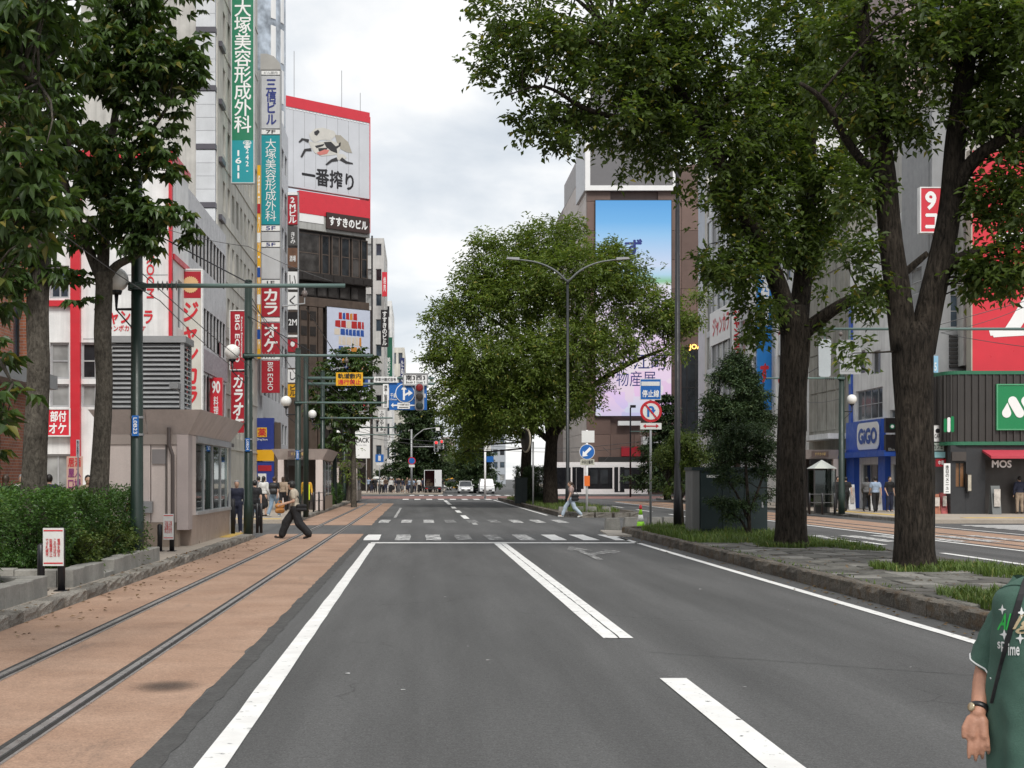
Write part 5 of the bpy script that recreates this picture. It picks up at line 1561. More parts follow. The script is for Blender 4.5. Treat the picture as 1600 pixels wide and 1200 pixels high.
rfacade(r, 1166, 1206, 22, [], WHITE, ALU, None, floors=5, nw=4, z0=4)
px_sign('banner_sign', 'tall blue banner sign with red and white characters behind the left elm', 1183, 1206, 380, 640, 91.5, M('azure_sign_face', (.02, .22, .62), .4), [('居酒屋', (.15, .85, .50, .95), WHITET, dict(bold=.03, vertical=True)), ('す', (.2, .8, .16, .28), REDT, dict(bold=.05))], depth=.3)
px_sign('banner_sign', 'white banner sign beside the blue one behind the left elm', 1212, 1232, 470, 690, 90, WHITEP, [('カラオケ', (.15, .85, .05, .95), REDT, dict(bold=.03, vertical=True))], depth=.3)
r = thing('shop_building', 'white building with small windows between the two elm trunks', 'building', (27, 86, 0))
rfacade(r, 1206, 1264, 24, [], WHITE, ALU, None, floors=6, nw=3, z0=4)
r = thing('concrete_building', 'weathered pale concrete building left of the blue arcade', 'building', (27, 79, 0))
WCON = M('weathered_concrete', (.36, .35, .31), .9, streak=.3, var=.25)
rfacade(r, 1264, 1327, 17, [(1270, 1300, 735, 795, 2, 1)], WCON, ALU)
for i in range(4):
    for k in range(5):
        MB().box(23.95, 23.997, 75.6 + 1.75 * i, 77.2 + 1.75 * i, 4.6 + 2.3 * k, 6.8 + 2.3 * k).build('panel', WCON, r)
MB().box(22.9, 23.99, 75.3, 82, 4.0, 4.3).build('canopy', WHITE, r)
# arcade
r = thing('arcade_building', 'white game arcade building with bright blue shopfront', 'building', (27, 71, 0))
d0, d1 = rfacade(r, 1328, 1408, 15, [(1337, 1379, 608, 655, 4, 2), (1390, 1404, 640, 653, 1, 1), (1362, 1376, 548, 584, 1, 1), (1338, 1352, 548, 584, 1, 1), (1345, 1380, 725, 794, 3, 2), (1392, 1405, 725, 794, 1, 1)], WHITE, ALU, (BLGLASS, DKGLASS), depth=.2)
Z1, Z0 = WZ(657, 71.5), WZ(706, 71.5)
MB().box(23.75, 23.995, side_d(1384, 24), d1 - .1, Z0, Z1).build('blue_fascia', BLUEP, r)
MB().box(23.2, 23.995, d0 + .1, d1 - .05, Z0 - .3, Z0 - .003).build('blue_canopy', BLUEP, r)
for pa, pb in ((1331, 1343), (1381, 1392)):
    MB().box(23.7, 23.99, side_d(pb, 24), side_d(pa, 24), .15, Z0 - .303).build('blue_column', BLUEP, r)
MB().box(23.9, 23.99, d1 - .55, d1 - .1, Z1 + .01, 12).build('blue_pipe', BLUEP, r)
def gigo_extra(root, w, h):
    pass
da_, db_ = side_d(1339, 23.7), side_d(1373, 23.7)
gw, gh = da_ - db_, 1.42
rt = thing('arcade_sign', 'white rounded sign with blue letters on the arcade shopfront', 'sign', (23.7, da_, Z0 + .12), None, -HALF)
def rrect(x0, x1, z0, z1, rd, n=6):
    P = []
    for cx, cz, a in ((x1 - rd, z1 - rd, 0), (x0 + rd, z1 - rd, HALF), (x0 + rd, z0 + rd, pi), (x1 - rd, z0 + rd, 3 * HALF)):
        for i in range(n + 1): P.append((cx + rd * cos(a + HALF * i / n), cz + rd * sin(a + HALF * i / n)))
    return P
from_mesh('panel', MB().prism(rrect(0, gw, 0, gh, .4), 'y', 0, .12).mesh('panel'), WHITEP, rt)
from_mesh('rim', MB().prism(rrect(-.08, gw + .08, -.08, gh + .08, .46), 'y', .02, .13).mesh('rim'), BLUES, rt)
lettering(rt, 'GiGO', .07 * gw, .93 * gw, .2 * gh, .8 * gh, -.02, BLUES, bold=.06)
px_sign('bar_sign', 'black projecting bar sign with green emblem beside the arcade', 1384, 1404, 653, 676, 67.0, DARKP, [], depth=.25, frame=None,
        extra=lambda q, w, h: [patch(q, 'emblem', disc(w * .5, h * .42, .13), -.02, GREENS), patch(q, 'emblem', disc(w * .5, h * .42, .08), -.03, WHITET)])
px_sign('bar_sign', 'black projecting sign reading Bar below the emblem sign', 1384, 1404, 679, 705, 67.0, DARKP, [('Bar', (.2, .95, .03, .2), GREYM, dict(bold=.01))], depth=.25)
px_sign('side_sign', 'narrow red and white projecting sign above the arcade, half behind a trunk', 1400, 1412, 555, 597, 66.0, CRIM, [], depth=.2)
# narrow grey building beside the burger restaurant
r = thing('grey_building', 'narrow grey metal-clad building with shop signs behind the right elm', 'building', (27, 64, 0))
rfacade(r, 1409, 1452, 19, [(1420, 1440, 500, 540, 1, 2), (1420, 1440, 420, 460, 1, 2), (1415, 1445, 730, 795, 2, 1)], M('grey_metal_cladding', (.30, .305, .31), .5, .2, streak=.1), ALU)
facade(r, (24.0, 62.9, 0), 0, 3.2, 19, [hole_px(1484, 1504, 460, 512, 62.9, 24.0) + (1, 2), hole_px(1484, 1504, 320, 370, 62.9, 24.0) + (1, 2)], MATS['grey_metal_cladding'], ALU, depth=.1)
for k in range(8):
    MB().box(WX(1484, 62.8), WX(1506, 62.8), 62.8, 62.895, 6.95 + .2 * k, 7.08 + .2 * k).build('louvre_slat', DKFRAME, r)
px_sign('lightbox_sign', 'blue and white picture light box between the trunk and the grey building', 1453, 1466, 556, 582, 62.5, M('sky_lightbox', (.30, .55, .75), .4), [('35', (.2, .8, .1, .6), WHITET, {})], depth=.3)
px_sign('lightbox_sign', 'small white light box with black emblem over the narrow shop', 1458, 1472, 664, 690, 61.9, WHITEP, [('CAFE', (.15, .85, .2, .45), BLACKT, {})], depth=.25, frame=DKFRAME,
        extra=lambda q, w, h: [patch(q, 'emblem', disc(w * .5, h * .65, w * .25), -.02, BLACKT)])
px_sign('shop_sign', 'pale shop sign strip above the doorway of the narrow shop', 1456, 1475, 692, 704, 61.9, M('pale_green_sign', (.45, .5, .45), .5), [('カフェ', (.1, .9, .2, .8), BLACKT, {})], depth=.2)
px_sign('shop_sign', 'aqua shop sign strip below the pale one at the narrow shop', 1456, 1477, 706, 715, 61.8, M('aqua_sign', (.30, .55, .58), .5), [], depth=.2)
px_sign('shop_sign', 'small red sign over the narrow shop entrance', 1463, 1478, 717, 729, 61.8, CRIM, [('中華', (.2, .8, .2, .8), WHITET, {})], depth=.15)
px_sign('menu_banner', 'tall white menu banner at the corner of the dark restaurant', 1475, 1485, 724, 771, 60.8, WHITEP, [('本日のメニュー', (.2, .8, .05, .95), BLACKT, dict(vertical=True))], depth=.06, cat='banner')
# burger restaurant
D = 61.0
r = thing('restaurant_building', 'dark corrugated corner burger restaurant with green trim and red awning', 'building', (28, 64, 0))
CORR = M('dark_corrugated', (.062, .056, .052), .45, .3, streak=.15)
XA = WX(1490, D)
ztop, zbot = WZ(585, D), WZ(690, D)
block(r, 'body', XA + .3, 44, D + .6, 75, 0, ztop - .05, CORR)
cx_, cy_, rr_ = XA + .45, D + .75, .75
arc = [(cx_ - rr_ * sin(a), cy_ - rr_ * cos(a)) for a in [HALF * i / 8 for i in range(9)]]
outer = [(44, D)] + arc + [(XA - .3, 66.5)]
def wallstrip(nm, path, z0, z1, th, mat):
    P = [Vector((x, y, 0)) for x, y in path]; b = MB(); n = len(P); offs = []
    for i in range(n):
        t = (P[min(i + 1, n - 1)] - P[max(i - 1, 0)]).normalized()
        offs.append(P[i] + Vector((-t.y, t.x, 0)) * -th)
    vs = []
    for i in range(n): vs += [(P[i].x, P[i].y, z0), (P[i].x, P[i].y, z1), (offs[i].x, offs[i].y, z0), (offs[i].x, offs[i].y, z1)]
    fs = []
    for i in range(n - 1):
        a, c = 4 * i, 4 * i + 4
        fs += [(a, c, c + 1, a + 1), (a + 2, a + 3, c + 3, c + 2), (a + 1, c + 1, c + 3, a + 3), (a, a + 2, c + 2, c)]
    return b.add(vs, fs).build(nm, mat, r, recalc=True)
wallstrip('cladding', outer, zbot, ztop, .25, CORR)
GTRIM = M('green_trim', (.03, .16, .085), .45)
wallstrip('green_trim', [(x, y - .06) for x, y in outer[:-1]] + [(XA - .36, 66.5)], ztop + .003, ztop + .16, .3, GTRIM)
wallstrip('green_trim', [(x, y - .06) for x, y in outer[:-1]] + [(XA - .36, 66.5)], zbot - .16, zbot - .003, .3, GTRIM)
xr = XA + .5
while xr < WX(1700, D):                                  # standing ribs
    MB().box(xr, xr + .07, D - .075, D - .002, zbot + .01, ztop - .01).build('panel_rib', CORR, r); xr += .315
for a in (.3, .7, 1.1, 1.4):
    x, y = cx_ - (rr_ + .035) * sin(a), cy_ - (rr_ + .035) * cos(a)
    MB().box(x - .035, x + .035, y - .035, y + .035, zbot + .01, ztop - .01).build('panel_rib', CORR, r)
y = 62.2
while y < 66:
    MB().box(XA - .37, XA - .302, y, y + .07, zbot + .01, ztop - .01).build('panel_rib', CORR, r); y += .4
DKW = M('charcoal_wall', (.032, .033, .036), .6, streak=.1)
zl = zbot - .17
def gbox(nm, p0, p1, y0, y1, z0, z1, mat): return MB().box(WX(p0, D), WX(p1, D), y0, y1, z0, z1).build(nm, mat, r)
gbox('wall', 1486, 1494, D + .05, D + .4, .15, zl, DKW); gbox('wall', 1510, 1540, D + .05, D + .4, .15, zl, DKW)
gbox('wall', 1494, 1510, D + .06, D + .4, .15, WZ(762, D), DKW); gbox('wall', 1494, 1510, D + .06, D + .4, WZ(722, D), zl, DKW)
gbox('wall', 1540, 1720, D + .06, D + .4, WZ(718, D), zl, DKW)
f, p = win_meshes(WX(1510, D) - WX(1494, D), WZ(722, D) - WZ(762, D), 2, 1, .05, .2)
o = from_mesh('window', matted(f, DKFRAME), None, r, Vector((WX(1494, D), D + .05, WZ(762, D))) - r.location)
AMB = M('amber_interior', (.22, .11, .05), .3)
from_mesh('pane', matted(p, AMB), None, o)
gbox('vent_grille', 1487, 1509, D - .06, D + .04, WZ(720, D), WZ(706, D), M('vent_dark', (.06, .05, .045), .6))
gbox('interior_wall', 1540, 1720, D + 3.2, D + 3.4, .15, WZ(719, D), M('cafe_interior', (.10, .055, .03), .7, var=.5, vs=2))
gbox('window_wall', 1545, 1580, D + .9, D + .98, .15, WZ(722, D), DKGLASS)
for a, b in ((1556, 1568), (1570, 1579)):
    gbox('window_poster', a, b, D + .85, D + .895, WZ(775, D), WZ(742, D), M('poster_cream', (.55, .5, .42), .6))
gbox('door_frame', 1580, 1583, D + .8, D + 1.0, .15, WZ(720, D), M('wood_brown', (.16, .07, .03), .5))
gbox('door_frame', 1604, 1607, D + .8, D + 1.0, .15, WZ(720, D), MATS['wood_brown'])
gbox('interior_lamp', 1588, 1600, D + 3.0, D + 3.15, WZ(732, D), WZ(727, D), emit_mat('warm_lamp', (1, .62, .25), 3.0))
aw = MB().prism([(D - .95, WZ(717, D)), (D - .95, WZ(713, D)), (D + .04, WZ(703, D)), (D + .04, WZ(706, D))], 'x', WX(1535, D), WX(1720, D)).build('awning', M('awning_red', (.50, .05, .075), .6), r)
lettering(r, 'MOS', WX(1549, D) - 28, WX(1580, D) - 28, WZ(731, D), WZ(719, D), D - 64 - .05, WHITET, bold=.04)
def mos_extra(root, w, h):
    def cap(a, b, wd):
        (x0, z0), (x1, z1) = a, b
        an = atan2(z1 - z0, x1 - x0)
        P = [(x1 + wd * cos(an + q), z1 + wd * sin(an + q)) for q in [(-HALF + pi * i / 8) for i in range(9)]]
        P += [(x0 + wd * cos(an + q), z0 + wd * sin(an + q)) for q in [(HALF + pi * i / 8) for i in range(9)]]
        return [(x * h, z * h) for x, z in P]
    patch(root, 'emblem', disc(.20 * h, .36 * h, .105 * h) , -.02, WHITET)
    patch(root, 'emblem', [(.10 * h, .40 * h), (.22 * h, .60 * h), (.30 * h, .40 * h)], -.021, WHITET)
    patch(root, 'emblem', cap((.34, .64), (.50, .36), .105), -.022, WHITET)
    patch(root, 'emblem', cap((.64, .64), (.80, .36), .105), -.023, WHITET)
    patch(root, 'emblem', disc(1.0 * h, .36 * h, .105 * h), -.024, WHITET)
px_sign('restaurant_sign', 'green square sign with white rounded M emblem on the corrugated wall', 1559, 1648, 602, 670, D - .12, M('mos_green', (.01, .22, .075), .35, var=.05), [], depth=.1, frame=M('green_frame', (.09, .36, .18), .4), extra=mos_extra)
rt = thing('restaurant_emblem', 'small green and white M emblem on the rounded corner of the restaurant', 'sign', (WX(1478, 60.6), 60.9, WZ(675, 60.6)), None, -.5)
for i in range(3):
    patch(rt, 'emblem', rrect(.02 + .15 * i, .15 + .15 * i, 0, .62 + .05 * i, .06), 0, MATS['mos_green'] if i != 1 else WHITET, .06)
# big red sign above it
px_sign('red_billboard', 'huge red sign with bold white characters above the restaurant at the right edge', 1519, 1720, 235, 580, D + .3, REDS,
        [('コ', (.17, .80, .40, .63), WHITET, dict(bold=.03)), ('ム', (.13, .86, .14, .36), WHITET, dict(bold=.03)), ('カ', (.14, .86, .70, .92), WHITET, dict(bold=.03))], depth=.5, frame=M('beige_frame', (.42, .38, .32), .6), cat='billboard')
px_sign('red_banner', 'narrow red projecting sign with white digits seen in the fork of the right elm', 1439, 1471, 294, 362, 62.5, REDS, [('9', (.2, .75, .50, .93), WHITET, dict(bold=.04)), ('コ', (.2, .8, .05, .42), WHITET, dict(bold=.04))], depth=.3, frame=WHITE)
r = thing('sign_backing_building', 'grey building behind the huge red sign', 'building', (36, 66, 0))
block(r, 'wall', WX(1508, 62), 48, 62.2, 76, 7.0, 21, CONC)
block(r, 'parapet', WX(1506, 62), 48.1, 62.1, 62.19, 20.4, 21.1, GREYM)
r = thing('apartment_tower', 'pinkish tower with balconies rising behind the right elm', 'building', (34, 90, 0))
far = M('pinkish_wall', (.33, .255, .25), .7, streak=.1)
x0 = WX(1415, 85)
facade(r, (x0, 85, 0), 0, 9.5, 44, [(1 + 3 * i, 6 + 3.1 * f_, 1.5, 1.6) for f_ in range(12) for i in range(3)], far, ALU, depth=.2)
block(r, 'body', x0 + .3, x0 + 9.2, 85.45, 100, 0, 43.9, far)
MB().box(x0 + 3.6, x0 + 6.4, 84.4, 84.99, 5, 43).build('grey_shaft', GPANEL, r)
r = thing('glass_tower', 'blue-white glass tower glimpsed through the crown of the left elm', 'building', (34, 120, 0))
x0 = WX(1130, 118)
facade(r, (x0, 118, 0), 0, 22, 38, [(.6 + 2.4 * i, 4 + 3.4 * f_, 2.0, 2.4) for f_ in range(9) for i in range(9)], GPANEL, ALU, (BLGLASS, BLIND), depth=.15)
block(r, 'body', x0 + .3, x0 + 21.7, 118.45, 130, 0, 37.9, GPANEL)
# ================================================================ projecting signs, left side
V_ = dict(vertical=True)
px_sign('clinic_sign', 'tall green and teal projecting clinic sign with white characters on the concrete tower', 362.5, 396, -20, 285, 82, GREENS,
    [('大塚美容形成外科', (.10, .90, .255, .935), WHITET, dict(vertical=True, bold=.012)), ('☎242-', (.52, .90, .055, .215), WHITET, dict(vertical=True, bold=.02)), ('1611', (.16, .44, .02, .165), WHITET, dict(vertical=True, bold=.02))],
    depth=.35, frame=M('pale_frame', (.55, .56, .55), .5),
    extra=lambda q, w, h: [patch(q, 'teal_face', [(0, 0), (w, 0), (w, .215 * h), (0, .215 * h)], -.007, TEAL, .006)])
# stacked sign tower
D = 97.0
r = thing('sign_tower', 'tall stacked projecting sign with blue, teal and red panels on the slim building', 'sign', (WX(408, D), D, WZ(618, D)))
zt = lambda py: WZ(py, D) - WZ(618, D)
wt_ = WX(438, D) - WX(408, D)
def seg(py0, py1, mat, txt=None, tm=WHITET, rect=(.12, .88, .06, .94), **k):
    me = MB().box(.03, wt_ - .03, .0, .5, zt(py1) + .02, zt(py0) - .02).mesh('panel')
    o = from_mesh('panel', me, mat, r)
    if txt:
        a, b, c, e_ = rect; H_ = zt(py0) - zt(py1)
        lettering(o, txt, a * wt_, b * wt_, zt(py1) + c * H_, zt(py1) + e_ * H_, -.015, tm, **k)
from_mesh('frame', MB().box(-.05, .027, -.04, .54, 0, zt(110)).box(wt_ - .027, wt_ + .05, -.04, .54, 0, zt(110)).mesh('frame'), GREYM, r)
from_mesh('cap', MB().prism([(-.05, zt(109)), (wt_ + .05, zt(109)), (wt_ * .96, zt(98)), (wt_ * .66, zt(88)), (wt_ * .3, zt(84)), (-.05, zt(84))], 'y', -.03, .53).mesh('cap'), M('cap_grey', (.40, .39, .37), .6), r)
PALE = M('sign_pale_grey', (.55, .56, .58), .5, streak=.1)
seg(110, 117, WHITEP, 'ビル案内', GREYM, (.15, .85, .2, .8)); seg(118, 201, PALE, '三信ビル', NAVYT, (.24, .80, .07, .93), vertical=True, bold=.03)
seg(202, 210, WHITEP, '7F', BLACKT, (.25, .75, .15, .85)); seg(211, 351, TEAL, '大塚美容形成外科', WHITET, (.22, .78, .04, .96), vertical=True, bold=0.0)
seg(352, 361, WHITEP, '5F', NAVYT, (.25, .75, .15, .85)); seg(362, 377, PALE); seg(378, 386, WHITEP, '5F', NAVYT, (.25, .75, .15, .85)); seg(387, 436, PALE)
seg(437, 447, WHITEP, '1F', BLACKT, (.3, .7, .2, .8)); seg(449, 495, CRIM, 'カラ', WHITET, (.14, .86, .07, .95), vertical=True, bold=.03); seg(496, 503, WHITEP)
seg(504, 554, CRIM, 'オケ', WHITET, (.14, .86, .07, .95), vertical=True, bold=.03); seg(555, 562, WHITEP); seg(563, 614, CRIM, 'BIG ECHO', WHITET, (.34, .62, .08, .94), rot=1, bold=.01)
px_sign('striped_sign', 'very narrow yellow and blue tenant sign left of the stacked sign tower', 402, 407, 258, 560, 95.5, YELS, [('銀座クリニック歯科', (.15, .85, .05, .95), WHITET, V_)], depth=.3,
    extra=lambda q, w, h: [patch(q, 'panel_strip', [(0, a * h), (w, a * h), (w, (a + .05) * h), (0, (a + .05) * h)], -.02, m_) for a, m_ in ((.1, BLUES), (.28, WHITEP), (.42, BLUES), (.6, WHITEP), (.75, CRIM))])
D = 115.0
r = thing('tenant_sign_tower', 'slim tenant sign column topped by a red panel, beside the corner building', 'sign', (WX(449, D), D, WZ(622, D)))
zt = lambda py: WZ(py, D) - WZ(622, D)
wt_ = WX(465.5, D) - WX(449, D)
from_mesh('frame', MB().box(-.05, .027, -.03, .44, 0, zt(300)).box(wt_ - .027, wt_ + .05, -.03, .44, 0, zt(300)).mesh('frame'), GREYM, r)
BRS = M('brown_sign', (.16, .075, .04), .5, var=.4, vs=3)
seg(300, 305, WHITEP); seg(306, 351, CRIM, '2Mビル', WHITET, (.12, .88, .05, .95), vertical=True, bold=.03); seg(353, 384, M('charcoal_sign', (.07, .068, .065), .5), 'きみ', WHITET, (.3, .75, .1, .7), vertical=True)
seg(387, 418, BRS, '酒場', WHITET, (.2, .8, .3, .6)); seg(424, 452, WHITEP, 'い', BLACKT, (.2, .8, .2, .8)); seg(456, 484, WHITEP, 'く', BLACKT, (.2, .8, .2, .8)); seg(487, 520, DARKP, '2M', WHITET, (.1, .9, .35, .65), bold=.02)
seg(523, 527, WHITEP); seg(529, 550, CRIM, '●', WHITET, (.3, .7, .4, .8)); seg(552, 575, PALE); seg(577, 598, WHITEP, 'し', BLACKT, (.25, .75, .2, .8)); seg(600, 621, YELS, 'ビル', BLACKT, (.2, .8, .1, .9), vertical=True, bold=.03)
px_sign('karaoke_sign', 'crimson projecting sign with sideways white letters on the concrete tower', 360, 383.5, 486, 577, 81, CRIM, [('BIG ECHO', (.30, .62, .12, .94), WHITET, dict(rot=1, bold=.02)), ('Karaoke Entertainment', (.70, .82, .2, .9), WHITET, dict(rot=1))], depth=.3, frame=WHITEP)
px_sign('karaoke_sign', 'crimson projecting sign with bold slanted white characters below the sideways-letter sign', 361, 383.5, 580, 676, 81, CRIM, [('カラオケ', (.12, .88, .05, .94), WHITET, dict(vertical=True, bold=.035, shear=.15))], depth=.3)
CREAMD = M('emblem_cream', (.72, .46, .22), .5)
def jk(q, w, h):
    patch(q, 'red_top', [(.02 * w, .80 * h), (.98 * w, .80 * h), (.98 * w, .99 * h), (.02 * w, .99 * h)], -.012, CRIM, .011)
    P = []
    for i in range(48):
        a = 2 * pi * i / 48; rr = (.40 if i % 2 else .36) * w
        P.append((.5 * w + rr * cos(a), .895 * h + rr * sin(a)))
    patch(q, 'round_emblem', P, -.03, CREAMD, .015)
    for i in range(14):
        for s_ in (0, 1):
            patch(q, 'bulb', disc(w * (.0 if s_ == 0 else 1.0) + (.06 if s_ else -.06), h * (i + .5) / 14, .035, 6), -.02, GLOBE, .02)
px_sign('karaoke_sign', 'tall cream projecting sign with red characters and round emblem on the white karaoke building', 281, 314.5, 422, 640, 63.2, M('cream_sign', (.62, .60, .54), .45), [('ジャンカラ', (.12, .88, .03, .775), REDT, dict(vertical=True, bold=.035))], depth=.35, frame=WHITEP, extra=jk)
px_sign('red_lightbox', 'red projecting light box with dark edge, low on the marble building', 328, 347, 590, 655, 72, REDS, [('90', (.15, .85, .62, .92), WHITET, dict(bold=.03)), ('料理', (.3, .7, .08, .55), WHITET, V_)], depth=.5)
px_sign('dark_lightbox', 'black projecting light box edge beside the red light box', 319, 326, 572, 650, 70.5, DARKP, [], depth=.5)
px_sign('poster', 'tall poster with orange french-fry sticks on the marble building', 321, 345, 535, 585, 74.5, M('poster_purple', (.20, .10, .11), .4), [], depth=.1, cat='poster',
    extra=lambda q, w, h: [patch(q, 'fries', [(w * a, .15 * h), (w * (a + .12), .15 * h), (w * (a + .16), (.75 + .1 * sin(a * 20)) * h), (w * (a + .05), .8 * h)], -.02, M('fry_orange', (.62, .30, .12), .5)) for a in (.2, .38, .56)])
# drugstore on the ground floors
D = 96.6
r = thing('drugstore_front', 'blue and yellow drugstore front with the character for medicine', 'shopfront', (WX(402, D), D, KH))
def sb(nm, p0, p1, q0, q1, mat, y0=0.0, y1=.6):
    return from_mesh(nm, MB().box(WX(p0, D) - WX(402, D), WX(p1, D) - WX(402, D), y0, y1, max(WZ(q1, D) - KH, 0), WZ(q0, D) - KH).mesh(nm), mat, r)
DBL = M('drug_blue', (.022, .045, .26), .4)
sb('blue_fascia', 400, 428, 653, 702, DBL); sb('yellow_fascia', 400, 428, 703, 720, YELS, -.05); sb('shop_wall', 400, 428, 721, 770, DBL, .05)
sb('side_wall', 428.5, 438, 660, 770, BRNBLD, .1); sb('yellow_square', 402, 417, 668, 683, M('drug_yellow', (.80, .50, .03), .4), -.03, -.002)
lettering(r, '薬', WX(403, D) - WX(402, D), WX(416, D) - WX(402, D), WZ(682, D) - KH, WZ(669, D) - KH, -.045, REDT, bold=.02)
lettering(r, 'Drug Store', WX(402, D) - WX(402, D), WX(418, D) - WX(402, D), WZ(689, D) - KH, WZ(685, D) - KH, -.03, WHITET)
sb('window_poster', 403, 416, 740, 752, WHITEP, .02, .045); sb('window_poster', 403, 424, 727, 736, CRIM, .02, .045)
# farther signs on the left
px_sign('name_sign', 'narrow black projecting sign with white characters beyond the black corner building', 595, 607, 484, 542, 200, DARKP, [('すすきのビル', (.2, .8, .04, .96), WHITET, dict(vertical=True, bold=.03))], depth=.4)
px_sign('red_sign', 'small red projecting sign high beyond the black corner building', 597, 605, 425, 463, 204, REDS, [('焼肉', (.25, .75, .2, .8), WHITET, V_)], depth=.4)
px_sign('green_sign', 'green projecting sign with white characters beyond the narrow black one', 601, 613, 527, 596, 228, M('deep_green_sign', (.015, .12, .07), .4), [('美松ビル', (.25, .75, .05, .55), WHITET, V_)], depth=.4)
px_sign('navy_sign', 'navy projecting sign with white characters farthest along the left side', 625.5, 632, 559, 600, 262, M('navy_sign_face', (.02, .03, .12), .4), [('たぬき', (.2, .8, .1, .9), WHITET, V_)], depth=.4)
px_sign('white_sign', 'white vertical sign with dark characters behind the traffic gantry', 591, 602, 640, 675, 190, WHITEP, [('ふじやま', (.2, .8, .06, .94), BLACKT, dict(vertical=True, bold=.02))], depth=.4)
px_sign('white_billboard', 'white billboard with dark capital letters low on the corner building', 551, 578, 652, 716, 169, WHITEP, [('BLACK', (.04, .96, .38, .50), BLACKT, dict(bold=.03)), ('for your days', (.2, .8, .30, .34), GREYM)], depth=.4)
px_sign('grey_billboard', 'grey billboard with red emblem between the picture panel and white billboard', 545, 578, 619, 648, 169, M('grey_bill', (.42, .42, .42), .5), [('ガス▲', (.1, .9, .45, .9), REDT, dict(bold=.04)), ('ロゴ', (.4, .9, .1, .35), REDT)], depth=.4)

# ================================================================ subway entrances
def slats_box(root, x0, x1, y0, y1, z0, z1, n):
    MB().box(x0 + .1, x1 - .1, y0 + .12, y1 - .1, z0, z1 - .02).build('vent_core', DKFRAME, root)
    for xx in (x0, x1 - .09, x0 + (x1 - x0) * .0):
        MB().box(xx, xx + .09, y0, y0 + .09, z0, z1).build('vent_post', GREYM, root)
    MB().box(x1 - .09, x1, y1 - .09, y1, z0, z1).build('vent_post', GREYM, root)
    MB().box(x0 - .05, x1 + .05, y0 - .05, y1 + .05, z1 + .003, z1 + .16).build('vent_lid', GREYM, root)
    h = (z1 - z0) / n
    m1 = MB().add([(x0 + .09, y0 + .005, 0), (x1 - .09, y0 + .005, 0), (x1 - .09, y0 + .10, h * .72), (x0 + .09, y0 + .10, h * .72), (x0 + .09, y0 + .015, -.012), (x1 - .09, y0 + .015, -.012), (x1 - .09, y0 + .11, h * .72 - .012), (x0 + .09, y0 + .11, h * .72 - .012)],
                  [(0, 1, 2, 3), (7, 6, 5, 4), (0, 4, 5, 1), (3, 2, 6, 7)]).mesh('slat', wloc(root))
    m2 = MB().add([(x1 - .005, y0 + .09, 0), (x1 - .005, y1 - .09, 0), (x1 - .10, y1 - .09, h * .72), (x1 - .10, y0 + .09, h * .72), (x1 - .015, y0 + .09, -.012), (x1 - .015, y1 - .09, -.012), (x1 - .11, y1 - .09, h * .72 - .012), (x1 - .11, y0 + .09, h * .72 - .012)],
                  [(0, 1, 2, 3), (7, 6, 5, 4), (0, 4, 5, 1), (3, 2, 6, 7)]).mesh('slat', wloc(root))
    for m_ in (m1, m2): m_.materials.append(ALU)
    for i in range(n):
        from_mesh('slat', m1, None, root, (0, 0, z0 + h * (i + .12)))
        from_mesh('slat', m2, None, root, (0, 0, z0 + h * (i + .12)))
def roof_flare(root, x0, x1, y0, y1, z0, z1, fl, npx, npy, mat):
    """flared fascia of separate panels around a flat roof"""
    for i in range(npx):                      # front (towards the viewer)
        a, b = i / npx, (i + 1) / npx
        L = lambda t, e: (x0 - e) + (x1 - x0 + 2 * e) * t
        g = .006
        MB().add([(L(a, 0) + g, y0, z0), (L(b, 0) - g, y0, z0), (L(b, fl) - g, y0 - fl, z1), (L(a, fl) + g, y0 - fl, z1), (L(a, 0) + g, y0 + .05, z0), (L(b, 0) - g, y0 + .05, z0), (L(b, fl) - g, y0 - fl + .05, z1), (L(a, fl) + g, y0 - fl + .05, z1)],
                 [(0, 1, 2, 3), (5, 4, 7, 6), (0, 4, 5, 1), (3, 2, 6, 7), (0, 3, 7, 4), (1, 5, 6, 2)]).build('fascia_panel', mat, root)
    for i in range(npy):                      # street side
        a, b = i / npy, (i + 1) / npy
        L = lambda t, e: (y0 - e) + (y1 - y0 + 2 * e) * t
        g = .008
        MB().add([(x1, L(a, 0) + g, z0), (x1, L(b, 0) - g, z0), (x1 + fl, L(b, fl) - g, z1), (x1 + fl, L(a, fl) + g, z1), (x1 - .05, L(a, 0) + g, z0), (x1 - .05, L(b, 0) - g, z0), (x1 + fl - .05, L(b, fl) - g, z1), (x1 + fl - .05, L(a, fl) + g, z1)],
                 [(0, 1, 2, 3), (5, 4, 7, 6), (0, 4, 5, 1), (3, 2, 6, 7), (0, 3, 7, 4), (1, 5, 6, 2)]).build('fascia_panel', mat, root)
    MB().box(x0 - fl + .06, x1 + fl - .06, y0 - fl + .06, y1 + fl - .06, z1 - .08, z1 - .02).build('roof_deck', GREYM, root)
    MB().box(x0 + .02, x1 - .06, y0 + .06, y1 - .02, z0 + .003, z0 + .05).build('soffit', PINKW, root)
r = thing('subway_entrance', 'pale pink subway entrance with louvred box on its roof, nearest on the left', 'shelter', (-6.4, 35, KH))
x0, x1, y0, y1 = -7.35, -5.42, 31.6, 38.6
zr0, zr1 = 2.80, 3.36
roof_flare(r, x0, x1, y0, y1, zr0, zr1, .36, 2, 6, PINKR)
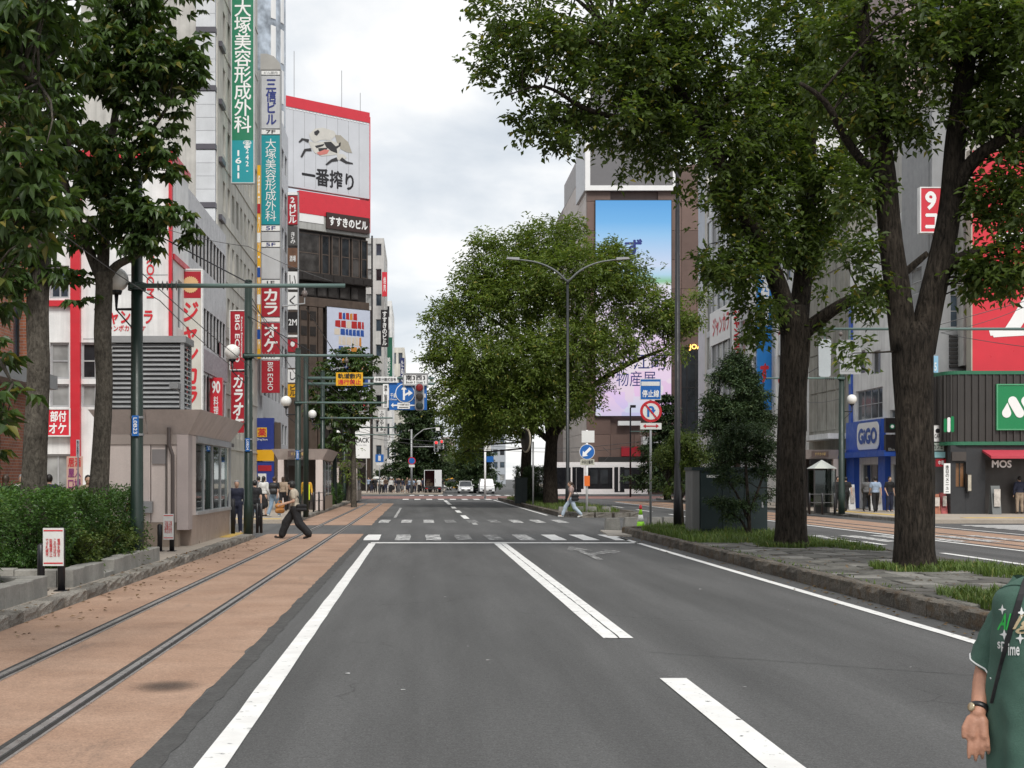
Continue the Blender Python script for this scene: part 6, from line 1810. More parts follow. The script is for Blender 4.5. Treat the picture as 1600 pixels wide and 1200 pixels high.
# front wall: base course, wall panels, vent door
MB().box(x0, x1 - .25, y0 + .02, y0 + .3, KH, .72).build('stone_base', M('base_stone', (.30, .24, .19), .7, var=.2), r)
for i, (a, b) in enumerate(((x0, -6.62), (-6.61, -6.32), (-6.31, -5.93), (-5.92, -5.70))):
    MB().box(a + .004, b - .004, y0 + (.0 if i != 2 else .03), y0 + .25, .725, 2.55).build('wall_panel', PINKW, r)
MB().box(x0, x1 - .2, y0 - .03, y0 + .24, 2.555, 2.795).build('lintel', M('lintel_tan', (.37, .315, .285), .6), r)
MB().box(-5.69, x1, y0 - .06, y0 + .5, .55, 2.79).build('corner_post', M('post_pink', (.44, .375, .36), .5), r)
MB().box(-6.28, -5.96, y0 - .012, y0 + .028, 2.10, 2.44).build('vent_grille', M('grille_grey', (.26, .24, .24), .5), r)
MB().box(-7.05, -6.25, y0 - .16, y0 - .005, .95, 1.22).build('notice_box', GREYM, r)
MB().box(-6.85, -6.5, y0 - .175, y0 - .162, 1.0, 1.17).build('red_label', REDP, r)
MB().tube([(-5.86, y0 - .14, 2.95), (-5.86, y0 - .14, 2.55), (-5.77, y0 - .14, 2.3), (-5.77, y0 - .14, .3)], .045, 8).build('downpipe', M('pipe_brown', (.10, .08, .075), .5), r)
for px_ in (-5.95,):
    MB().box(px_ - .012, px_ + .012, y0 - .02, y0 - .002, .7, 2.75).build('seam', DKFRAME, r)
# side: stone base, glazing, rail
MB().box(x1 - .3, x1 - .02, y0 + .52, y1, KH, .86).build('stone_base', M('base_stone_pink', (.40, .31, .255), .35, var=.15), r)
MB().box(x1 - .16, x1 - .02, y0 + .52, y0 + 1.15, .865, 2.79).build('wall_panel', PINKW, r)
for i in range(4):
    ya = y0 + 1.2 + i * 1.44
    MB().box(x1 - .10, x1 - .085, ya + .02, ya + 1.41, .95, 2.62).build('glass_pane', CLEAR, r)
    MB().box(x1 - .13, x1 - .05, ya - .03, ya + .018, .865, 2.70).build('mullion', ALU, r)
MB().box(x1 - .16, x1 + .03, y0 + 1.15, y1, .865, .945).build('sill_rail', ALU, r)
MB().box(x1 - .16, x1 + .03, y0 + 1.15, y1, 2.63, 2.79).build('head_rail', ALU, r)
MB().box(x0 + .02, x0 + .2, y0 + .3, y1, KH, 2.79).build('back_wall', M('inner_wall', (.30, .26, .25), .6), r)
MB().box(x1 - .06, x1, y1 + .003, y1 + .08, KH, 2.79).build('end_post', ALU, r)
slats_box(r, WX(173, 33), WX(292, 33), 32.6, 33.7, 3.36, 5.05, 15)
MB().tube([(-5.55, 31.2, 3.4), (-5.55, 31.2, 3.75), (-5.62, 30.95, 3.85)], .02, 6).build('camera_bracket', GREYM, r)
MB().box(-5.72, -5.52, 30.75, 31.15, 3.82, 3.95).build('security_camera', GREYM, r)
def small_entrance(label, px0, px1, d, d1, zt0, zt1, sign_txt):
    xa, xb = WX(px0, d), WX(px1, d)
    q = thing('subway_entrance', label, 'shelter', ((xa + xb) / 2, (d + d1) / 2, KH))
    roof_flare(q, xa, xb, d, d1, zt0, zt1, .3, 3, 4, PINKR)
    MB().box(xa, xa + .3, d, d + .3, KH, zt0 - .005).build('corner_post', PINKW, q)
    MB().box(xb - .35, xb, d, d + .3, KH, zt0 - .005).build('corner_post', PINKW, q)
    MB().box(xa, xa + .2, d + .31, d1, KH, zt0 - .005).build('back_wall', PINKW, q)
    MB().box(xb - .2, xb - .02, d + .31, d1, KH, .85).build('stone_base', MATS['base_stone'], q)
    for i in range(3):
        ya = d + .4 + i * (d1 - d - .4) / 3
        MB().box(xb - .10, xb - .08, ya + .03, ya + (d1 - d - .4) / 3 - .03, .9, zt0 - .1).build('glass_pane', BLGLASS, q)
        MB().box(xb - .13, xb - .06, ya - .03, ya + .025, .855, zt0 - .01).build('mullion', ALU, q)
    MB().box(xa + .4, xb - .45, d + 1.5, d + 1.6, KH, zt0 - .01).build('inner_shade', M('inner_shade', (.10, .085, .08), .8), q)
    MB().box(xa + .55, xb - .75, d - .42, d - .34, (zt0 + zt1) / 2 - .15, (zt0 + zt1) / 2 + .17).build('name_board', M('board_brown', (.12, .085, .075), .5), q)
    lettering(q, sign_txt, xa + .7 - q.location.x, xb - .9 - q.location.x, (zt0 + zt1) / 2 - .07 - KH, (zt0 + zt1) / 2 + .09 - KH, d - .435 - q.location.y, GOLDT)
    MB().box(xa + .5, xb - .7, d - .08, d - .01, zt0 - .30, zt0 - .02).build('lower_board', DKFRAME, q)
    return q
small_entrance('second pink subway entrance beyond the side street on the left', 434, 504, 68, 76, 2.72, 3.25, 'すすきの駅')
small_entrance('third pink subway entrance farther along the left pavement', 523, 558, 98, 106, 2.55, 2.95, 'すすきの駅')
small_entrance('pink subway entrance on the right pavement beside the arcade', 1250, 1312, 74.5, 79, 2.85, 3.35, 'すすきの駅')

# ================================================================ tram poles, arms, globe lamps, wires
def globe(root, x, y, z, px_, r_=.225, below=True):
    b = MB().tube([(px_, y, z - .55), (x, y, z - .55), (x, y, z - r_)], [.028, .028, .045], 8); o = b.build('lamp_bracket', BLACKM, root, True)
    MB().tube([(px_, y, z - 1.0), (x, y, z - .56)], .014, 6).build('lamp_stay', BLACKM, root)
    MB().lathe([(.09, -.06), (.11, 0), (.07, .05)], (x, y, z - r_ + .01), 12).build('lamp_collar', BLACKM, root, True)
    MB().ball((x, y, z), r_, 18, 12).build('lamp_globe', GLOBE, root, True)
def tram_pole(label, px, d, top, arm_z=None, reach=None, zb=KH, r_=.125, globes=(), X=None, tag_txt=None, group='tram wire poles', arm_x=None):
    x = WX(px, d) if X is None else X
    q = thing('tram_pole', label, 'pole', (x, d, zb), group)
    MB().tube([(x, d, zb), (x, d, zb + .9), (x, d, zb + .93), (x, d, top)], [r_ * 1.08, r_ * 1.08, r_, r_ * .86], 14).build('pole', POLE, q, True)
    MB().lathe([(r_ * .9, 0), (r_ * .7, .05), (.001, .07)], (x, d, top), 12).build('cap', POLE, q, True)
    if arm_z:
        s_ = 1 if reach > x else -1
        MB().tube([(x - .1 * s_, d - .14, arm_z), (reach, d - .14, arm_z)], [.045, .038], 8).build('arm', POLEG, q, True)
        MB().tube([(x, d - .14, arm_z + 1.15), (x + (reach - x) * .55, d - .14, arm_z + .03)], .012, 6).build('stay', BLACKM, q)
        MB().lathe([(.17, -.07), (.17, .07)], (x, d, arm_z), 12).build('clamp', POLE, q)
        for k in range(5):
            MB().lathe([(.05, -.012), (.095, 0), (.05, .012)], (x + s_ * (.42 + .085 * k), d - .14, arm_z), 10, 'x').build('insulator', M('insulator_brown', (.16, .13, .12), .25), q, True)
        xm = reach - s_ * .75
        MB().tube([(xm, d - .14, arm_z), (xm, d - .14, arm_z - .33), (xm - s_ * .4, d - .14, arm_z - .38)], .016, 6).build('wire_hanger', GREYM, q)
        MB().lathe([(.035, -.06), (.06, 0), (.035, .06)], (reach - s_ * .75, d - .14, arm_z - .15), 10).build('hanger_insulator', MATS['insulator_brown'], q, True)
    for (gx, gz) in globes: globe(q, gx, d, gz, x)
    if tag_txt:
        o = MB().box(x - .062, x + .062, d - r_ - .03, d - r_ - .02, 2.54, 2.92).build('number_plate', BLUER, q)
        lettering(o, tag_txt, x - .035 - q.location.x, x + .035 - q.location.x, 2.58 - zb, 2.88 - zb, -r_ - .034, WHITET, rot=1)
        for z in (2.57, 2.89): MB().lathe([(r_ + .012, -.02), (r_ + .012, .02)], (x, d, z), 14).build('strap', STEEL, q)
    return q
tram_pole('dark green pole rising through the chestnut leaves, nearest on the left', 214, 25.0, 7.4, 5.32, -1.37, globes=((WX(182, 25), WZ(437, 25)),), tag_txt='L0B23', r_=.12)
tram_pole('dark green pole beside the glazed subway entrance, second on the left', 388, 38.9, 7.45, 5.30, -1.34, globes=((WX(363, 38.9), WZ(550, 38.9)),), tag_txt='L0B24', r_=.13)
tram_pole('dark green pole in front of the second subway entrance, third on the left', 465.5, 55.5, 7.1, 4.88, -1.35, globes=((WX(447, 55.5), WZ(627, 55.5)),), tag_txt='L0B25', r_=.13)
tram_pole('dark green pole behind the second subway entrance, fourth on the left', 504, 71, 7.4, 4.95, -1.4, globes=((WX(488, 71), WZ(647, 71)),), r_=.13)
tram_pole('dark green pole by the street tree, fifth on the left', 523, 84, 7.4, 4.95, -1.4, globes=((WX(515, 84), 5.0),), r_=.14)
tram_pole('dark green pole past the street tree, sixth on the left', 538, 98, 7.4, 4.95, -1.4, globes=((WX(527, 98), WZ(677, 98)),), r_=.14)
tram_pole('dark green pole with globe lamp on the right pavement by the arcade', 1315, 61, 7.2, 6.3, WX(1196, 61), globes=((WX(1331, 61), WZ(624, 61)),), r_=.14)
tram_pole('dark green pole outside the right edge whose arm reaches in over the tram track', 1660, 40, 7.4, 6.19, WX(1272, 40), r_=.13)
tram_pole('dark green pole behind the dark yew, far right pavement', 1190, 78, 7.2, 5.6, WX(1090, 78), r_=.14)
tram_pole('dark green pole by the tram shelter in front of the video screen', 1046, 104, 7.2, 5.4, WX(985, 104), globes=((WX(1052, 104), WZ(668, 104)),), r_=.14)
def wire(label, pts, r_=.012, sag=0.0, group='overhead wires'):
    P = []
    for a, b in zip(pts[:-1], pts[1:]):
        a, b = Vector(a), Vector(b)
        for i in range(10):
            t = i / 10; p = a.lerp(b, t); p.z -= sag * 4 * t * (1 - t); P.append(p)
    P.append(Vector(pts[-1]))
    o = MB().tube(P, r_, 5).build('overhead_wire', M('wire_dark', (.06, .06, .062), .5), None, True)
    return tag(o, label, 'wire', group)
wire('tram contact wire running above the left track between the pole arms', [(-2.1, 25, 4.93), (-2.1, 39, 4.90), (-2.1, 55.5, 4.50), (-2.1, 71, 4.55), (-2.1, 84, 4.55), (-2.1, 98, 4.55)], .010, .02)
wire('cable sloping across the chestnut crowns from upper left to the second pole', [W(-20, 190, 18), W(390, 572, 38.8)], .010, .15)
wire('second cable sloping through the chestnut leaves at the upper left', [W(-20, 268, 18), W(250, 470, 25), W(388, 590, 38.8)], .009, .1)
wire('cable from the second pole slanting down to the third pole', [W(388, 455, 38.9), W(465, 590, 55.4)], .012, .1)
wire('cable running from the second pole top towards the gantry', [W(388, 470, 38.9), W(560, 640, 71)], .012, .2)
wire('cable crossing the upper windows from the tower to the second pole', [W(250, 355, 59), W(388, 385, 60), W(520, 440, 60)], .014, .1)
for i, (a, b, c) in enumerate(((700, 664, 1110), (706, 676, 1100))):
    wire('thin span wire above the far crossing, ' + ('upper' if i == 0 else 'lower'), [W(560, a - 26, 110), W(700, a - 10, 112), W(b + 230, a, 112), W(1100, a - 28, 100)], .02, .2)
wire('span wire between the right pavement pole and the concrete building', [W(1315, 622, 61), W(1262, 628, 74)], .014, .1)
wire('span wire over the right carriageway near the red sign', [(20.1, 40, 5.5), W(1470, 520, 50), W(1600, 480, 50)], .012, .1)

# ================================================================ traffic gantry with signs and signal
D = 56.0
r = thing('traffic_gantry', 'grey-green traffic gantry arm over the road carrying the direction signs', 'gantry', (WX(475, D), D, KH))
xg = WX(478, D)
MB().tube([(xg, D, KH), (xg, D, 6.9)], [.12, .10], 12).build('post', POLE, r, True)
for py in (591, 600):
    MB().tube([(xg, D, WZ(py, D)), (WX(679, D), D, WZ(py, D))], [.07, .05], 10).build('arm', POLEG, r, True)
for px_ in (520, 560, 600, 640, 672):
    MB().box(WX(px_, D) - .02, WX(px_, D) + .02, D - .02, D + .02, WZ(600, D), WZ(591, D)).build('brace', POLEG, r)
px_sign('track_sign', 'yellow sign with black characters hung on the gantry', 525, 567, 582, 602.5, D - .2, YELS, [('軌道敷内', (.07, .93, .54, .93), BLACKT, dict(bold=.02)), ('通行禁止', (.07, .93, .08, .47), REDT, dict(bold=.02))], depth=.04, frame=None)
px_sign('crossing_sign', 'narrow white sign strip on the gantry left of the place name', 584.5, 620.5, 588.5, 597.5, D - .2, WHITEP, [('歩車分離式信号', (.05, .95, .18, .82), BLACKT, dict(bold=.01))], depth=.04)
px_sign('place_sign', 'white place-name plate on top of the traffic signal', 631.5, 667, 585, 600.5, D - .22, WHITEP, [('南3西3', (.07, .93, .40, .93), BLACKT, dict(bold=.015)), ('South 3 West 3', (.08, .92, .10, .32), BLACKT, {})], depth=.04, frame=GREYM)
px_sign('parking_sign', 'narrow white upright sign with small characters on the gantry', 598.5, 607, 600, 637, D - .2, WHITEP, [('停車・駐車禁止', (.2, .8, .05, .95), BLACKT, dict(vertical=True))], depth=.04)
def blue_extra(q, w, h):
    cx, cz, rr = (633 - 608) / 59 * w, (640 - 614) / 42 * h, 15.3 / 59 * w
    patch(q, 'sign_ring', disc(cx, cz, rr), -.035, WHITET, .02); patch(q, 'sign_disc', disc(cx, cz, rr * .92), -.05, BLUER, .014)
    s_ = rr
    patch(q, 'arrow', [(cx - .22*s_, cz - .72*s_), (cx - .02*s_, cz - .72*s_), (cx - .02*s_, cz + .35*s_), (cx + .16*s_, cz + .35*s_), (cx - .12*s_, cz + .78*s_), (cx - .40*s_, cz + .35*s_), (cx - .22*s_, cz + .35*s_)], -.06, WHITET)
    patch(q, 'arrow', [(cx - .015*s_, cz - .30*s_), (cx + .34*s_, cz - .12*s_), (cx + .34*s_, cz - .32*s_), (cx + .78*s_, cz + .0*s_), (cx + .34*s_, cz + .32*s_), (cx + .34*s_, cz + .10*s_), (cx - .015*s_, cz - .08*s_)], -.062, WHITET)
    patch(q, 'route_arrow', [(.05*w, .17*h), (.11*w, .26*h), (.11*w, .195*h), (.70*w, .195*h), (.70*w, .145*h), (.11*w, .145*h), (.11*w, .08*h)], -.016, WHITET)
    patch(q, 'plate', [(.22*w, .04*h), (.55*w, .04*h), (.55*w, .26*h), (.22*w, .26*h)], -.03, WHITEP)
    lettering(q, '一方通行出口', .24*w, .53*w, .16*h, .23*h, -.034, BLACKT); patch(q, 'bar', [(.26*w, .08*h), (.51*w, .08*h), (.51*w, .11*h), (.26*w, .11*h)], -.034, BLACKT, .003)
    lettering(q, '千歳', .03*w, .20*w, .45*h, .62*h, -.016, WHITET); lettering(q, '中島公園', .66*w, .97*w, .45*h, .60*h, -.016, WHITET); lettering(q, 'Chitose', .03*w, .20*w, .36*h, .42*h, -.016, WHITET)
px_sign('direction_sign', 'blue direction sign with round straight-or-right arrow disc on the gantry', 608, 667, 598, 640.5, D - .12, BLUER, [], depth=.05, extra=blue_extra)
def signal(label, x, y, z0, w, h, lit, group=None, vertical=True):
    q = thing('traffic_signal', label, 'traffic light', (x, y, z0), group)
    from_mesh('housing', MB().prism(rrect(-w/2, w/2, 0, h, min(w, h) * .3), 'y', -.10, .12).mesh('housing'), M('signal_grey', (.42, .43, .44), .45), q)
    for i in range(3):
        cx, cz = (0, h * (5 - 2 * i) / 6) if vertical else (w * (2 * i - 2) / 6, h / 2)
        rr = (h if vertical else w) / 6 * .78
        from_mesh('visor', MB().lathe([(rr * 1.1, -.32), (rr * 1.12, -.10)], (cx, 0, cz), 16, 'y').mesh('visor'), M('signal_grey_dark', (.12, .12, .125), .5), q)
        names = ('red', 'yellow', 'green')
        cm = {'red': emit_mat('signal_red_lit', (.8, .03, .03), .8) if lit == 'red' else M('lens_red', (.20, .012, .014), .25), 'yellow': M('lens_yellow', (.035, .026, .018), .25), 'green': emit_mat('signal_green_lit', (.05, .8, .6), 1.0) if lit == 'green' else M('lens_green', (.018, .03, .03), .25)}[names[i]]
        from_mesh('lens', MB().lathe([(rr, -.345), (rr * .6, -.36), (.001, -.365)], (cx, 0, cz), 16, 'y').mesh('lens'), cm, q)
    return q
signal('traffic light with three stacked lamps hanging from the gantry', WX(655.5, D), D - .35, WZ(642, D), .38, 1.12, None)
# far crossing: signals, lamp column
D = 148.0
r = thing('signal_pole', 'grey signal pole with curved lamp arm on the far left corner of the wide crossing', 'pole', (WX(643, D), D, KH))
xg = WX(643, D)
MB().tube([(xg, D, KH), (xg, D, WZ(671, D))], [.13, .10], 10).build('post', GREYM, r, True)
MB().tube([(xg, D, WZ(698, D)), (WX(690, D), D, WZ(698, D))], .06, 8).build('signal_arm', GREYM, r, True)
MB().tube([(xg, D, WZ(688, D)), (WX(650, D), D, WZ(680, D)), (WX(662, D), D, WZ(671, D)), (WX(682, D), D, WZ(668, D))], [.07, .06, .05, .04], 8).build('lamp_arm', GREYM, r, True)
MB().box(WX(681, D), WX(687, D), D - .15, D + .15, WZ(673, D), WZ(668, D)).build('lamp_head', WHITEP, r)
signal('far traffic light showing red over the wide crossing', WX(681.5, D), D - .3, WZ(706, D), .5, 1.2, 'red')
signal('pedestrian-side signal beside the far red light', WX(690, D), D - .2, WZ(702, D), .5, 1.0, 'red')
signal('distant green traffic light farther down the street', WX(675, 230), 230, WZ(722, 230), .5, 1.1, 'green')
signal('second distant green traffic light at lower left', WX(664, 230), 229.5, WZ(741, 230), .5, 1.0, 'green')
def road_sign(name, label, px, d, zb, top, parts, r_=.04, mat=STEEL, cat='road sign'):
    x = WX(px, d)
    q = thing(name, label, cat, (x, d, zb))
    MB().tube([(x, d, zb), (x, d, top)], r_, 10).build('post', mat, q, True)
    for fn in parts: fn(q, x, d)
    return q
def plate(px0, px1, py0, py1, mat, y=-.07, txt=None, tm=WHITET, rect=(.1, .9, .15, .85), nm='plate', **k):
    def fn(q, x, d):
        x0, x1, z0, z1 = WX(px0, d), WX(px1, d), WZ(py1, d), WZ(py0, d)
        o = MB().box(x0, x1, d + y, d + y + .02, z0, z1).build(nm, mat, q)
        if txt:
            lettering(o, txt, x0 + rect[0] * (x1 - x0) - q.location.x, x0 + rect[1] * (x1 - x0) - q.location.x, z0 + rect[2] * (z1 - z0) - q.location.z, z0 + rect[3] * (z1 - z0) - q.location.z, y - .006, tm, **k)
    return fn
def rnd(px, py, rpx, mat, y=-.08, nm='disc'):
    def fn(q, x, d):
        rr = rpx * d / F
        MB().lathe([(rr, 0), (rr, .015)], (WX(px, d), d + y, WZ(py, d)), 28, 'y').build(nm, mat, q)
    return fn
def shape(pts, mat, y, nm='symbol'):
    def fn(q, x, d):
        MB().prism([(WX(a, d), WZ(b, d)) for a, b in pts], 'y', d + y, d + y + .006).build(nm, mat, q, recalc=True)
    return fn
REDR = M('road_sign_red', (.50, .015, .025), .4, var=.05); WHR = M('road_sign_white', (.70, .70, .68), .4, var=.06)
arrowU = [(1010.5, 651.5), (1010.5, 639), (1012, 636), (1015, 634.5), (1019, 635), (1021.5, 638), (1021.8, 640.5), (1024, 640.5), (1020, 646.5), (1015.8, 640.5), (1018.5, 640.5), (1018, 638.4), (1016, 637.4), (1014.3, 638.5), (1013.8, 640.5), (1013.8, 651.5)]
road_sign('stop_line_sign', 'stop-line sign above a no-U-turn disc on a grey post at the median tip', 1016.5, 45, MH - .05, WZ(594, 45), [
    plate(999.5, 1032.5, 592, 625, WHR, -.07), plate(1000.5, 1031.5, 593, 624, BLUER, -.075, '停止線', WHITET, (.07, .93, .10, .47), bold=.02), plate(1001.5, 1030, 596.5, 603, WHR, -.08, nm='bar'),
    rnd(1016.5, 643, 17, REDR, -.08), rnd(1016.5, 643, 12.8, WHR, -.085), shape(arrowU, BLUER, -.095), shape([(1006.2, 632.4), (1008, 630.6), (1026.8, 653.5), (1025, 655.3)], REDR, -.102, 'slash'),
    plate(1000, 1033, 661, 671, WHR), shape([(1004, 665.8), (1008.5, 662.6), (1008.5, 665), (1024.5, 665), (1024.5, 662.6), (1029, 665.8), (1024.5, 669), (1024.5, 666.8), (1008.5, 666.8), (1008.5, 669)], REDR, -.08)])
road_sign('keep_left_sign', 'blue keep-left disc on a white post at the tip of the farther median', 917, 62.5, MH - .05, WZ(672, 62.5), [
    plate(908.5, 928.5, 673, 691.5, WHR), rnd(917, 706, 12, WHR, -.08), rnd(917, 706, 11.2, BLUER, -.085),
    shape([(909.5, 713.5), (910.5, 704.5), (912.8, 706.8), (921, 698.6), (924, 701.5), (915.8, 709.8), (918.2, 712.2)], WHITET, -.095, 'arrow'),
    plate(906.5, 928.5, 717.5, 726.5, M('plate_olive', (.45, .44, .36), .5), -.07, '中央分離帯', BLACKT), plate(912.5, 921, 743.5, 759.5, M('orange_box', (.75, .16, .02), .4), -.13, nm='marker_box')], .055, WHITEP)
road_sign('no_parking_sign', 'small round road sign on a post at the far left corner', 643.5, 146.5, KH, WZ(712, 146.5), [rnd(643.5, 720, 6, REDR), rnd(643.5, 720, 4.6, BLUER, -.09), plate(639, 648, 726, 730, WHR)], .05)
road_sign('parking_blue_sign', 'small blue road sign over the far left pavement', 593, 140, KH, WZ(709, 140), [plate(586.5, 599.5, 710, 722, BLUER), plate(591, 595, 712, 720, WHR, -.08), plate(588, 598, 723, 727, WHR)], .05)
road_sign('route_board', 'white post with blue board on the right of the distant street', 758, 118, 0, WZ(690, 118), [plate(760, 771, 713, 722, BLUER), plate(756, 767, 694, 705, WHR)], .09, WHITEP)
# back of round and oblong road signs hung on the off-frame arm
r = thing('hanging_sign', 'grey backs of a round and an oblong road sign hanging below the arm', 'road sign', (WX(1326, 39.8), 39.8, WZ(600, 39.8)))
d = 39.7
MB().tube([(WX(1327, d), d, WZ(516, d)), (WX(1327, d), d, WZ(600, d))], .035, 8).build('hanger', POLEG, r)
MB().lathe([(.38, 0), (.38, .02)], (WX(1325, d), d - .06, WZ(551, d)), 24, 'y').build('disc_back', M('sign_back_grey', (.40, .41, .42), .4, .2), r)
MB().box(WX(1311, d), WX(1344, d), d - .07, d - .045, WZ(585, d), WZ(569, d)).build('plate_back', MATS['sign_back_grey'], r)
for py in (546, 556, 574, 580): MB().box(WX(1313, d), WX(1341, d), d - .075, d - .061 - .0, WZ(py + 1.2, d), WZ(py, d)).build('stiffener', GREYM, r)
r = thing('hanging_sign', 'pale upright panel hanging below the long arm left of the round sign back', 'sign', (WX(1290, d), d, WZ(588, d)))
MB().prism([(WX(a, d), WZ(b, d)) for a, b in ((1279, 587), (1278, 533), (1281, 530), (1295, 530), (1298, 533), (1297, 587), (1294, 589), (1282, 589))], 'y', d - .05, d).build('panel', M('panel_paleblue2', (.46, .50, .52), .4), r, recalc=True)
MB().tube([(WX(1289, d), d + .03, WZ(516, d)), (WX(1289, d), d + .03, WZ(575, d))], .025, 8).build('hanger', POLEG, r)

# ================================================================ lamp posts
def double_lamp(label, px, d, zb, top, arm, mat, r0=.105, rise=1.1):
    x = WX(px, d)
    q = thing('street_lamp', label, 'street lamp', (x, d, zb), 'double-armed street lamps')
    MB().tube([(x, d, zb), (x, d, zb + 1.2), (x, d, zb + 1.25), (x, d, top)], [r0 * 1.25, r0 * 1.2, r0, r0 * .62], 14).build('post', mat, q, True)
    MB().lathe([(r0 * .8, -.15), (r0 * .9, 0), (r0 * .6, .12)], (x, d, top), 12).build('collar', mat, q, True)
    for s_ in (-1, 1):
        P = [(x + s_ * .02, d, top), (x + s_ * .22 * arm, d, top + rise * .52), (x + s_ * .5 * arm, d, top + rise * .86), (x + s_ * arm * .82, d, top + rise)]
        a_, b_ = smooth_line(P, [.06, .055, .045, .04])
        MB().tube(a_, b_, 8).build('arm', M('lamp_arm_grey', (.11, .12, .115), .4, .2) if mat is not BLACKM else mat, q, True)
        MB().prism([(x + s_ * arm * .80, top + rise - .04), (x + s_ * arm * 1.02, top + rise + .01), (x + s_ * arm * 1.0, top + rise + .11), (x + s_ * arm * .8, top + rise + .09)], 'y', d - .16, d + .16).build('lamp_head', GREYM, q, recalc=True)
    return q
double_lamp('slender dark lamp post with two curved arms in front of the broad elm', 887, 70, MH - .05, WZ(440, 70), 3.15, M('lamp_graphite', (.022, .025, .027), .4), .10, 1.15)
double_lamp('black lamp post whose top disappears in the elm crown, beside the stop-line sign', 1058.5, 41.0, MH - .05, 11.6, 2.6, BLACKM, .10, 1.0)
r = thing('slim_lamp', 'slim dark lamp post with bent head below the video screen', 'street lamp', (WX(985, 128), 128, 0))
MB().tube([(WX(985, 128), 128, 0), (WX(985, 128), 128, WZ(638, 128)), (WX(988, 128), 128, WZ(634, 128)), (WX(992, 128), 128, WZ(634, 128))], [.09, .07, .06, .05], 8).build('post', BLACKM, r, True)
MB().box(WX(985, 128), WX(993, 128), 127.8, 128.2, WZ(637, 128), WZ(633, 128)).build('lamp_head', BLACKM, r)

# ================================================================ median and pavement furniture
d = 37.4
r = thing('utility_cabinet', 'dark green metal utility cabinet on the nearer median behind the yew', 'cabinet', (WX(1141, d), d, MH - .05))
xa, xb = WX(1092.5, d), WX(1199, d); zt_ = WZ(735, d)
CABG = M('cabinet_green', (.012, .026, .027), .45, var=.2); CABS = M('cabinet_grey', (.15, .15, .145), .7, streak=.2)
MB().box(xa, xb, d, d + .9, MH - .05, zt_).build('body', CABG, r)
for i in range(3):
    a = xa + .03 + i * (xb - xa - .06) / 3; b_ = a + (xb - xa - .06) / 3 - .02
    o = MB().box(a, b_, d - .03, d - .001, MH + .12, zt_ - .06).build('door', CABG, r)
    MB().box(b_ - .12, b_ - .07, d - .06, d - .031, .95, 1.12).build('handle', GREYM, o)
MB().box(xa + .2, xa + .55, d - .042, d - .031, zt_ - .2, zt_ - .13).build('label_plate', WHR, r)
MB().box(WX(1081.5, d), xa - .003, d - .05, d + .95, MH - .05, zt_ + .0).build('side_panel', CABS, r)
MB().box(WX(1080, d), xb + .04, d - .08, d + .98, zt_ + .003, zt_ + .09).build('lid', CABG, r)
d = 85
r = thing('utility_box', 'small dark green utility box under the elms on the farther median', 'cabinet', (WX(814, d), d, MH - .05))
MB().box(WX(805, d), WX(824, d), d, d + .6, MH - .05, WZ(748, d)).build('body', CABG, r)
for a, b_ in ((805.6, 814), (814.6, 823.4)): MB().box(WX(a, d), WX(b_, d), d - .02, d - .001, MH + .05, WZ(750, d)).build('door', CABG, r)
MB().box(WX(804, d), WX(825, d), d - .05, d + .65, WZ(748, d) + .003, WZ(746, d)).build('lid', CABG, r)
# cone
d = 44.0
r = thing('traffic_cone', 'lime green traffic cone with red cap and white band at the median tip', 'cone', (WX(1001, d), d, MH - .02))
xx, zz = WX(1001, d), .09
LIMEC = M('cone_lime', (.30, .72, .02), .4, var=.05)
MB().prism(rrect(xx - .19, xx + .19, d - .19, d + .19, .05), 'z', zz, zz + .035).build('base', LIMEC, r)
MB().lathe([(.145, .036), (.108, .26)], (xx, d, zz), 18).build('lower_cone', LIMEC, r, True)
MB().lathe([(.109, .262), (.072, .48)], (xx, d, zz), 18).build('white_band', WHR, r, True)
MB().lathe([(.073, .482), (.035, .68), (.03, .69)], (xx, d, zz), 18).build('upper_cone', LIMEC, r, True)
MB().lathe([(.045, .66), (.05, .70), (.045, .78), (.02, .80)], (xx, d, zz), 14).build('red_cap', REDP, r, True)
# concrete blocks at the median tips
for i, (px, d, w, lab) in enumerate(((958, 45.2, .42, 'weathered concrete block nearest the pale apron'), (989, 46.0, .5, 'weathered concrete block behind the traffic cone'), (1024, 46.4, .42, 'weathered concrete block right of the stop-line post'), (1046, 46.5, .36, 'weathered concrete block beside the yellow-green shrub'),
        (925, 64.0, .42, 'pale concrete block right of the keep-left post'), (948, 63.6, .36, 'pale concrete block farthest right at the farther median tip'), (880, 63.6, .36, 'pale concrete block left of the walking woman'), (905, 64.2, .4, 'pale concrete block behind the walking woman'))):
    x = WX(px, d)
    o = MB().prism([(x - w * .62, 0.02), (x + w * .62, .02), (x + w * .5, .42), (x - w * .5, .42)], 'y', d, d + .4).build('concrete_block', STONE, None, recalc=True)
    tag(o, lab, 'concrete block', 'concrete blocks at the median tips')
# convex mirror
d = 78
r = thing('convex_mirror', 'round convex traffic mirror seen edge-on under the broad elm', 'mirror', (WX(830, d), d, MH))
MB().tube([(WX(833, d), d, MH), (WX(833, d), d, WZ(690, d))], .05, 8).build('post', GREYM, r, True)
rm = MB().lathe([(.62, -.06), (.64, 0), (.5, .10), (.25, .16), (.001, .18)], (0, 0, 0), 28, 'y')
o = from_mesh('mirror_dish', rm.mesh('mirror_dish', smooth=True), DKFRAME, r, Vector((WX(822, d), d, WZ(688, d))) - r.location, radians(-72))
rim = MB().lathe([(.645, -.05), (.72, -.03), (.72, .02), (.645, .03)], (0, 0, 0), 28, 'y')
from_mesh('hood', rim.mesh('hood', smooth=True), M('hood_cream', (.52, .46, .36), .5), r, Vector((WX(822, d), d, WZ(688, d))) - r.location, radians(-72))
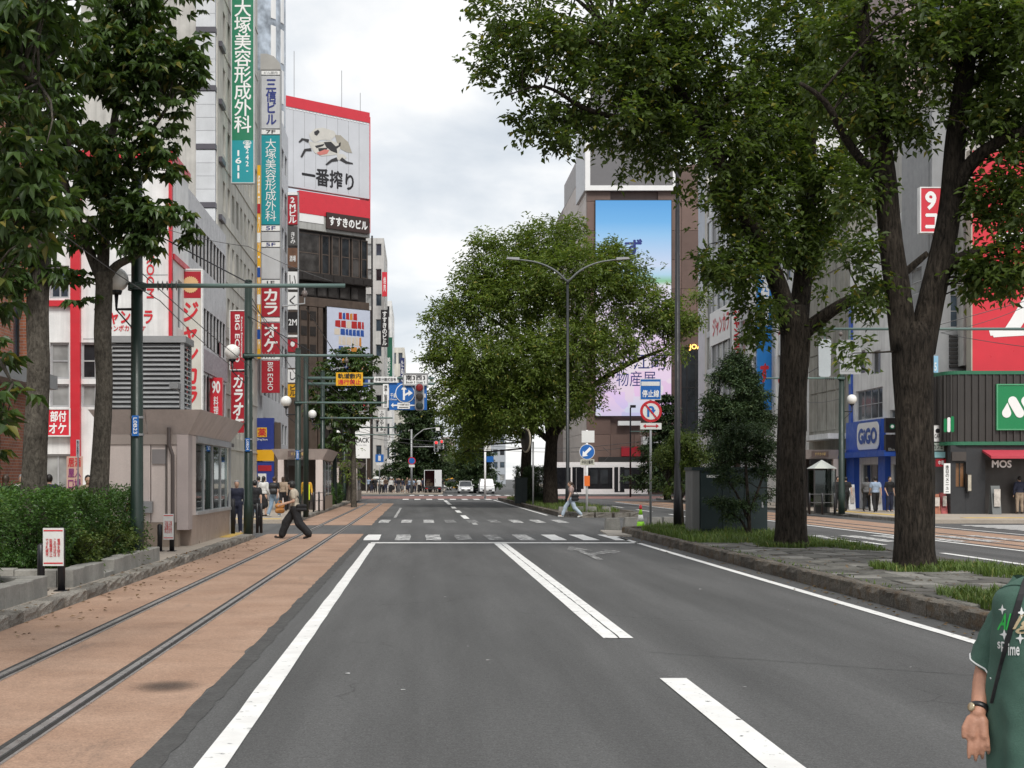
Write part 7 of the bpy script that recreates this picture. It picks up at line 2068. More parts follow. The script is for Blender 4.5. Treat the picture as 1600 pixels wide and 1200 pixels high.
# notice boards on double posts at the left kerb
def notice(label, pxa, pxb, d, p0, p1, q0, q1, zb=KH):
    r = thing('notice_board', label, 'notice board', (WX((pxa + pxb) / 2, d), d, zb), 'kerbside notice boards')
    for i, p in enumerate((pxa, pxb)):
        z1 = WZ(q0, d) - .25 if i == 0 else WZ(q0, d) - .02
        MB().tube([(WX(p, d), d + .05, zb), (WX(p, d), d + .05, z1), (WX(p, d), d + .05, z1 + .03)], [.055, .055, .02], 12).build('post', BLACKM, r, True)
        MB().box(WX(p, d) - .09, WX(p, d) + .09, d - .04, d + .14, zb, zb + .015).build('foot_plate', BLACKM, r)
    x0, x1, z0, z1 = WX(p0, d), WX(p1, d), WZ(q1, d), WZ(q0, d)
    o = MB().box(x0, x1, d - .03, d - .008, z0, z1).build('board', WHR, r)
    for z in (z0 + .03, z1 - .045): MB().box(x0 + .01, x1 - .01, d - .034, d - .031, z, z + .018).build('red_line', REDT, o)
    lx, lz, ly = r.location.x, r.location.z, -.036
    h = z1 - z0; w = x1 - x0
    for k, s_ in enumerate(('電停を除き', 'この付近は', '駐輪禁止', 'です札幌市')):
        a = x0 + w * (.70 - .19 * k)
        lettering(o, s_, a - lx, a + w * .15 - lx, z0 + h * .25 - lz, z0 + h * .72 - lz, ly, REDT, vertical=True, bold=.01)
    return r
notice('white notice board with red characters between the two planters', 62.5, 94.5, 19.1, 68, 100, 825, 884)
notice('white notice board with red characters beside the subway entrance', 249, 268, 29.6, 255.5, 271.5, 803, 843)
# rails and bollards
def rail_set(label, pxs, d, h, zb=KH, bars=(.95, .55), x=None, name='pavement_rail', group=None, ydir=0.0):
    xs = [WX(p, d) for p in pxs]
    r = thing(name, label, 'railing', (sum(xs) / len(xs), d, zb), group)
    for i, xv in enumerate(xs):
        MB().tube([(xv, d + ydir * i, zb), (xv, d + ydir * i, zb + h), (xv, d + ydir * i, zb + h + .02)], [.045, .045, .015], 10).build('post', BLACKM, r, True)
    for f_ in bars:
        MB().tube([(xs[0], d, zb + h * f_), (xs[-1], d + ydir * (len(xs) - 1), zb + h * f_)], .018, 6).build('bar', BLACKM, r)
    return r
rail_set('black pavement rail beside the second tram pole', (392, 402, 408), 39.6, .86)
rail_set('short black bollard at the glazed end of the nearest subway entrance', (362.5, 365), 38.9, 1.0, bars=())
rail_set('black railing in front of the second subway entrance', (478, 486, 491, 496), 63, .95, ydir=1.5)
rail_set('black railing beside the glass booth on the right', (1265, 1285, 1304), 60.2, .95)
# glass booth on the right tram stop
d = 62.0
r = thing('glass_booth', 'glass booth with pointed pale roof on the right tram stop', 'shelter', (WX(1289, d), d, KH))
xa, xb = WX(1272.5, d), WX(1305.5, d)
for x in (xa, xb):
    for y in (d, d + 1.0): MB().box(x - .03, x + .03, y - .03, y + .03, KH, WZ(733, d)).build('corner_post', DKFRAME, r)
MB().box(xa + .035, xb - .035, d - .012, d + .0, KH + .3, WZ(735, d)).build('glass_pane', CLEAR, r)
MB().box(xa - .0, xa + .01, d + .035, d + .96, KH + .3, WZ(735, d)).build('glass_pane', CLEAR, r)
MB().box(xa + .2, xb - .2, d + .5, d + .8, KH, 1.3).build('ticket_unit', DKFRAME, r)
xm = (xa + xb) / 2
MB().add([(xa - .05, d - .08, WZ(732, d)), (xb + .05, d - .08, WZ(732, d)), (xb + .05, d + 1.08, WZ(732, d)), (xa - .05, d + 1.08, WZ(732, d)), (xm, d + .5, WZ(718, d))], [(0, 1, 4), (1, 2, 4), (2, 3, 4), (3, 0, 4), (3, 2, 1, 0)]).build('roof', M('pale_roof', (.50, .52, .48), .4), r)
# boards outside the shops
def aboard(label, px0, px1, py0, d, mat, txt=None, tm=WHITET):
    x0, x1 = WX(px0, d), WX(px1, d); zt_ = WZ(py0, d)
    r = thing('street_board', label, 'signboard', ((x0 + x1) / 2, d, KH))
    for i, s_ in enumerate((0, 1)):
        b = MB().add([(x0, d + .45 * s_, KH), (x1, d + .45 * s_, KH), (x1, d + .2 + .05 * s_, zt_), (x0, d + .2 + .05 * s_, zt_), (x0, d + .45 * s_ + .02, KH), (x1, d + .45 * s_ + .02, KH), (x1, d + .22 + .05 * s_, zt_), (x0, d + .22 + .05 * s_, zt_)],
            [(0, 1, 2, 3), (5, 4, 7, 6), (0, 3, 7, 4), (1, 5, 6, 2), (3, 2, 6, 7), (0, 4, 5, 1)])
        o = b.build('board', mat, r)
    if txt:
        MB().box(x0 + .06, x1 - .06, d - .02, d - .005, KH + .35, zt_ - .15).build('poster', M('poster_pale', (.6, .55, .5), .6, var=.4, vs=6), r)
    return r
aboard('white folding board outside the blue arcade entrance', 1361, 1379, 756, 68, WHITEP, 'x')
aboard('tilted menu board with food pictures by the narrow shop', 1459, 1470, 772, 61, M('menu_orange', (.42, .15, .08), .5, var=.5, vs=5), 'x')
aboard('second menu board with red edges by the narrow shop', 1471, 1481, 770, 61.3, M('menu_red', (.40, .08, .08), .5, var=.5, vs=5), 'x')
aboard('grey chalk menu board at the restaurant entrance', 1551, 1565, 759, 60.4, M('chalk_board', (.16, .17, .17), .6), 'x')
aboard('white board leaning by the arcade column', 1327, 1337, 757, 70, WHITEP, 'x')
MB_ = MB()
r = thing('wall_menu', 'slim lit menu case on the dark restaurant wall', 'sign', (WX(1513.5, 60.9), 60.9, WZ(769, 60.9)))
MB().box(WX(1510, 60.9), WX(1517, 60.9), 60.8, 61.03, WZ(769, 60.9), WZ(740, 60.9)).build('case', DKFRAME, r)
MB().box(WX(1511, 60.9), WX(1516, 60.9), 60.78, 60.797, WZ(767, 60.9), WZ(742, 60.9)).build('menu_face', M('menu_face', (.5, .45, .36), .5, var=.3, vs=8), r)
# banner flag and nobori by the karaoke building
px_sign('banner_flag', 'orange and white vertical banner flag behind the chestnut trunks', 104, 129, 713, 768, 54, M('banner_peach', (.62, .40, .32), .7), [('居酒', (.1, .9, .70, .96), REDT, dict(bold=.02)), ('屋入', (.1, .9, .40, .66), M('violet_letters', (.25, .04, .18), .6), dict(bold=.02)), ('口場', (.1, .9, .06, .36), MATS['violet_letters'], dict(bold=.02))], depth=.03, cat='banner')
px_sign('street_plate', 'narrow pale vertical street plate between the chestnut trunks', 119, 124, 687, 714, 50, M('plate_paleblue', (.55, .58, .62), .5), [('南三条西三', (.2, .8, .05, .95), BLACKT, V_)], depth=.03)
MB().tube([(WX(121.5, 50), 50.05, 0), (WX(121.5, 50), 50.05, WZ(690, 50))], .03, 8).build('post', STEEL, bpy.context.scene.objects[[o.name for o in bpy.data.objects if o.name.startswith('street_plate')][-1]])
# grey kiosk back behind the hedge
r = thing('bench_back', 'dark low cabinet behind the hedge between the chestnut trunks', 'cabinet', (WX(80, 40), 40, 0))
MB().box(WX(20, 41.5), WX(92, 41.5), 41.5, 42.2, .0, WZ(763, 41.5)).build('body', M('cab_grey', (.13, .135, .14), .5), r)
MB().box(WX(19, 41.5), WX(93, 41.5), 41.4, 42.3, WZ(763, 41.5) + .003, WZ(761, 41.5)).build('lid', DKFRAME, r)
# ================================================================ people
def cap_geo(mb, p0, r0, p1, r1, n=12, fl=1.0):
    """tapered capsule; fl flattens it front to back"""
    p0, p1 = Vector(p0), Vector(p1); t = p1 - p0; L = t.length
    t = t.normalized() if L > 1e-6 else Vector((0, 0, 1))
    prof = []
    for i in range(5):
        a = -HALF + HALF * i / 4; prof.append((p0 + t * (r0 * sin(a)), max(r0 * cos(a), 1e-4)))
    for i in range(5):
        a = HALF * i / 4; prof.append((p1 + t * (r1 * sin(a)), max(r1 * cos(a), 1e-4)))
    u = Vector((1, 0, 0)) if abs(t.x) < .8 else Vector((0, 0, 1))
    u = (u - t * u.dot(t)).normalized(); w = t.cross(u)
    b = len(mb.v)
    for c, r_ in prof:
        for k in range(n):
            a = 2 * pi * k / n
            mb.v.append(tuple(c + u * (cos(a) * r_) + w * (sin(a) * r_ * fl)))
    for i in range(len(prof) - 1):
        for k in range(n):
            j = (k + 1) % n
            mb.f.append((b + i*n + k, b + i*n + j, b + (i+1)*n + j, b + (i+1)*n + k))
    mb.f.append(tuple(b + k for k in range(n - 1, -1, -1))); mb.f.append(tuple(b + (len(prof)-1)*n + k for k in range(n)))
def blob(name, prims, vox, smooth_it=2):
    mb = MB()
    for p in prims:
        if p[0] == 'c': cap_geo(mb, p[1], p[2], p[3], p[4], fl=p[5] if len(p) > 5 else 1.0)
        else: mb.ball(p[1], 1.0, 16, 12, p[2])
    me = mb.mesh(name)
    ob = bpy.data.objects.new(name, me)
    m = ob.modifiers.new('r', 'REMESH'); m.mode = 'VOXEL'; m.voxel_size = vox; m.adaptivity = vox * .6
    m.use_smooth_shade = True
    if smooth_it:
        s_ = ob.modifiers.new('s', 'SMOOTH'); s_.iterations = smooth_it; s_.factor = .5
    out = eval_mesh(ob)
    bpy.data.objects.remove(ob)
    out.name = name
    out.materials.clear()
    if name in ('shirt', 'trousers', 'skirt'):
        for v in out.vertices:
            c = v.co; v.co = c + v.normal * (mnoise.noise(Vector((c.x * 9, c.y * 9 + c.z * 4, c.z * 5))) * .016 + .004)
    return out
def lerp(a, b, t): return tuple(a[i] + (b[i] - a[i]) * t for i in range(3))
def pose_stand(sw=.1, bend=.0):
    return dict(hip=[(-.09, 0, .90), (.09, 0, .90)], knee=[(-.10, -.01, .49), (.10, -.01, .49)], ank=[(-.11, .02, .09), (.11, .02, .09)], toe=[(-.13, -.13, .035), (.13, -.13, .035)],
                sh=[(-.175, 0, 1.39), (.175, 0, 1.39)], elb=[(-.24, .03, 1.11), (.24, .03, 1.11)], wri=[(-.25, -.03 - sw, .88), (.25, -.03, .88)], head=(0, -.02, 1.585))
def pose_walk(st=.33, lean=.03, arms=.16):
    return dict(hip=[(-.09, 0, .88), (.09, 0, .88)], knee=[(-.09, -st*.62, .50), (.09, st*.30, .46)], ank=[(-.09, -st, .10), (.09, st*1.05, .14)], toe=[(-.09, -st - .15, .06), (.09, st*1.0 - .10, .035)],
                sh=[(-.175, -lean, 1.37), (.175, -lean, 1.37)], elb=[(-.23, .10*arms/.16 - lean, 1.11), (.23, -.04 - lean, 1.11)], wri=[(-.24, arms - lean, .90), (.24, -arms*1.2 - lean, .92)], head=(0, -.03 - lean, 1.57))
SKIN = M('skin_tone', (.50, .31, .22), .55, var=.08); 
def CL(nm, c, r_=.85): return M('cloth_' + nm, c, r_, var=.2, vs=6, fine=.08, fs=60)
HAIRB = M('hair_black', (.012, .010, .009), .5); HAIRG = M('hair_grey', (.25, .25, .25), .6); HAIRBR = M('hair_brown', (.05, .028, .016), .5)
def fingers(wri, elb, side, vox_ok=True, curl=.5):
    """palm, four unequal fingers and a thumb continuing the forearm"""
    w = Vector(wri); dirv = (w - Vector(elb)).normalized()
    fwd = Vector((0, -1, 0)); fwd = (fwd - dirv * fwd.dot(dirv)).normalized()      # across the knuckles (thumb side leads)
    nrm = dirv.cross(fwd) * (1 if side == 0 else -1)                                # palm side faces the thigh
    out = [('c', w, .027, w + dirv * .075, .036, .55)]
    for k, (o, L) in enumerate(((.026, .072), (.009, .08), (-.009, .074), (-.026, .058))):
        b = w + dirv * .085 + fwd * o
        m = b + dirv * L * .5 + nrm * L * .15 * curl * 2
        e = m + dirv * L * .40 * (1 - curl * .4) + nrm * L * .42 * curl * 1.4
        out += [('c', b, .0095, m, .009), ('c', m, .009, e, .0072)]
    tb = w + dirv * .03 + fwd * .03
    tm = tb + dirv * .03 + fwd * .028 + nrm * .008
    out += [('c', tb, .0125, tm, .0105), ('c', tm, .0105, tm + dirv * .032 + fwd * .004 + nrm * .012, .008)]
    return out
PROTO = {}
def person_meshes(key, P, vox, sleeve='short', legs='trousers', wide=1.0, hair='short', female=False, hands=False):
    if key in PROTO: return PROTO[key]
    sh = P['sh']; hd = Vector(P['head']); nk = Vector(((sh[0][0] + sh[1][0]) / 2, sh[0][1] + .01, sh[0][2] + .03))
    pel = Vector((0, (P['hip'][0][1] + P['hip'][1][1]) / 2, P['hip'][0][2] + .05))
    wl = lerp(pel, nk, .38); ch = lerp(pel, nk, .75)
    tw = .92 if female else 1.0
    torso = [('e', pel, (.165, .115, .13)), ('e', wl, (.135 * tw, .098, .16)), ('e', ch, (.175 * tw, .115, .17)), ('c', sh[0], .068, sh[1], .068)]
    body = list(torso)
    for i in (0, 1):
        s_ = -1 if i == 0 else 1
        body += [('c', sh[i], .056, P['elb'][i], .041), ('c', P['elb'][i], .041, P['wri'][i], .027)]
        if hands: body += fingers(P['wri'][i], P['elb'][i], i)
        else:
            w = Vector(P['wri'][i]); dv = (w - Vector(P['elb'][i])).normalized()
            body += [('c', w, .03, w + dv * .12, .028, .7), ('c', w + dv * .04, .014, w + dv * .085 + Vector((0, -.05, 0)), .011)]
        body += [('c', P['hip'][i], .088, P['knee'][i], .06), ('c', P['knee'][i], .06, P['ank'][i], .04), ('c', P['ank'][i], .04, P['toe'][i], .033)]
    body += [('c', nk, .055, hd - Vector((0, -.01, .09)), .05), ('e', hd, (.076, .096, .118)), ('e', hd + Vector((0, -.02, -.06)), (.056, .07, .06)),
             ('e', hd + Vector((0, -.10, -.015)), (.013, .016, .022)), ('e', hd + Vector((-.077, .01, -.005)), (.012, .02, .03)), ('e', hd + Vector((.077, .01, -.005)), (.012, .02, .03))]
    ms = {'body': blob('body', body, vox)}
    k = 1.15
    top = [('e', pel + Vector((0, 0, .04)), (.178, .130, .13)), ('e', wl, (.158 * tw, .122, .17)), ('e', ch, (.19 * tw, .132, .175)), ('c', Vector(sh[0]) + Vector((.01, 0, -.01)), .074, Vector(sh[1]) + Vector((-.01, 0, -.01)), .074)]
    for i in (0, 1):
        if sleeve == 'short': top += [('c', sh[i], .072, lerp(sh[i], P['elb'][i], .62), .066)]
        elif sleeve == 'long': top += [('c', sh[i], .072, P['elb'][i], .056), ('c', P['elb'][i], .056, lerp(P['elb'][i], P['wri'][i], .95), .044)]
    ms['shirt'] = blob('shirt', top, vox)
    if legs == 'trousers':
        bt = [('e', pel, (.178, .128, .13))]
        for i in (0, 1):
            bt += [('c', P['hip'][i], .10 * (1 + .25 * (wide - 1)), P['knee'][i], .072 * wide), ('c', P['knee'][i], .072 * wide, lerp(P['knee'][i], P['ank'][i], .93), .058 * wide)]
        ms['trousers'] = blob('trousers', bt, vox)
    else:
        kz = P['knee'][0][2]
        sy = (P['knee'][0][1] + P['knee'][1][1]) / 2
        ms['skirt'] = blob('skirt', [('e', pel, (.175, .125, .12)), ('c', pel + Vector((0, 0, -.05)), .15, (0, sy, kz), .19)], vox)
    sl = []
    shoe_b = []
    for i in (0, 1):
        shoe_b.append(blob('shoe', [('c', Vector(P['ank'][i]) + Vector((0, .03, -.045)), .043, Vector(P['toe'][i]) + Vector((0, -.03, 0)), .036)], min(vox, .02)))
    ms['shoe'] = shoe_b
    hr = [('e', hd + Vector((0, .018, .022)), (.087, .103, .112))]
    if hair == 'long': hr += [('c', hd + Vector((0, .06, .0)), .075, hd + Vector((0, .085, -.22)), .06, .6)]
    if hair == 'tail': hr += [('c', hd + Vector((0, .10, .03)), .03, hd + Vector((0, .19, -.10)), .028), ('c', hd + Vector((0, .19, -.10)), .028, hd + Vector((0, .20, -.22)), .012)]
    if hair == 'bush': hr = [('e', hd + Vector((0, .015, .03)), (.10, .115, .12)), ('e', hd + Vector((0, -.06, .08)), (.07, .05, .04))]
    ms['hair'] = blob('hair', hr, min(vox, .02))
    # the face stays clear of the hair: cut the front lower part away
    bm = bmesh.new(); bm.from_mesh(ms['hair'])
    kill = [f for f in bm.faces if (f.calc_center_median().y < hd.y - .035 and f.calc_center_median().z < hd.z + .055)]
    bmesh.ops.delete(bm, geom=kill, context='FACES'); bm.to_mesh(ms['hair']); bm.free()
    PROTO[key] = ms
    return ms
def person(label, loc, rotz, ms, cols, group=None, scale=1.0, name='person'):
    """cols: shirt, lower, shoe, hair[, skin]"""
    q = thing(name, label, 'person', loc, group, rotz); q.scale = (scale,) * 3
    sk = cols[4] if len(cols) > 4 else SKIN
    from_mesh('body', matted(ms['body'], sk), None, q)
    from_mesh('shirt', matted(ms['shirt'], cols[0]), None, q)
    for nm in ('trousers', 'skirt'):
        if nm in ms: from_mesh(nm, matted(ms[nm], cols[1]), None, q)
    for s_ in ms['shoe']: from_mesh('shoe', matted(s_, cols[2]), None, q)
    from_mesh('hair', matted(ms['hair'], cols[3]), None, q)
    return q
def bag(label, loc, w, dp, h, mat, rotz=0, strap=None, name='bag', group=None):
    q = thing(name, label, 'bag', loc, group, rotz)
    me = blob('pouch', [('c', (-w/2 + h*.2, 0, h*.25), h*.25, (w/2 - h*.2, 0, h*.25), h*.25, dp/h*2), ('c', (-w/2 + h*.2, 0, h*.72), h*.25, (w/2 - h*.2, 0, h*.72), h*.25, dp/h*2)], .018, 1)
    from_mesh('pouch', matted(me, mat), None, q)
    if strap:
        from_mesh('strap', MB().tube(strap, .012, 6).mesh('strap'), mat, q)
    return q
BLK = CL('black', (.014, .014, .016)); WHT = CL('white', (.62, .62, .60)); BEI = CL('beige', (.48, .42, .33)); JEAN = CL('jeans', (.20, .28, .37)); NAVY = CL('navy', (.018, .022, .045)); GRY = CL('grey', (.14, .14, .145))
PNK = CL('dusty_pink', (.36, .26, .24)); BRN = CL('brown', (.09, .055, .035)); LBL = CL('light_blue', (.30, .38, .50)); OLV = CL('olive', (.10, .10, .06)); TAN = CL('tan', (.34, .26, .19))
# -- man with an orange bag striding over the tram lane
P = pose_walk(.40, .05, .12)
P['wri'] = [(-.16, -.36, 1.02), (.20, -.34, 1.0)]; P['elb'] = [(-.24, -.02, 1.10), (.24, -.02, 1.10)]; P['head'] = (0, -.11, 1.54)
d = 39.0
ms = person_meshes('strider', P, .013, 'short', 'trousers', 1.75, 'bush', hands=True)
LW = Vector((WX(461, d), d, .003))
person('young man in beige T-shirt and wide black trousers striding across the tram lane', LW, -HALF, ms, (BEI, BLK, BLK, HAIRB))
ORG = CL('orange', (.50, .22, .06))
bag('orange carrier bag held in front by the striding man', LW + Vector((-.44, 0.0, .74)), .26, .13, .30, ORG, .2, [(-.07, 0, .26), (-.04, 0, .36), (.04, 0, .36), (.07, 0, .26)])
bag('black shoulder bag slung behind the striding man', LW + Vector((.20, -.16, .80)), .30, .12, .22, BLK, .1, [(.0, 0, .2), (-.10, .05, .42), (-.22, .14, .60)])
# -- woman in light jeans at the farther median tip
P = pose_walk(.42, .03, .1); P['head'] = (0, -.08, 1.55)
d = 60.5
ms = person_meshes('woman', P, .015, 'short', 'trousers', 1.25, 'tail', True, hands=True)
LW = Vector((WX(893, d), d, .003))
person('woman with ponytail in pinkish top and pale jeans walking past the farther median tip', LW, -HALF, ms, (PNK, CL('pale_jeans', (.42, .50, .58)), WHT, HAIRBR), scale=.97)
bag('black tote bag on the arm of the walking woman', LW + Vector((.14, -.2, .75)), .34, .1, .32, BLK, .2, [(-.1, 0, .3), (-.03, 0, .55), (.03, 0, .55), (.1, 0, .3)])
# prototypes for everyone else
mA = person_meshes('standA', pose_stand(.05), .024, 'long'); mB = person_meshes('standB', pose_stand(.12), .024, 'short', wide=1.2)
mC = person_meshes('walkA', pose_walk(.28), .024, 'short', wide=1.15); mD = person_meshes('walkB', pose_walk(.24), .024, 'long', 'trousers', 1.0, 'long', True)
mE = person_meshes('skirt', pose_stand(.1), .024, 'long', 'skirt', 1.0, 'long', True)
def put(label, px, d, rot, ms, cols, zb=KH, s=1.0, group=None):
    return person(label, (WX(px, d), d, zb + .003), rot, ms, cols, group, s)
put('balding man in dark suit and white shirt behind the bollard', 370, 42, .15, mA, (NAVY, NAVY, BLK, HAIRG), 0.0)
q = put('man in black jacket walking away beside the second tram pole', 398, 48, pi, mC, (BLK, BLK, BLK, HAIRB), 0.0)
put('woman in white top and black skirt near the drugstore', 412, 57, 2.6, mE, (WHT, BLK, BLK, HAIRB))
q = put('person in black T-shirt and blue jeans with a backpack on the left pavement', 428, 56, 2.7, mC, (BLK, JEAN, WHT, HAIRBR))
bag('black backpack worn by the person in blue jeans', (WX(428, 56), 55.78, 1.12), .30, .18, .46, M('backpack_black', (.02, .02, .022), .6), 0, None, 'backpack')
put('woman holding a yellow placard by the second subway entrance', 479, 64, .1, mD, (CL('orange_vest', (.55, .30, .03)), BLK, BLK, HAIRB))
px_sign('placard', 'bright yellow placard with black characters held on the left pavement', 473.5, 484, 757, 781, 63.5, LIME, [('コノエ', (.2, .8, .05, .95), BLACKT, dict(vertical=True, bold=.03))], depth=.02, cat='placard')
put('man in grey shirt on the side street corner near the drugstore', 404, 60, 2.9, mB, (GRY, JEAN, BLK, HAIRB))
put('person in beige jacket farther along the left pavement', 442, 66, 3.0, mD, (TAN, BLK, BLK, HAIRBR))
for i, (px, d, ms, cols, lab) in enumerate(((34, 33, mB, (WHT, NAVY, BLK, HAIRG), 'grey-haired person in white behind the hedge at the left edge'), (77, 34, mA, (NAVY, BLK, BLK, HAIRB), 'dark-clothed person behind the hedge between the trunks'),
        (137, 35, mC, (TAN, GRY, BLK, HAIRB), 'person in tan top behind the hedge, beside the chestnut trunk'), (8, 31, mD, (BLK, BLK, BLK, HAIRBR), 'person in black behind the hedge, leftmost in the picture'))):
    put(lab, px, d, pi if i % 2 else .4, ms, cols)
put('person standing inside the glazed subway entrance', 311, 36.2, HALF, mB, (WHT, TAN, BLK, HAIRB))
for px, d, rot, ms, cols, lab in ((1322, 66, pi, mC, (BLK, BLK, BLK, HAIRB), 'person in black walking behind the right globe-lamp pole'), (1309, 67, .3, mA, (BLK, BLK, BLK, HAIRB), 'dark figure beside the glass booth on the right'),
        (1354, 65.5, 2.6, mD, (GRY, BLK, BLK, HAIRB), 'person in grey walking past the blue arcade'), (1368, 64, 3.0, mC, (LBL, BLK, BLK, HAIRB), 'person in pale blue shirt and cap in front of the arcade'),
        (1390, 64.5, .3, mB, (BLK, NAVY, WHT, HAIRB), 'woman in black T-shirt facing the street beside the arcade'), (1593, 61.2, pi, mA, (NAVY, TAN, BLK, HAIRB), 'customer in dark jacket at the restaurant door')):
    put(lab, px, d, rot, ms, cols)
# crowd waiting beyond the wide crossing
rs = random.Random(5)
tops = [('black', BLK), ('white', WHT), ('navy', NAVY), ('black', BLK), ('grey', GRY), ('brown', BRN), ('pale blue', LBL)]; bots = [('black', BLK), ('navy', NAVY), ('black', BLK), ('grey', GRY)]
spots = []
for i in range(30):
    px = 574 + 118 * (i + .5) / 30 + rs.uniform(-2, 2); d_ = 151 + rs.uniform(0, 5)
    if 660 < px < 692: d_ = 158 + rs.uniform(0, 6)
    ti, bi = rs.choice(tops), rs.choice(bots); ms = rs.choice((mA, mB, mC, mD, mE))
    if i in (5, 6, 20): ti, bi = tops[1], bots[0]
    spots.append((px, d_, ti, bi, ms))
spots.sort(key=lambda q: q[0])
_o = 'first second third fourth fifth sixth seventh eighth ninth tenth eleventh twelfth thirteenth fourteenth fifteenth sixteenth seventeenth eighteenth nineteenth twentieth'.split()
_o += ['twenty-' + k for k in _o[:9]] + ['thirtieth']
for i, (px, d_, ti, bi, ms) in enumerate(spots):
    put('pedestrian in %s top and %s %s, %s from left in far crowd' % (ti[0], bi[0], 'skirt' if ms is mE else 'trousers', _o[i]), px, d_, rs.uniform(-.6, .6) + (pi if rs.random() < .3 else 0), ms, (ti[1], bi[1], BLK, rs.choice((HAIRB, HAIRB, HAIRBR))), KH, rs.uniform(.93, 1.04), 'pedestrians waiting beyond the wide crossing')
# parasol in the crowd
r = thing('parasol', 'white parasol held up in the waiting crowd', 'umbrella', (WX(589, 152), 152, 1.2))
MB().tube([(WX(589, 152), 152, 1.2), (WX(589, 152), 152, 2.0)], .015, 6).build('shaft', STEEL, r)
MB().lathe([(.55, 1.72), (.45, 1.86), (.25, 1.97), (.001, 2.02)], (WX(589, 152), 152, 0), 16).build('canopy', WHT, r, True)

# -- the near pedestrian in the green baseball jersey, at the right edge
d = 5.0; K = d / F; PX0 = 1663
def L_(px, py, y=0.0):
    k = (d + y) / F
    return ((px - HX) * k - WX(PX0, d), y, EYE - (py - HY) * k)
GRJ = M('jersey_green', (.058, .125, .095), .9, var=.18, vs=5, fine=.12, fs=220, bump=.25, bs=240)
SKN = M('skin_arm', (.43, .215, .14), .5, var=.14, vs=18, fine=.08, fs=90, bump=.15, bs=180)
r = thing('person', 'pedestrian in green baseball jersey with black strap and watch at the right edge', 'person', (WX(PX0, d), d, 0.0))
sh0, el0, wr0 = Vector(L_(1583, 940, .075)), Vector(L_(1542, 1045, .17)), Vector(L_(1528, 1114, .04))
sh1 = Vector((-sh0.x, .02, sh0.z)); el1 = Vector((-el0.x, .06, el0.z)); wr1 = Vector((-wr0.x, -.02, wr0.z - .05))
hd = Vector((0, -.03, 1.55))
body = [('e', (0, 0, .92), (.17, .12, .13)), ('e', (0, 0, 1.08), (.15, .11, .17)), ('e', (0, 0, 1.22), (.18, .11, .15)), ('c', sh0 + Vector((.03, 0, -.01)), .045, sh1 + Vector((-.03, 0, -.01)), .045), ('c', (0, .01, 1.37), .055, (0, 0, 1.48), .05), ('e', hd, (.075, .095, .115)), ('e', hd + Vector((0, -.1, -.02)), (.013, .016, .02)),
        ('e', hd + Vector((-.077, .01, 0)), (.012, .02, .03)), ('e', hd + Vector((.077, .01, 0)), (.012, .02, .03)), ('e', hd + Vector((0, -.02, -.06)), (.055, .07, .06))]
for i, (s_, e_, w_) in enumerate(((sh0, el0, wr0), (sh1, el1, wr1))):
    body += [('c', Vector(s_) + Vector((.02 if i == 0 else -.02, 0, -.015)), .045, e_, .043), ('c', e_, .043, lerp(e_, w_, .35), .042), ('c', lerp(e_, w_, .35), .042, w_, .0275)]
    # relaxed hand
    dv = Vector((-.10 if i == 0 else .10, -.30, -.95)).normalized()
    ac = Vector((.92 if i == 0 else -.92, -.38, .0)); ac = (ac - dv * ac.dot(dv)).normalized()     # across the knuckles, thumb first is outward
    nm = Vector((.25 if i == 0 else -.25, .95, -.1)); nm = (nm - dv * nm.dot(dv) - ac * nm.dot(ac)).normalized()  # palm faces back
    w_ = Vector(w_)
    body += [('c', w_, .026, w_ + dv * .035, .029, .7), ('c', w_ + dv * .03 + ac * .014, .0225, w_ + dv * .085 + ac * .019, .018), ('c', w_ + dv * .03 - ac * .014, .0225, w_ + dv * .085 - ac * .020, .019)]
    for k, (o, Lf, cu) in enumerate(((-.034, .080, .22), (-.0115, .088, .34), (.0115, .083, .48), (.034, .066, .62))):
        b_ = w_ + dv * .088 + ac * o * .85; dvf = (dv + ac * o * 2.6).normalized()
        m_ = b_ + dvf * Lf * .46 + nm * Lf * .12 * cu
        n_ = m_ + (dvf * (1 - .5 * cu) + nm * .8 * cu).normalized() * Lf * .30
        t_2 = n_ + (dv * (1 - .9 * cu) + nm * 1.1 * cu).normalized() * Lf * .24
        body += [('c', b_, .0098, m_, .0092), ('c', m_, .0092, n_, .0084), ('c', n_, .0084, t_2, .0068)]
    tb = w_ + dv * .022 - ac * .028
    tm = tb + dv * .036 - ac * .020 - nm * .004
    body += [('c', tb, .0145, tm, .0115), ('c', tm, .0115, tm + dv * .034 - ac * .004 + nm * .006, .0085)]
for s_ in (-1, 1):
    body += [('c', (.09 * s_, 0, .88), .09, (.10 * s_, -.05 * s_, .47), .06), ('c', (.10 * s_, -.05 * s_, .47), .06, (.11 * s_, .06 * s_, .09), .04), ('c', (.11 * s_, .06 * s_, .09), .04, (.12 * s_, -.12 + .06 * s_, .04), .035)]
from_mesh('body', matted(blob('body', body, .0052, 2), SKN), None, r)
jb = MB(); NR = 72
lv = [(.60, .262, .165), (.80, .266, .172), (.95, .265, .170), (1.10, .263, .164), (1.20, .260, .154), (1.26, .254, .142), (1.30, .246, .130), (1.325, .238, .120), (1.345, .222, .110), (1.362, .198, .100), (1.378, .165, .090), (1.392, .125, .080), (1.402, .098, .074), (1.412, .082, .07), (1.44, .074, .07)]
zz_ = np.concatenate([np.linspace(.60, 1.29, 44), np.linspace(1.295, 1.44, 22)]); rx_ = np.interp(zz_, [q[0] for q in lv], [q[1] for q in lv]); ry_ = np.interp(zz_, [q[0] for q in lv], [q[2] for q in lv])
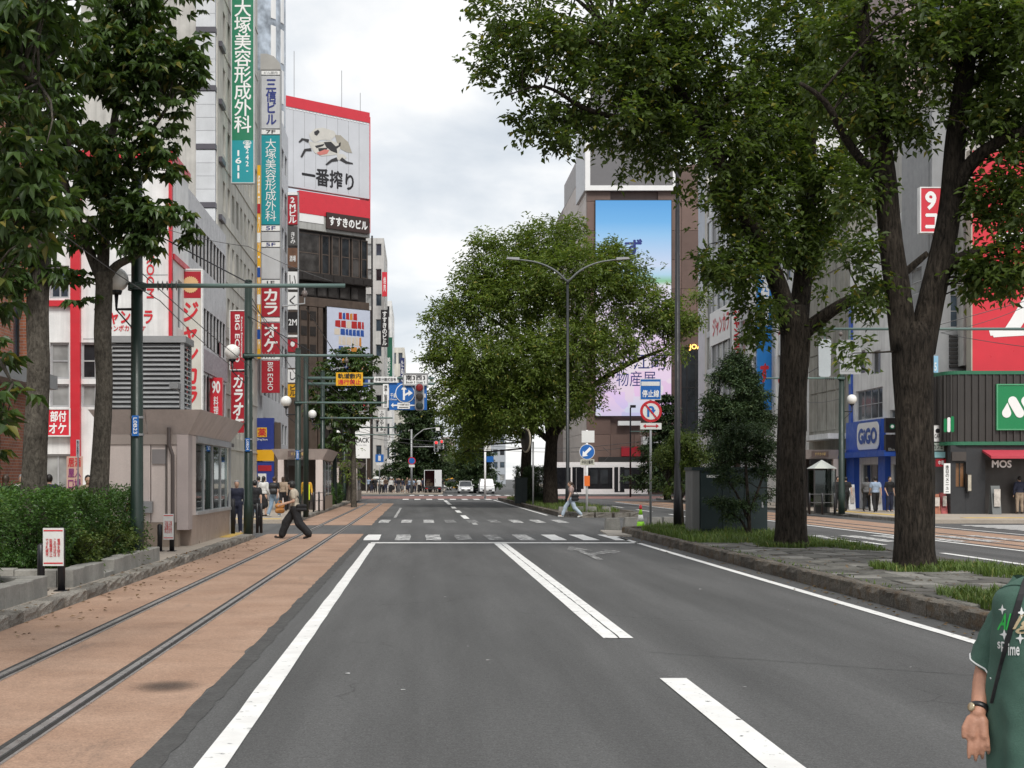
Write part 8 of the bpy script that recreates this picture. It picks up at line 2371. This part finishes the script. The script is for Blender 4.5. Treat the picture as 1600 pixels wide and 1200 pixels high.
for z, a_, b_ in zip(zz_, rx_, ry_):
    for k in range(NR):
        t = 2 * pi * k / NR; c, s_ = cos(t), sin(t); e_ = 2 / 2.7
        x, y = a_ * abs(c) ** e_ * (1 if c > 0 else -1), b_ * abs(s_) ** e_ * (1 if s_ > 0 else -1)
        drape = max(0, min(1, (1.25 - z) / .5))
        f_ = mnoise.noise(Vector((c * 2.6 + z * .8, s_ * 2.6, z * 1.4))) * .022 * drape + mnoise.noise(Vector((x * 9 + z * 6, y * 9, z * 7 - x * 8))) * .010 + mnoise.noise(Vector((x * 24, y * 24, z * 14))) * .003
        jb.v.append((x * (1 + f_ / max(a_, .05)), y * (1 + f_ / max(b_, .05)) - .005, z))
for i in range(65):
    for k in range(NR):
        j = (k + 1) % NR; jb.f.append((i*NR + k, i*NR + j, (i+1)*NR + j, (i+1)*NR + k))
def sleeve(s_, e_, sd):
    st = Vector(lerp(s_, e_, -.28)) + Vector((-.035 * sd, 0, .0)); en = Vector(lerp(s_, e_, .96)); ax = (en - st).normalized()
    u = Vector((0, 1, 0)); u = (u - ax * u.dot(ax)).normalized(); w = ax.cross(u); b = len(jb.v); n = 40; m = 26
    for i in range(m + 1):
        t = i / m; c = st.lerp(en, t); r_ = .062 + .020 * min(1, t * 2.2) - .002 * t
        for k in range(n):
            a = 2 * pi * k / n; d_ = u * cos(a) + w * sin(a) * .92
            f_ = mnoise.noise(Vector((cos(a) * 1.8 + sd, sin(a) * 1.8 + t * 2.5, t * 3.2))) * .012 + mnoise.noise(Vector((cos(a) * 4, sin(a) * 4 - t * 7, t * 9))) * .0045
            jb.v.append(tuple(c + d_ * (r_ + f_)))
    for i in range(m):
        for k in range(n):
            j = (k + 1) % n; jb.f.append((b + i*n + k, b + i*n + j, b + (i+1)*n + j, b + (i+1)*n + k))
tv, tf = list(jb.v), list(jb.f)
sleeve(sh0, el0, -1); sleeve(sh1, el1, 1)
jm = jb.mesh('jersey', smooth=True)
jo = from_mesh('jersey', matted(jm, GRJ), None, r)
TREE = BVHTree.FromPolygons(tv, tf); TREE2 = BVHTree.FromPolygons(jb.v, jb.f)
def on_jersey(px, py, off=.004):
    eye = Vector((-WX(PX0, d), -d, EYE)); x, _, z = L_(px, py)
    hit = TREE.ray_cast(eye, (Vector((x, 0, z)) - eye).normalized())
    return (hit[0] + Vector((0, -off, 0))) if hit[0] is not None else Vector((x, -.02, z))
def print_poly(nm, pts, mat, off=.004):
    P_ = [on_jersey(a, b, off) for a, b in pts]
    c = on_jersey(sum(a for a, b in pts) / len(pts), sum(b for a, b in pts) / len(pts), off)
    me = bpy.data.meshes.new(nm); n = len(P_)
    me.from_pydata([tuple(c)] + [tuple(p) for p in P_], [], [(0, 1 + i, 1 + (i + 1) % n) for i in range(n)]); me.update()
    return from_mesh(nm, me, mat, jo)
def star(cx, cy, r_): return [(cx + (r_ if i % 2 == 0 else r_ * .38) * (1 if i % 4 else 1) * cos(pi / 4 * i + HALF), cy + (r_ * 1.25 if i % 4 == 0 else (r_ if i % 2 == 0 else r_ * .38)) * sin(pi / 4 * i + HALF)) for i in range(8)]
WPR = M('print_white', (.72, .73, .72), .7, var=.03); GPR = M('print_green', (.03, .50, .08), .6, var=.1); TPR = M('print_tan', (.45, .36, .22), .7, var=.1)
for cx, cy, rr in ((1565, 952, 6.5), (1595, 957, 7.5), (1568, 991, 7.5), (1593, 997, 7.5), (1632, 975, 7)): print_poly('star_print', star(cx, cy, rr), WPR, .006)
def print_text(s_, x0, x1, y0, y1, mat, **k):
    v, fs, lay = text_geo(s_, k.pop('bold', .01), **k)
    vs = [tuple(on_jersey(x0 + a * (x1 - x0), y1 + b * (y0 - y1), .005 + .0004 * q)) for (a, b), q in zip(v, lay)]
    me = bpy.data.meshes.new('lettering'); me.from_pydata(vs, [], fs); me.update()
    return from_mesh('lettering', me, mat, jo)
print_text('sp', 1557, 1570, 1002, 1018, WPR, bold=.02); print_text('ime', 1574, 1592, 1005, 1024, WPR, bold=.02)
print_text('Al', 1557, 1579, 958, 984, GPR, shear=.5, bold=.02); print_text('lgo', 1580, 1640, 960, 990, TPR, shear=.4, bold=.015)
# strap across the chest, seams, sleeve piping, watch
def ribbon(nm, pts, wpx, mat, off=.008):
    vs = []; n = len(pts)
    for i, (a, b) in enumerate(pts):
        c_ = on_jersey(a, b, off); hw = Vector((wpx / 2 * K, 0, 0)); vs += [tuple(c_ - hw), tuple(c_ + hw)]
    me = bpy.data.meshes.new(nm); me.from_pydata(vs, [], [(2*i, 2*i+1, 2*i+3, 2*i+2) for i in range(n - 1)]); me.update()
    ob = bpy.data.objects.new(nm, me); m_ = ob.modifiers.new('s', 'SOLIDIFY'); m_.thickness = .006; m_.offset = 0
    me2 = eval_mesh(ob); bpy.data.objects.remove(ob)
    return from_mesh(nm, me2, mat, r)
pts = [(1603 - 53 * (i / 20) - 2 * sin(i / 20 * 3), 898 + 200 * i / 20) for i in range(21)]
ribbon('bag_strap', pts, 9, M('strap_black', (.012, .012, .014), .7))
GRD = M('jersey_seam', (.018, .055, .04), .9)
seam = ribbon('shoulder_seam', [(1562 + 45 * i / 12, 920 - 1 * i / 12 - 5 * sin(i / 12 * 3.1)) for i in range(13)], 2.0, GRD, .002)
ax = (el0 - sh0).normalized(); cp = Vector(lerp(sh0, el0, .955))
ring = []
u_ = ax.orthogonal().normalized(); v_ = ax.cross(u_)
bt = []
for k in range(28):
    a = 2 * pi * k / 28; dr = u_ * cos(a) + v_ * sin(a)
    h_ = TREE2.ray_cast(cp - ax * .012 + dr * .25, -dr, .25)
    bt.append((h_[0] + dr * .002) if h_[0] is not None else cp + dr * .08)
bt.append(bt[0])
from_mesh('sleeve_piping', MB().tube(bt, .0035, 6, caps=False).mesh('sleeve_piping', smooth=True), WPR, r)
ad = (wr0 - el0).normalized(); u_ = ad.orthogonal().normalized(); v_ = ad.cross(u_)
wc = Vector(lerp(el0, wr0, .90))
wb = MB().lathe([(.0335, -.010), (.036, -.008), (.036, .008), (.0335, .010)], (0, 0, 0), 26)
rot = Vector((0, 0, 1)).rotation_difference(ad).to_matrix()
wm = MB(); wm.add([tuple(wc + rot @ Vector(p)) for p in wb.v], wb.f)
wt_o = from_mesh('watch', wm.mesh('watch', smooth=True), M('watch_black', (.010, .010, .011), .45), r)
fc = MB().lathe([(.017, 0), (.017, .006), (.012, .008)], (0, 0, 0), 18)
rot2 = Vector((0, 0, 1)).rotation_difference(Vector((-.9, -.3, .2)).normalized()).to_matrix()
fm = MB(); fm.add([tuple(wc + Vector((-.9, -.3, .2)).normalized() * .033 + rot2 @ Vector(p)) for p in fc.v], fc.f)
from_mesh('watch_face', fm.mesh('watch_face', smooth=True), M('watch_gold', (.55, .45, .30), .3, .6), wt_o)
tr = [('e', (0, .01, .85), (.20, .14, .14))]
for s_ in (-1, 1): tr += [('c', (.09 * s_, 0, .86), .11, (.10 * s_, -.05 * s_, .47), .085), ('c', (.10 * s_, -.05 * s_, .47), .085, (.11 * s_, .06 * s_, .11), .075)]
from_mesh('trousers', matted(blob('trousers', tr, .02), BLK), None, r)
for s_ in (-1, 1): from_mesh('shoe', matted(blob('shoe', [('c', (.11 * s_, .08 + .06 * s_, .05), .045, (.12 * s_, -.15 + .06 * s_, .045), .04)], .014), WHT), None, r)
from_mesh('hair', matted(blob('hair', [('e', hd + Vector((0, .02, .025)), (.087, .103, .11))], .014), HAIRB), None, r)
# ================================================================ vehicles
TYRE = M('tyre_rubber', (.014, .014, .015), .8); RIM = M('wheel_rim', (.40, .41, .42), .35, .7)
HEADL = M('headlamp_clear', (.65, .68, .70), .15); TAILL = M('tail_lamp_red', (.35, .012, .015), .2)
def wheel(parent, x, y, z, r_, w):
    t = MB().lathe([(r_ * .62, -w/2), (r_ * .95, -w/2), (r_, -w*.3), (r_, w*.3), (r_ * .95, w/2), (r_ * .62, w/2)], (x, y, z), 18, 'x').build('wheel', TYRE, parent, True)
    s_ = 1 if x > 0 else -1
    MB().lathe([(.001, w*.42*s_), (r_ * .5, w*.45*s_), (r_ * .62, w*.40*s_)], (x, y, z), 14, 'x').build('rim', RIM, t, True)
def make_car(label, paint, L=4.3, Wd=1.72, H=1.5, boxy=False, taxi=False):
    """front towards -y"""
    q = thing('car', label, 'car', (0, 0, 0), 'cars in the distant street')
    z0 = .2; zb = .78 if not boxy else .9
    prof = [(-L/2, z0 + .12), (-L/2 + .04, z0 + .4), (-L/2 + .12, zb - .08), (-L/2 + .9, zb + .05), (L/2 - .5, zb + .1), (L/2 - .06, zb), (L/2, z0 + .35), (L/2 - .05, z0 + .05), (-L/2 + .1, z0)]
    b = MB(); n = len(prof)
    for k, (xs, sh) in enumerate(((-Wd/2, .93), (-Wd/2 * .96, 1.0), (Wd/2 * .96, 1.0), (Wd/2, .93))):
        for (y, z) in prof: b.v.append((xs, y * (1 if k in (1, 2) else .985), z0 + (z - z0) * (1 if k in (1, 2) else .93) + (.03 if k in (0, 3) else 0)))
    for k in range(3):
        for i in range(n):
            j = (i + 1) % n; b.f.append((k*n + i, k*n + j, (k+1)*n + j, (k+1)*n + i))
    b.f.append(tuple(range(n))); b.f.append(tuple(range(3*n, 4*n))[::-1])
    smooth_angle(b.build('body', paint, q, recalc=True), 35)
    # cabin: glass lower band, painted roof
    f0, f1 = (-L/2 + .95, -L/2 + 1.65) if not boxy else (-L/2 + .75, -L/2 + 1.15)
    r1, r0 = (L/2 - .95, L/2 - .25) if not boxy else (L/2 - .3, L/2 - .12)
    hw0, hw1 = Wd/2 - .06, Wd/2 - .2
    zc = zb + .05
    V = [(-hw0, f0, zc), (hw0, f0, zc), (hw0, r0, zc + .03), (-hw0, r0, zc + .03), (-hw1, f1, H - .05), (hw1, f1, H - .05), (hw1, r1, H - .05), (-hw1, r1, H - .05)]
    MB().add(V, [(0, 1, 5, 4), (1, 2, 6, 5), (2, 3, 7, 6), (3, 0, 4, 7)]).build('windows', DKGLASS, q)
    smooth_angle(MB().add([(-hw1 - .02, f1 - .04, H - .05), (hw1 + .02, f1 - .04, H - .05), (hw1 + .02, r1 + .04, H - .05), (-hw1 - .02, r1 + .04, H - .05), (-hw1 + .12, f1 + .1, H), (hw1 - .12, f1 + .1, H), (hw1 - .12, r1 - .1, H), (-hw1 + .12, r1 - .1, H)],
             [(4, 5, 6, 7), (0, 1, 5, 4), (1, 2, 6, 5), (2, 3, 7, 6), (3, 0, 4, 7), (3, 2, 1, 0)]).build('roof', paint, q), 30)
    for s_ in (-1, 1):
        MB().tube([(s_ * hw0, f0, zc), (s_ * hw1, f1, H - .04)], .03, 6).build('pillar', paint, q)
        MB().tube([(s_ * hw0, r0, zc + .03), (s_ * hw1, r1, H - .04)], .04, 6).build('pillar', paint, q)
        MB().box(min(s_*Wd*.30, s_*Wd*.46), max(s_*Wd*.30, s_*Wd*.46), -L/2 - .012, -L/2 + .10, z0 + .36, z0 + .50).build('headlight', HEADL, q)
        MB().box(min(s_*Wd*.34, s_*Wd*.47), max(s_*Wd*.34, s_*Wd*.47), L/2 - .10, L/2 + .012, z0 + .42, z0 + .58).build('tail_light', TAILL, q)
        MB().ball((s_ * (Wd/2 + .09), f0 + .25, zc + .12), .1, 8, 6, (1, .7, .7)).build('wing_mirror', paint, q, True)
        for y in (-L/2 + .8, L/2 - .8): wheel(q, s_ * (Wd/2 - .09), y, .31, .31, .2)
    MB().box(-.55, .55, -L/2 - .01, -L/2 + .05, z0 + .14, z0 + .30).build('grille', DKFRAME, q)
    for y in (-L/2 - .022, L/2 + .005): MB().box(-.17, .17, y, y + .014, z0 + .16, z0 + .30).build('number_plate', WHR, q)
    if taxi: MB().prism(rrect(-.2, .2, H + .002, H + .16, .06), 'y', -.1, .1).build('roof_sign', YELS, q)
    return q
PW = M('car_white', (.72, .73, .74), .25, var=.04, fine=0); PS = M('car_silver', (.42, .43, .45), .25, .6, var=.04, fine=0); PB = M('car_black', (.015, .016, .018), .2, var=.04, fine=0); PO = M('car_amber', (.62, .33, .03), .3, var=.04, fine=0); PN = M('car_navy', (.03, .05, .10), .25, var=.04, fine=0)
PROT = {}
def car(label, px, d, rot, paint, boxy=False, taxi=False):
    c = make_car(label, paint, boxy=boxy, taxi=taxi, H=1.75 if boxy else 1.48, L=4.0 if boxy else 4.4)
    c.location = (WX(px, d), d, .003); c.rotation_euler = (0, 0, rot)
    return c
car('white sedan facing the viewer at the front of the right-hand queue', 727, 162, 0, PW)
car('silver hatchback second in the right-hand queue', 731, 178, 0, PS, True)
car('dark car at the inner side of the right-hand queue', 744, 166, 0, PN)
car('white minivan at the right end of the queue beside the white post', 760, 158, 0, PW, True)
car('black car behind the white sedan in the queue', 726, 196, 0, PB)
car('white hatchback far back in the queue', 734, 215, 0, PW, True)
car('white taxi with roof sign driving away down the street', 696, 205, pi, PW, False, True)
car('amber taxi driving away right of the white taxi', 706, 215, pi, PO, True, True)
car('dark car parked far along the left kerb', 694, 260, pi, PB)
car('silver car farther away in the middle of the street', 713, 290, pi, PS, True)
# box truck, rear doors open
d = 153.0; x = WX(676.5, d)
q = thing('box_truck', 'white box truck with open rear parked beyond the wide crossing', 'truck', (x, d, 0))
bw = 1.0; z0, z1 = .85, 2.75
for (a, b_, c_, e_) in ((-bw, -bw + .06, z0, z1), (bw - .06, bw, z0, z1)):
    MB().box(x + a, x + b_, d, d + 4.2, c_, e_).build('box_side', PW, q)
MB().box(x - bw + .061, x + bw - .061, d, d + 4.2, z1 - .06, z1 - .001).build('box_roof', PW, q)
MB().box(x - bw + .061, x + bw - .061, d, d + 4.2, z0, z0 + .08).build('load_floor', DKFRAME, q)
MB().box(x - bw + .061, x + bw - .061, d + 4.1, d + 4.19, z0 + .081, z1 - .061).build('box_front', CRIM, q)
o = MB().box(x + .18, x + bw - .065, d - .06, d - .01, z0 + .02, z1 - .02).build('rear_door', PW, q)
MB().box(x + .24, x + .30, d - .09, d - .061, z0 + .5, z0 + .9).build('door_handle', STEEL, o)
for i, (a, c_, w_) in enumerate(((-.8, 0, .4), (-.35, 0, .4), (-.75, .42, .45))): MB().box(x + a, x + a + w_, d + 1.0, d + 1.6, z0 + .09 + c_, z0 + .46 + c_).build('carton', BRN, q)
MB().box(x - .9, x + .9, d + 4.4, d + 6.0, .55, 2.2, .15).build('cab', PW, q)
MB().box(x - bw, x + bw, d - .05, d + .05, .55, .72).build('rear_bumper', DKFRAME, q)
MB().box(x - .45, x + .45, d + .06, d + 5.8, .5, .68).build('chassis', DKFRAME, q)
for s_ in (-1, 1):
    MB().box(x + s_ * .72 - .14, x + s_ * .72 + .14, d - .075, d - .052, .58, .69).build('tail_light', TAILL, q)
    for y in (d + .9, d + 5.0):
        t = MB().lathe([(.22, -.11), (.36, -.11), (.38, -.05), (.38, .05), (.36, .11), (.22, .11)], (x + s_ * .8, y, .38), 18, 'x').build('wheel', TYRE, q, True)
        MB().lathe([(.001, .08 * s_), (.2, .09 * s_), (.22, .08 * s_)], (x + s_ * .8, y, .38), 12, 'x').build('rim', RIM, t, True)
# low-floor tram crossing in front of the video wall
d = 134.5
q = thing('tram', 'white and black low-floor tram crossing in front of the brown department building', 'tram', (WX(940, d), d, 0))
xa, xb = WX(851, d), WX(1012, d)
z0, z1 = .30, WZ(722, d)
TW = M('tram_white', (.74, .74, .74), .3, var=.05); TBK = M('tram_black_glass', (.012, .013, .016), .08)
def tb(nm, a, b_, za, zb, mat, y0=0.0, y1=2.3): return MB().box(a, b_, d + y0, d + y1, za, zb).build(nm, mat, q)
nose = .9
smooth_angle(MB().prism([(xa, z0), (xa + .10, z0 + 1.2), (xa + .45, z1 - .65), (xa + nose, z1 - .32), (xb, z1 - .32), (xb, z0)], 'y', d + .04, d + 2.26).build('body', TW, q, recalc=True), 30)
tb('skirt', xa + .5, xb, z0 - .1, .72, TW, -.02, .035)
tb('roof_fairing', xa + nose, xb, z1 - .31, z1, TW, .1, 2.2)
units = [(xa + .75, xa + 3.9), (xa + 4.15, xb - .2)]
WB0, WB1 = .95, z1 - .55
for k, (a, b_) in enumerate(units):
    tb('window_band', a, b_, WB0 - .25, WB1, TBK, -.015, .035)
for x_ in (xa + .55, xa + 2.15, xa + 2.6, WX(966, d), WX(957, d)):
    tb('white_pillar', x_, x_ + .16, .5, z1 - .4, TW, -.04, -.018)
for a in (WX(960, d), WX(905, d) - .8):
    o = tb('door', a - .0, a + 1.0, .40, WB1 + .05, TBK, -.03, -.016)
    MB().box(a + .48, a + .52, d - .045, d - .031, .45, WB1).build('door_seal', GREYM, o)
for a in (WX(922, d), WX(938, d), WX(975, d)):
    o = tb('window', a, a + .75, 1.25, WB1 - .2, DKGLASS, -.03, -.0165)
MB().add([(xa + .02, d + .3, .95), (xa + .40, d + .3, z1 - .66), (xa + .40, d + 2.0, z1 - .66), (xa + .02, d + 2.0, .95)], [(0, 1, 2, 3)]).build('windscreen', TBK, q)
for a in (xa + 1.5, xa + 3.2, xb - 2.0): tb('bogie_cover', a, a + 1.3, .12, .5, DKFRAME, .04, .3)
MB().tube([(xa + 6, d + 1.1, z1), (xa + 6.8, d + 1.1, z1 + .8), (xa + 6.0, d + 1.1, z1 + 1.5)], .03, 6).build('pantograph', DKFRAME, q)
bpy.data.scenes.remove(TMP)
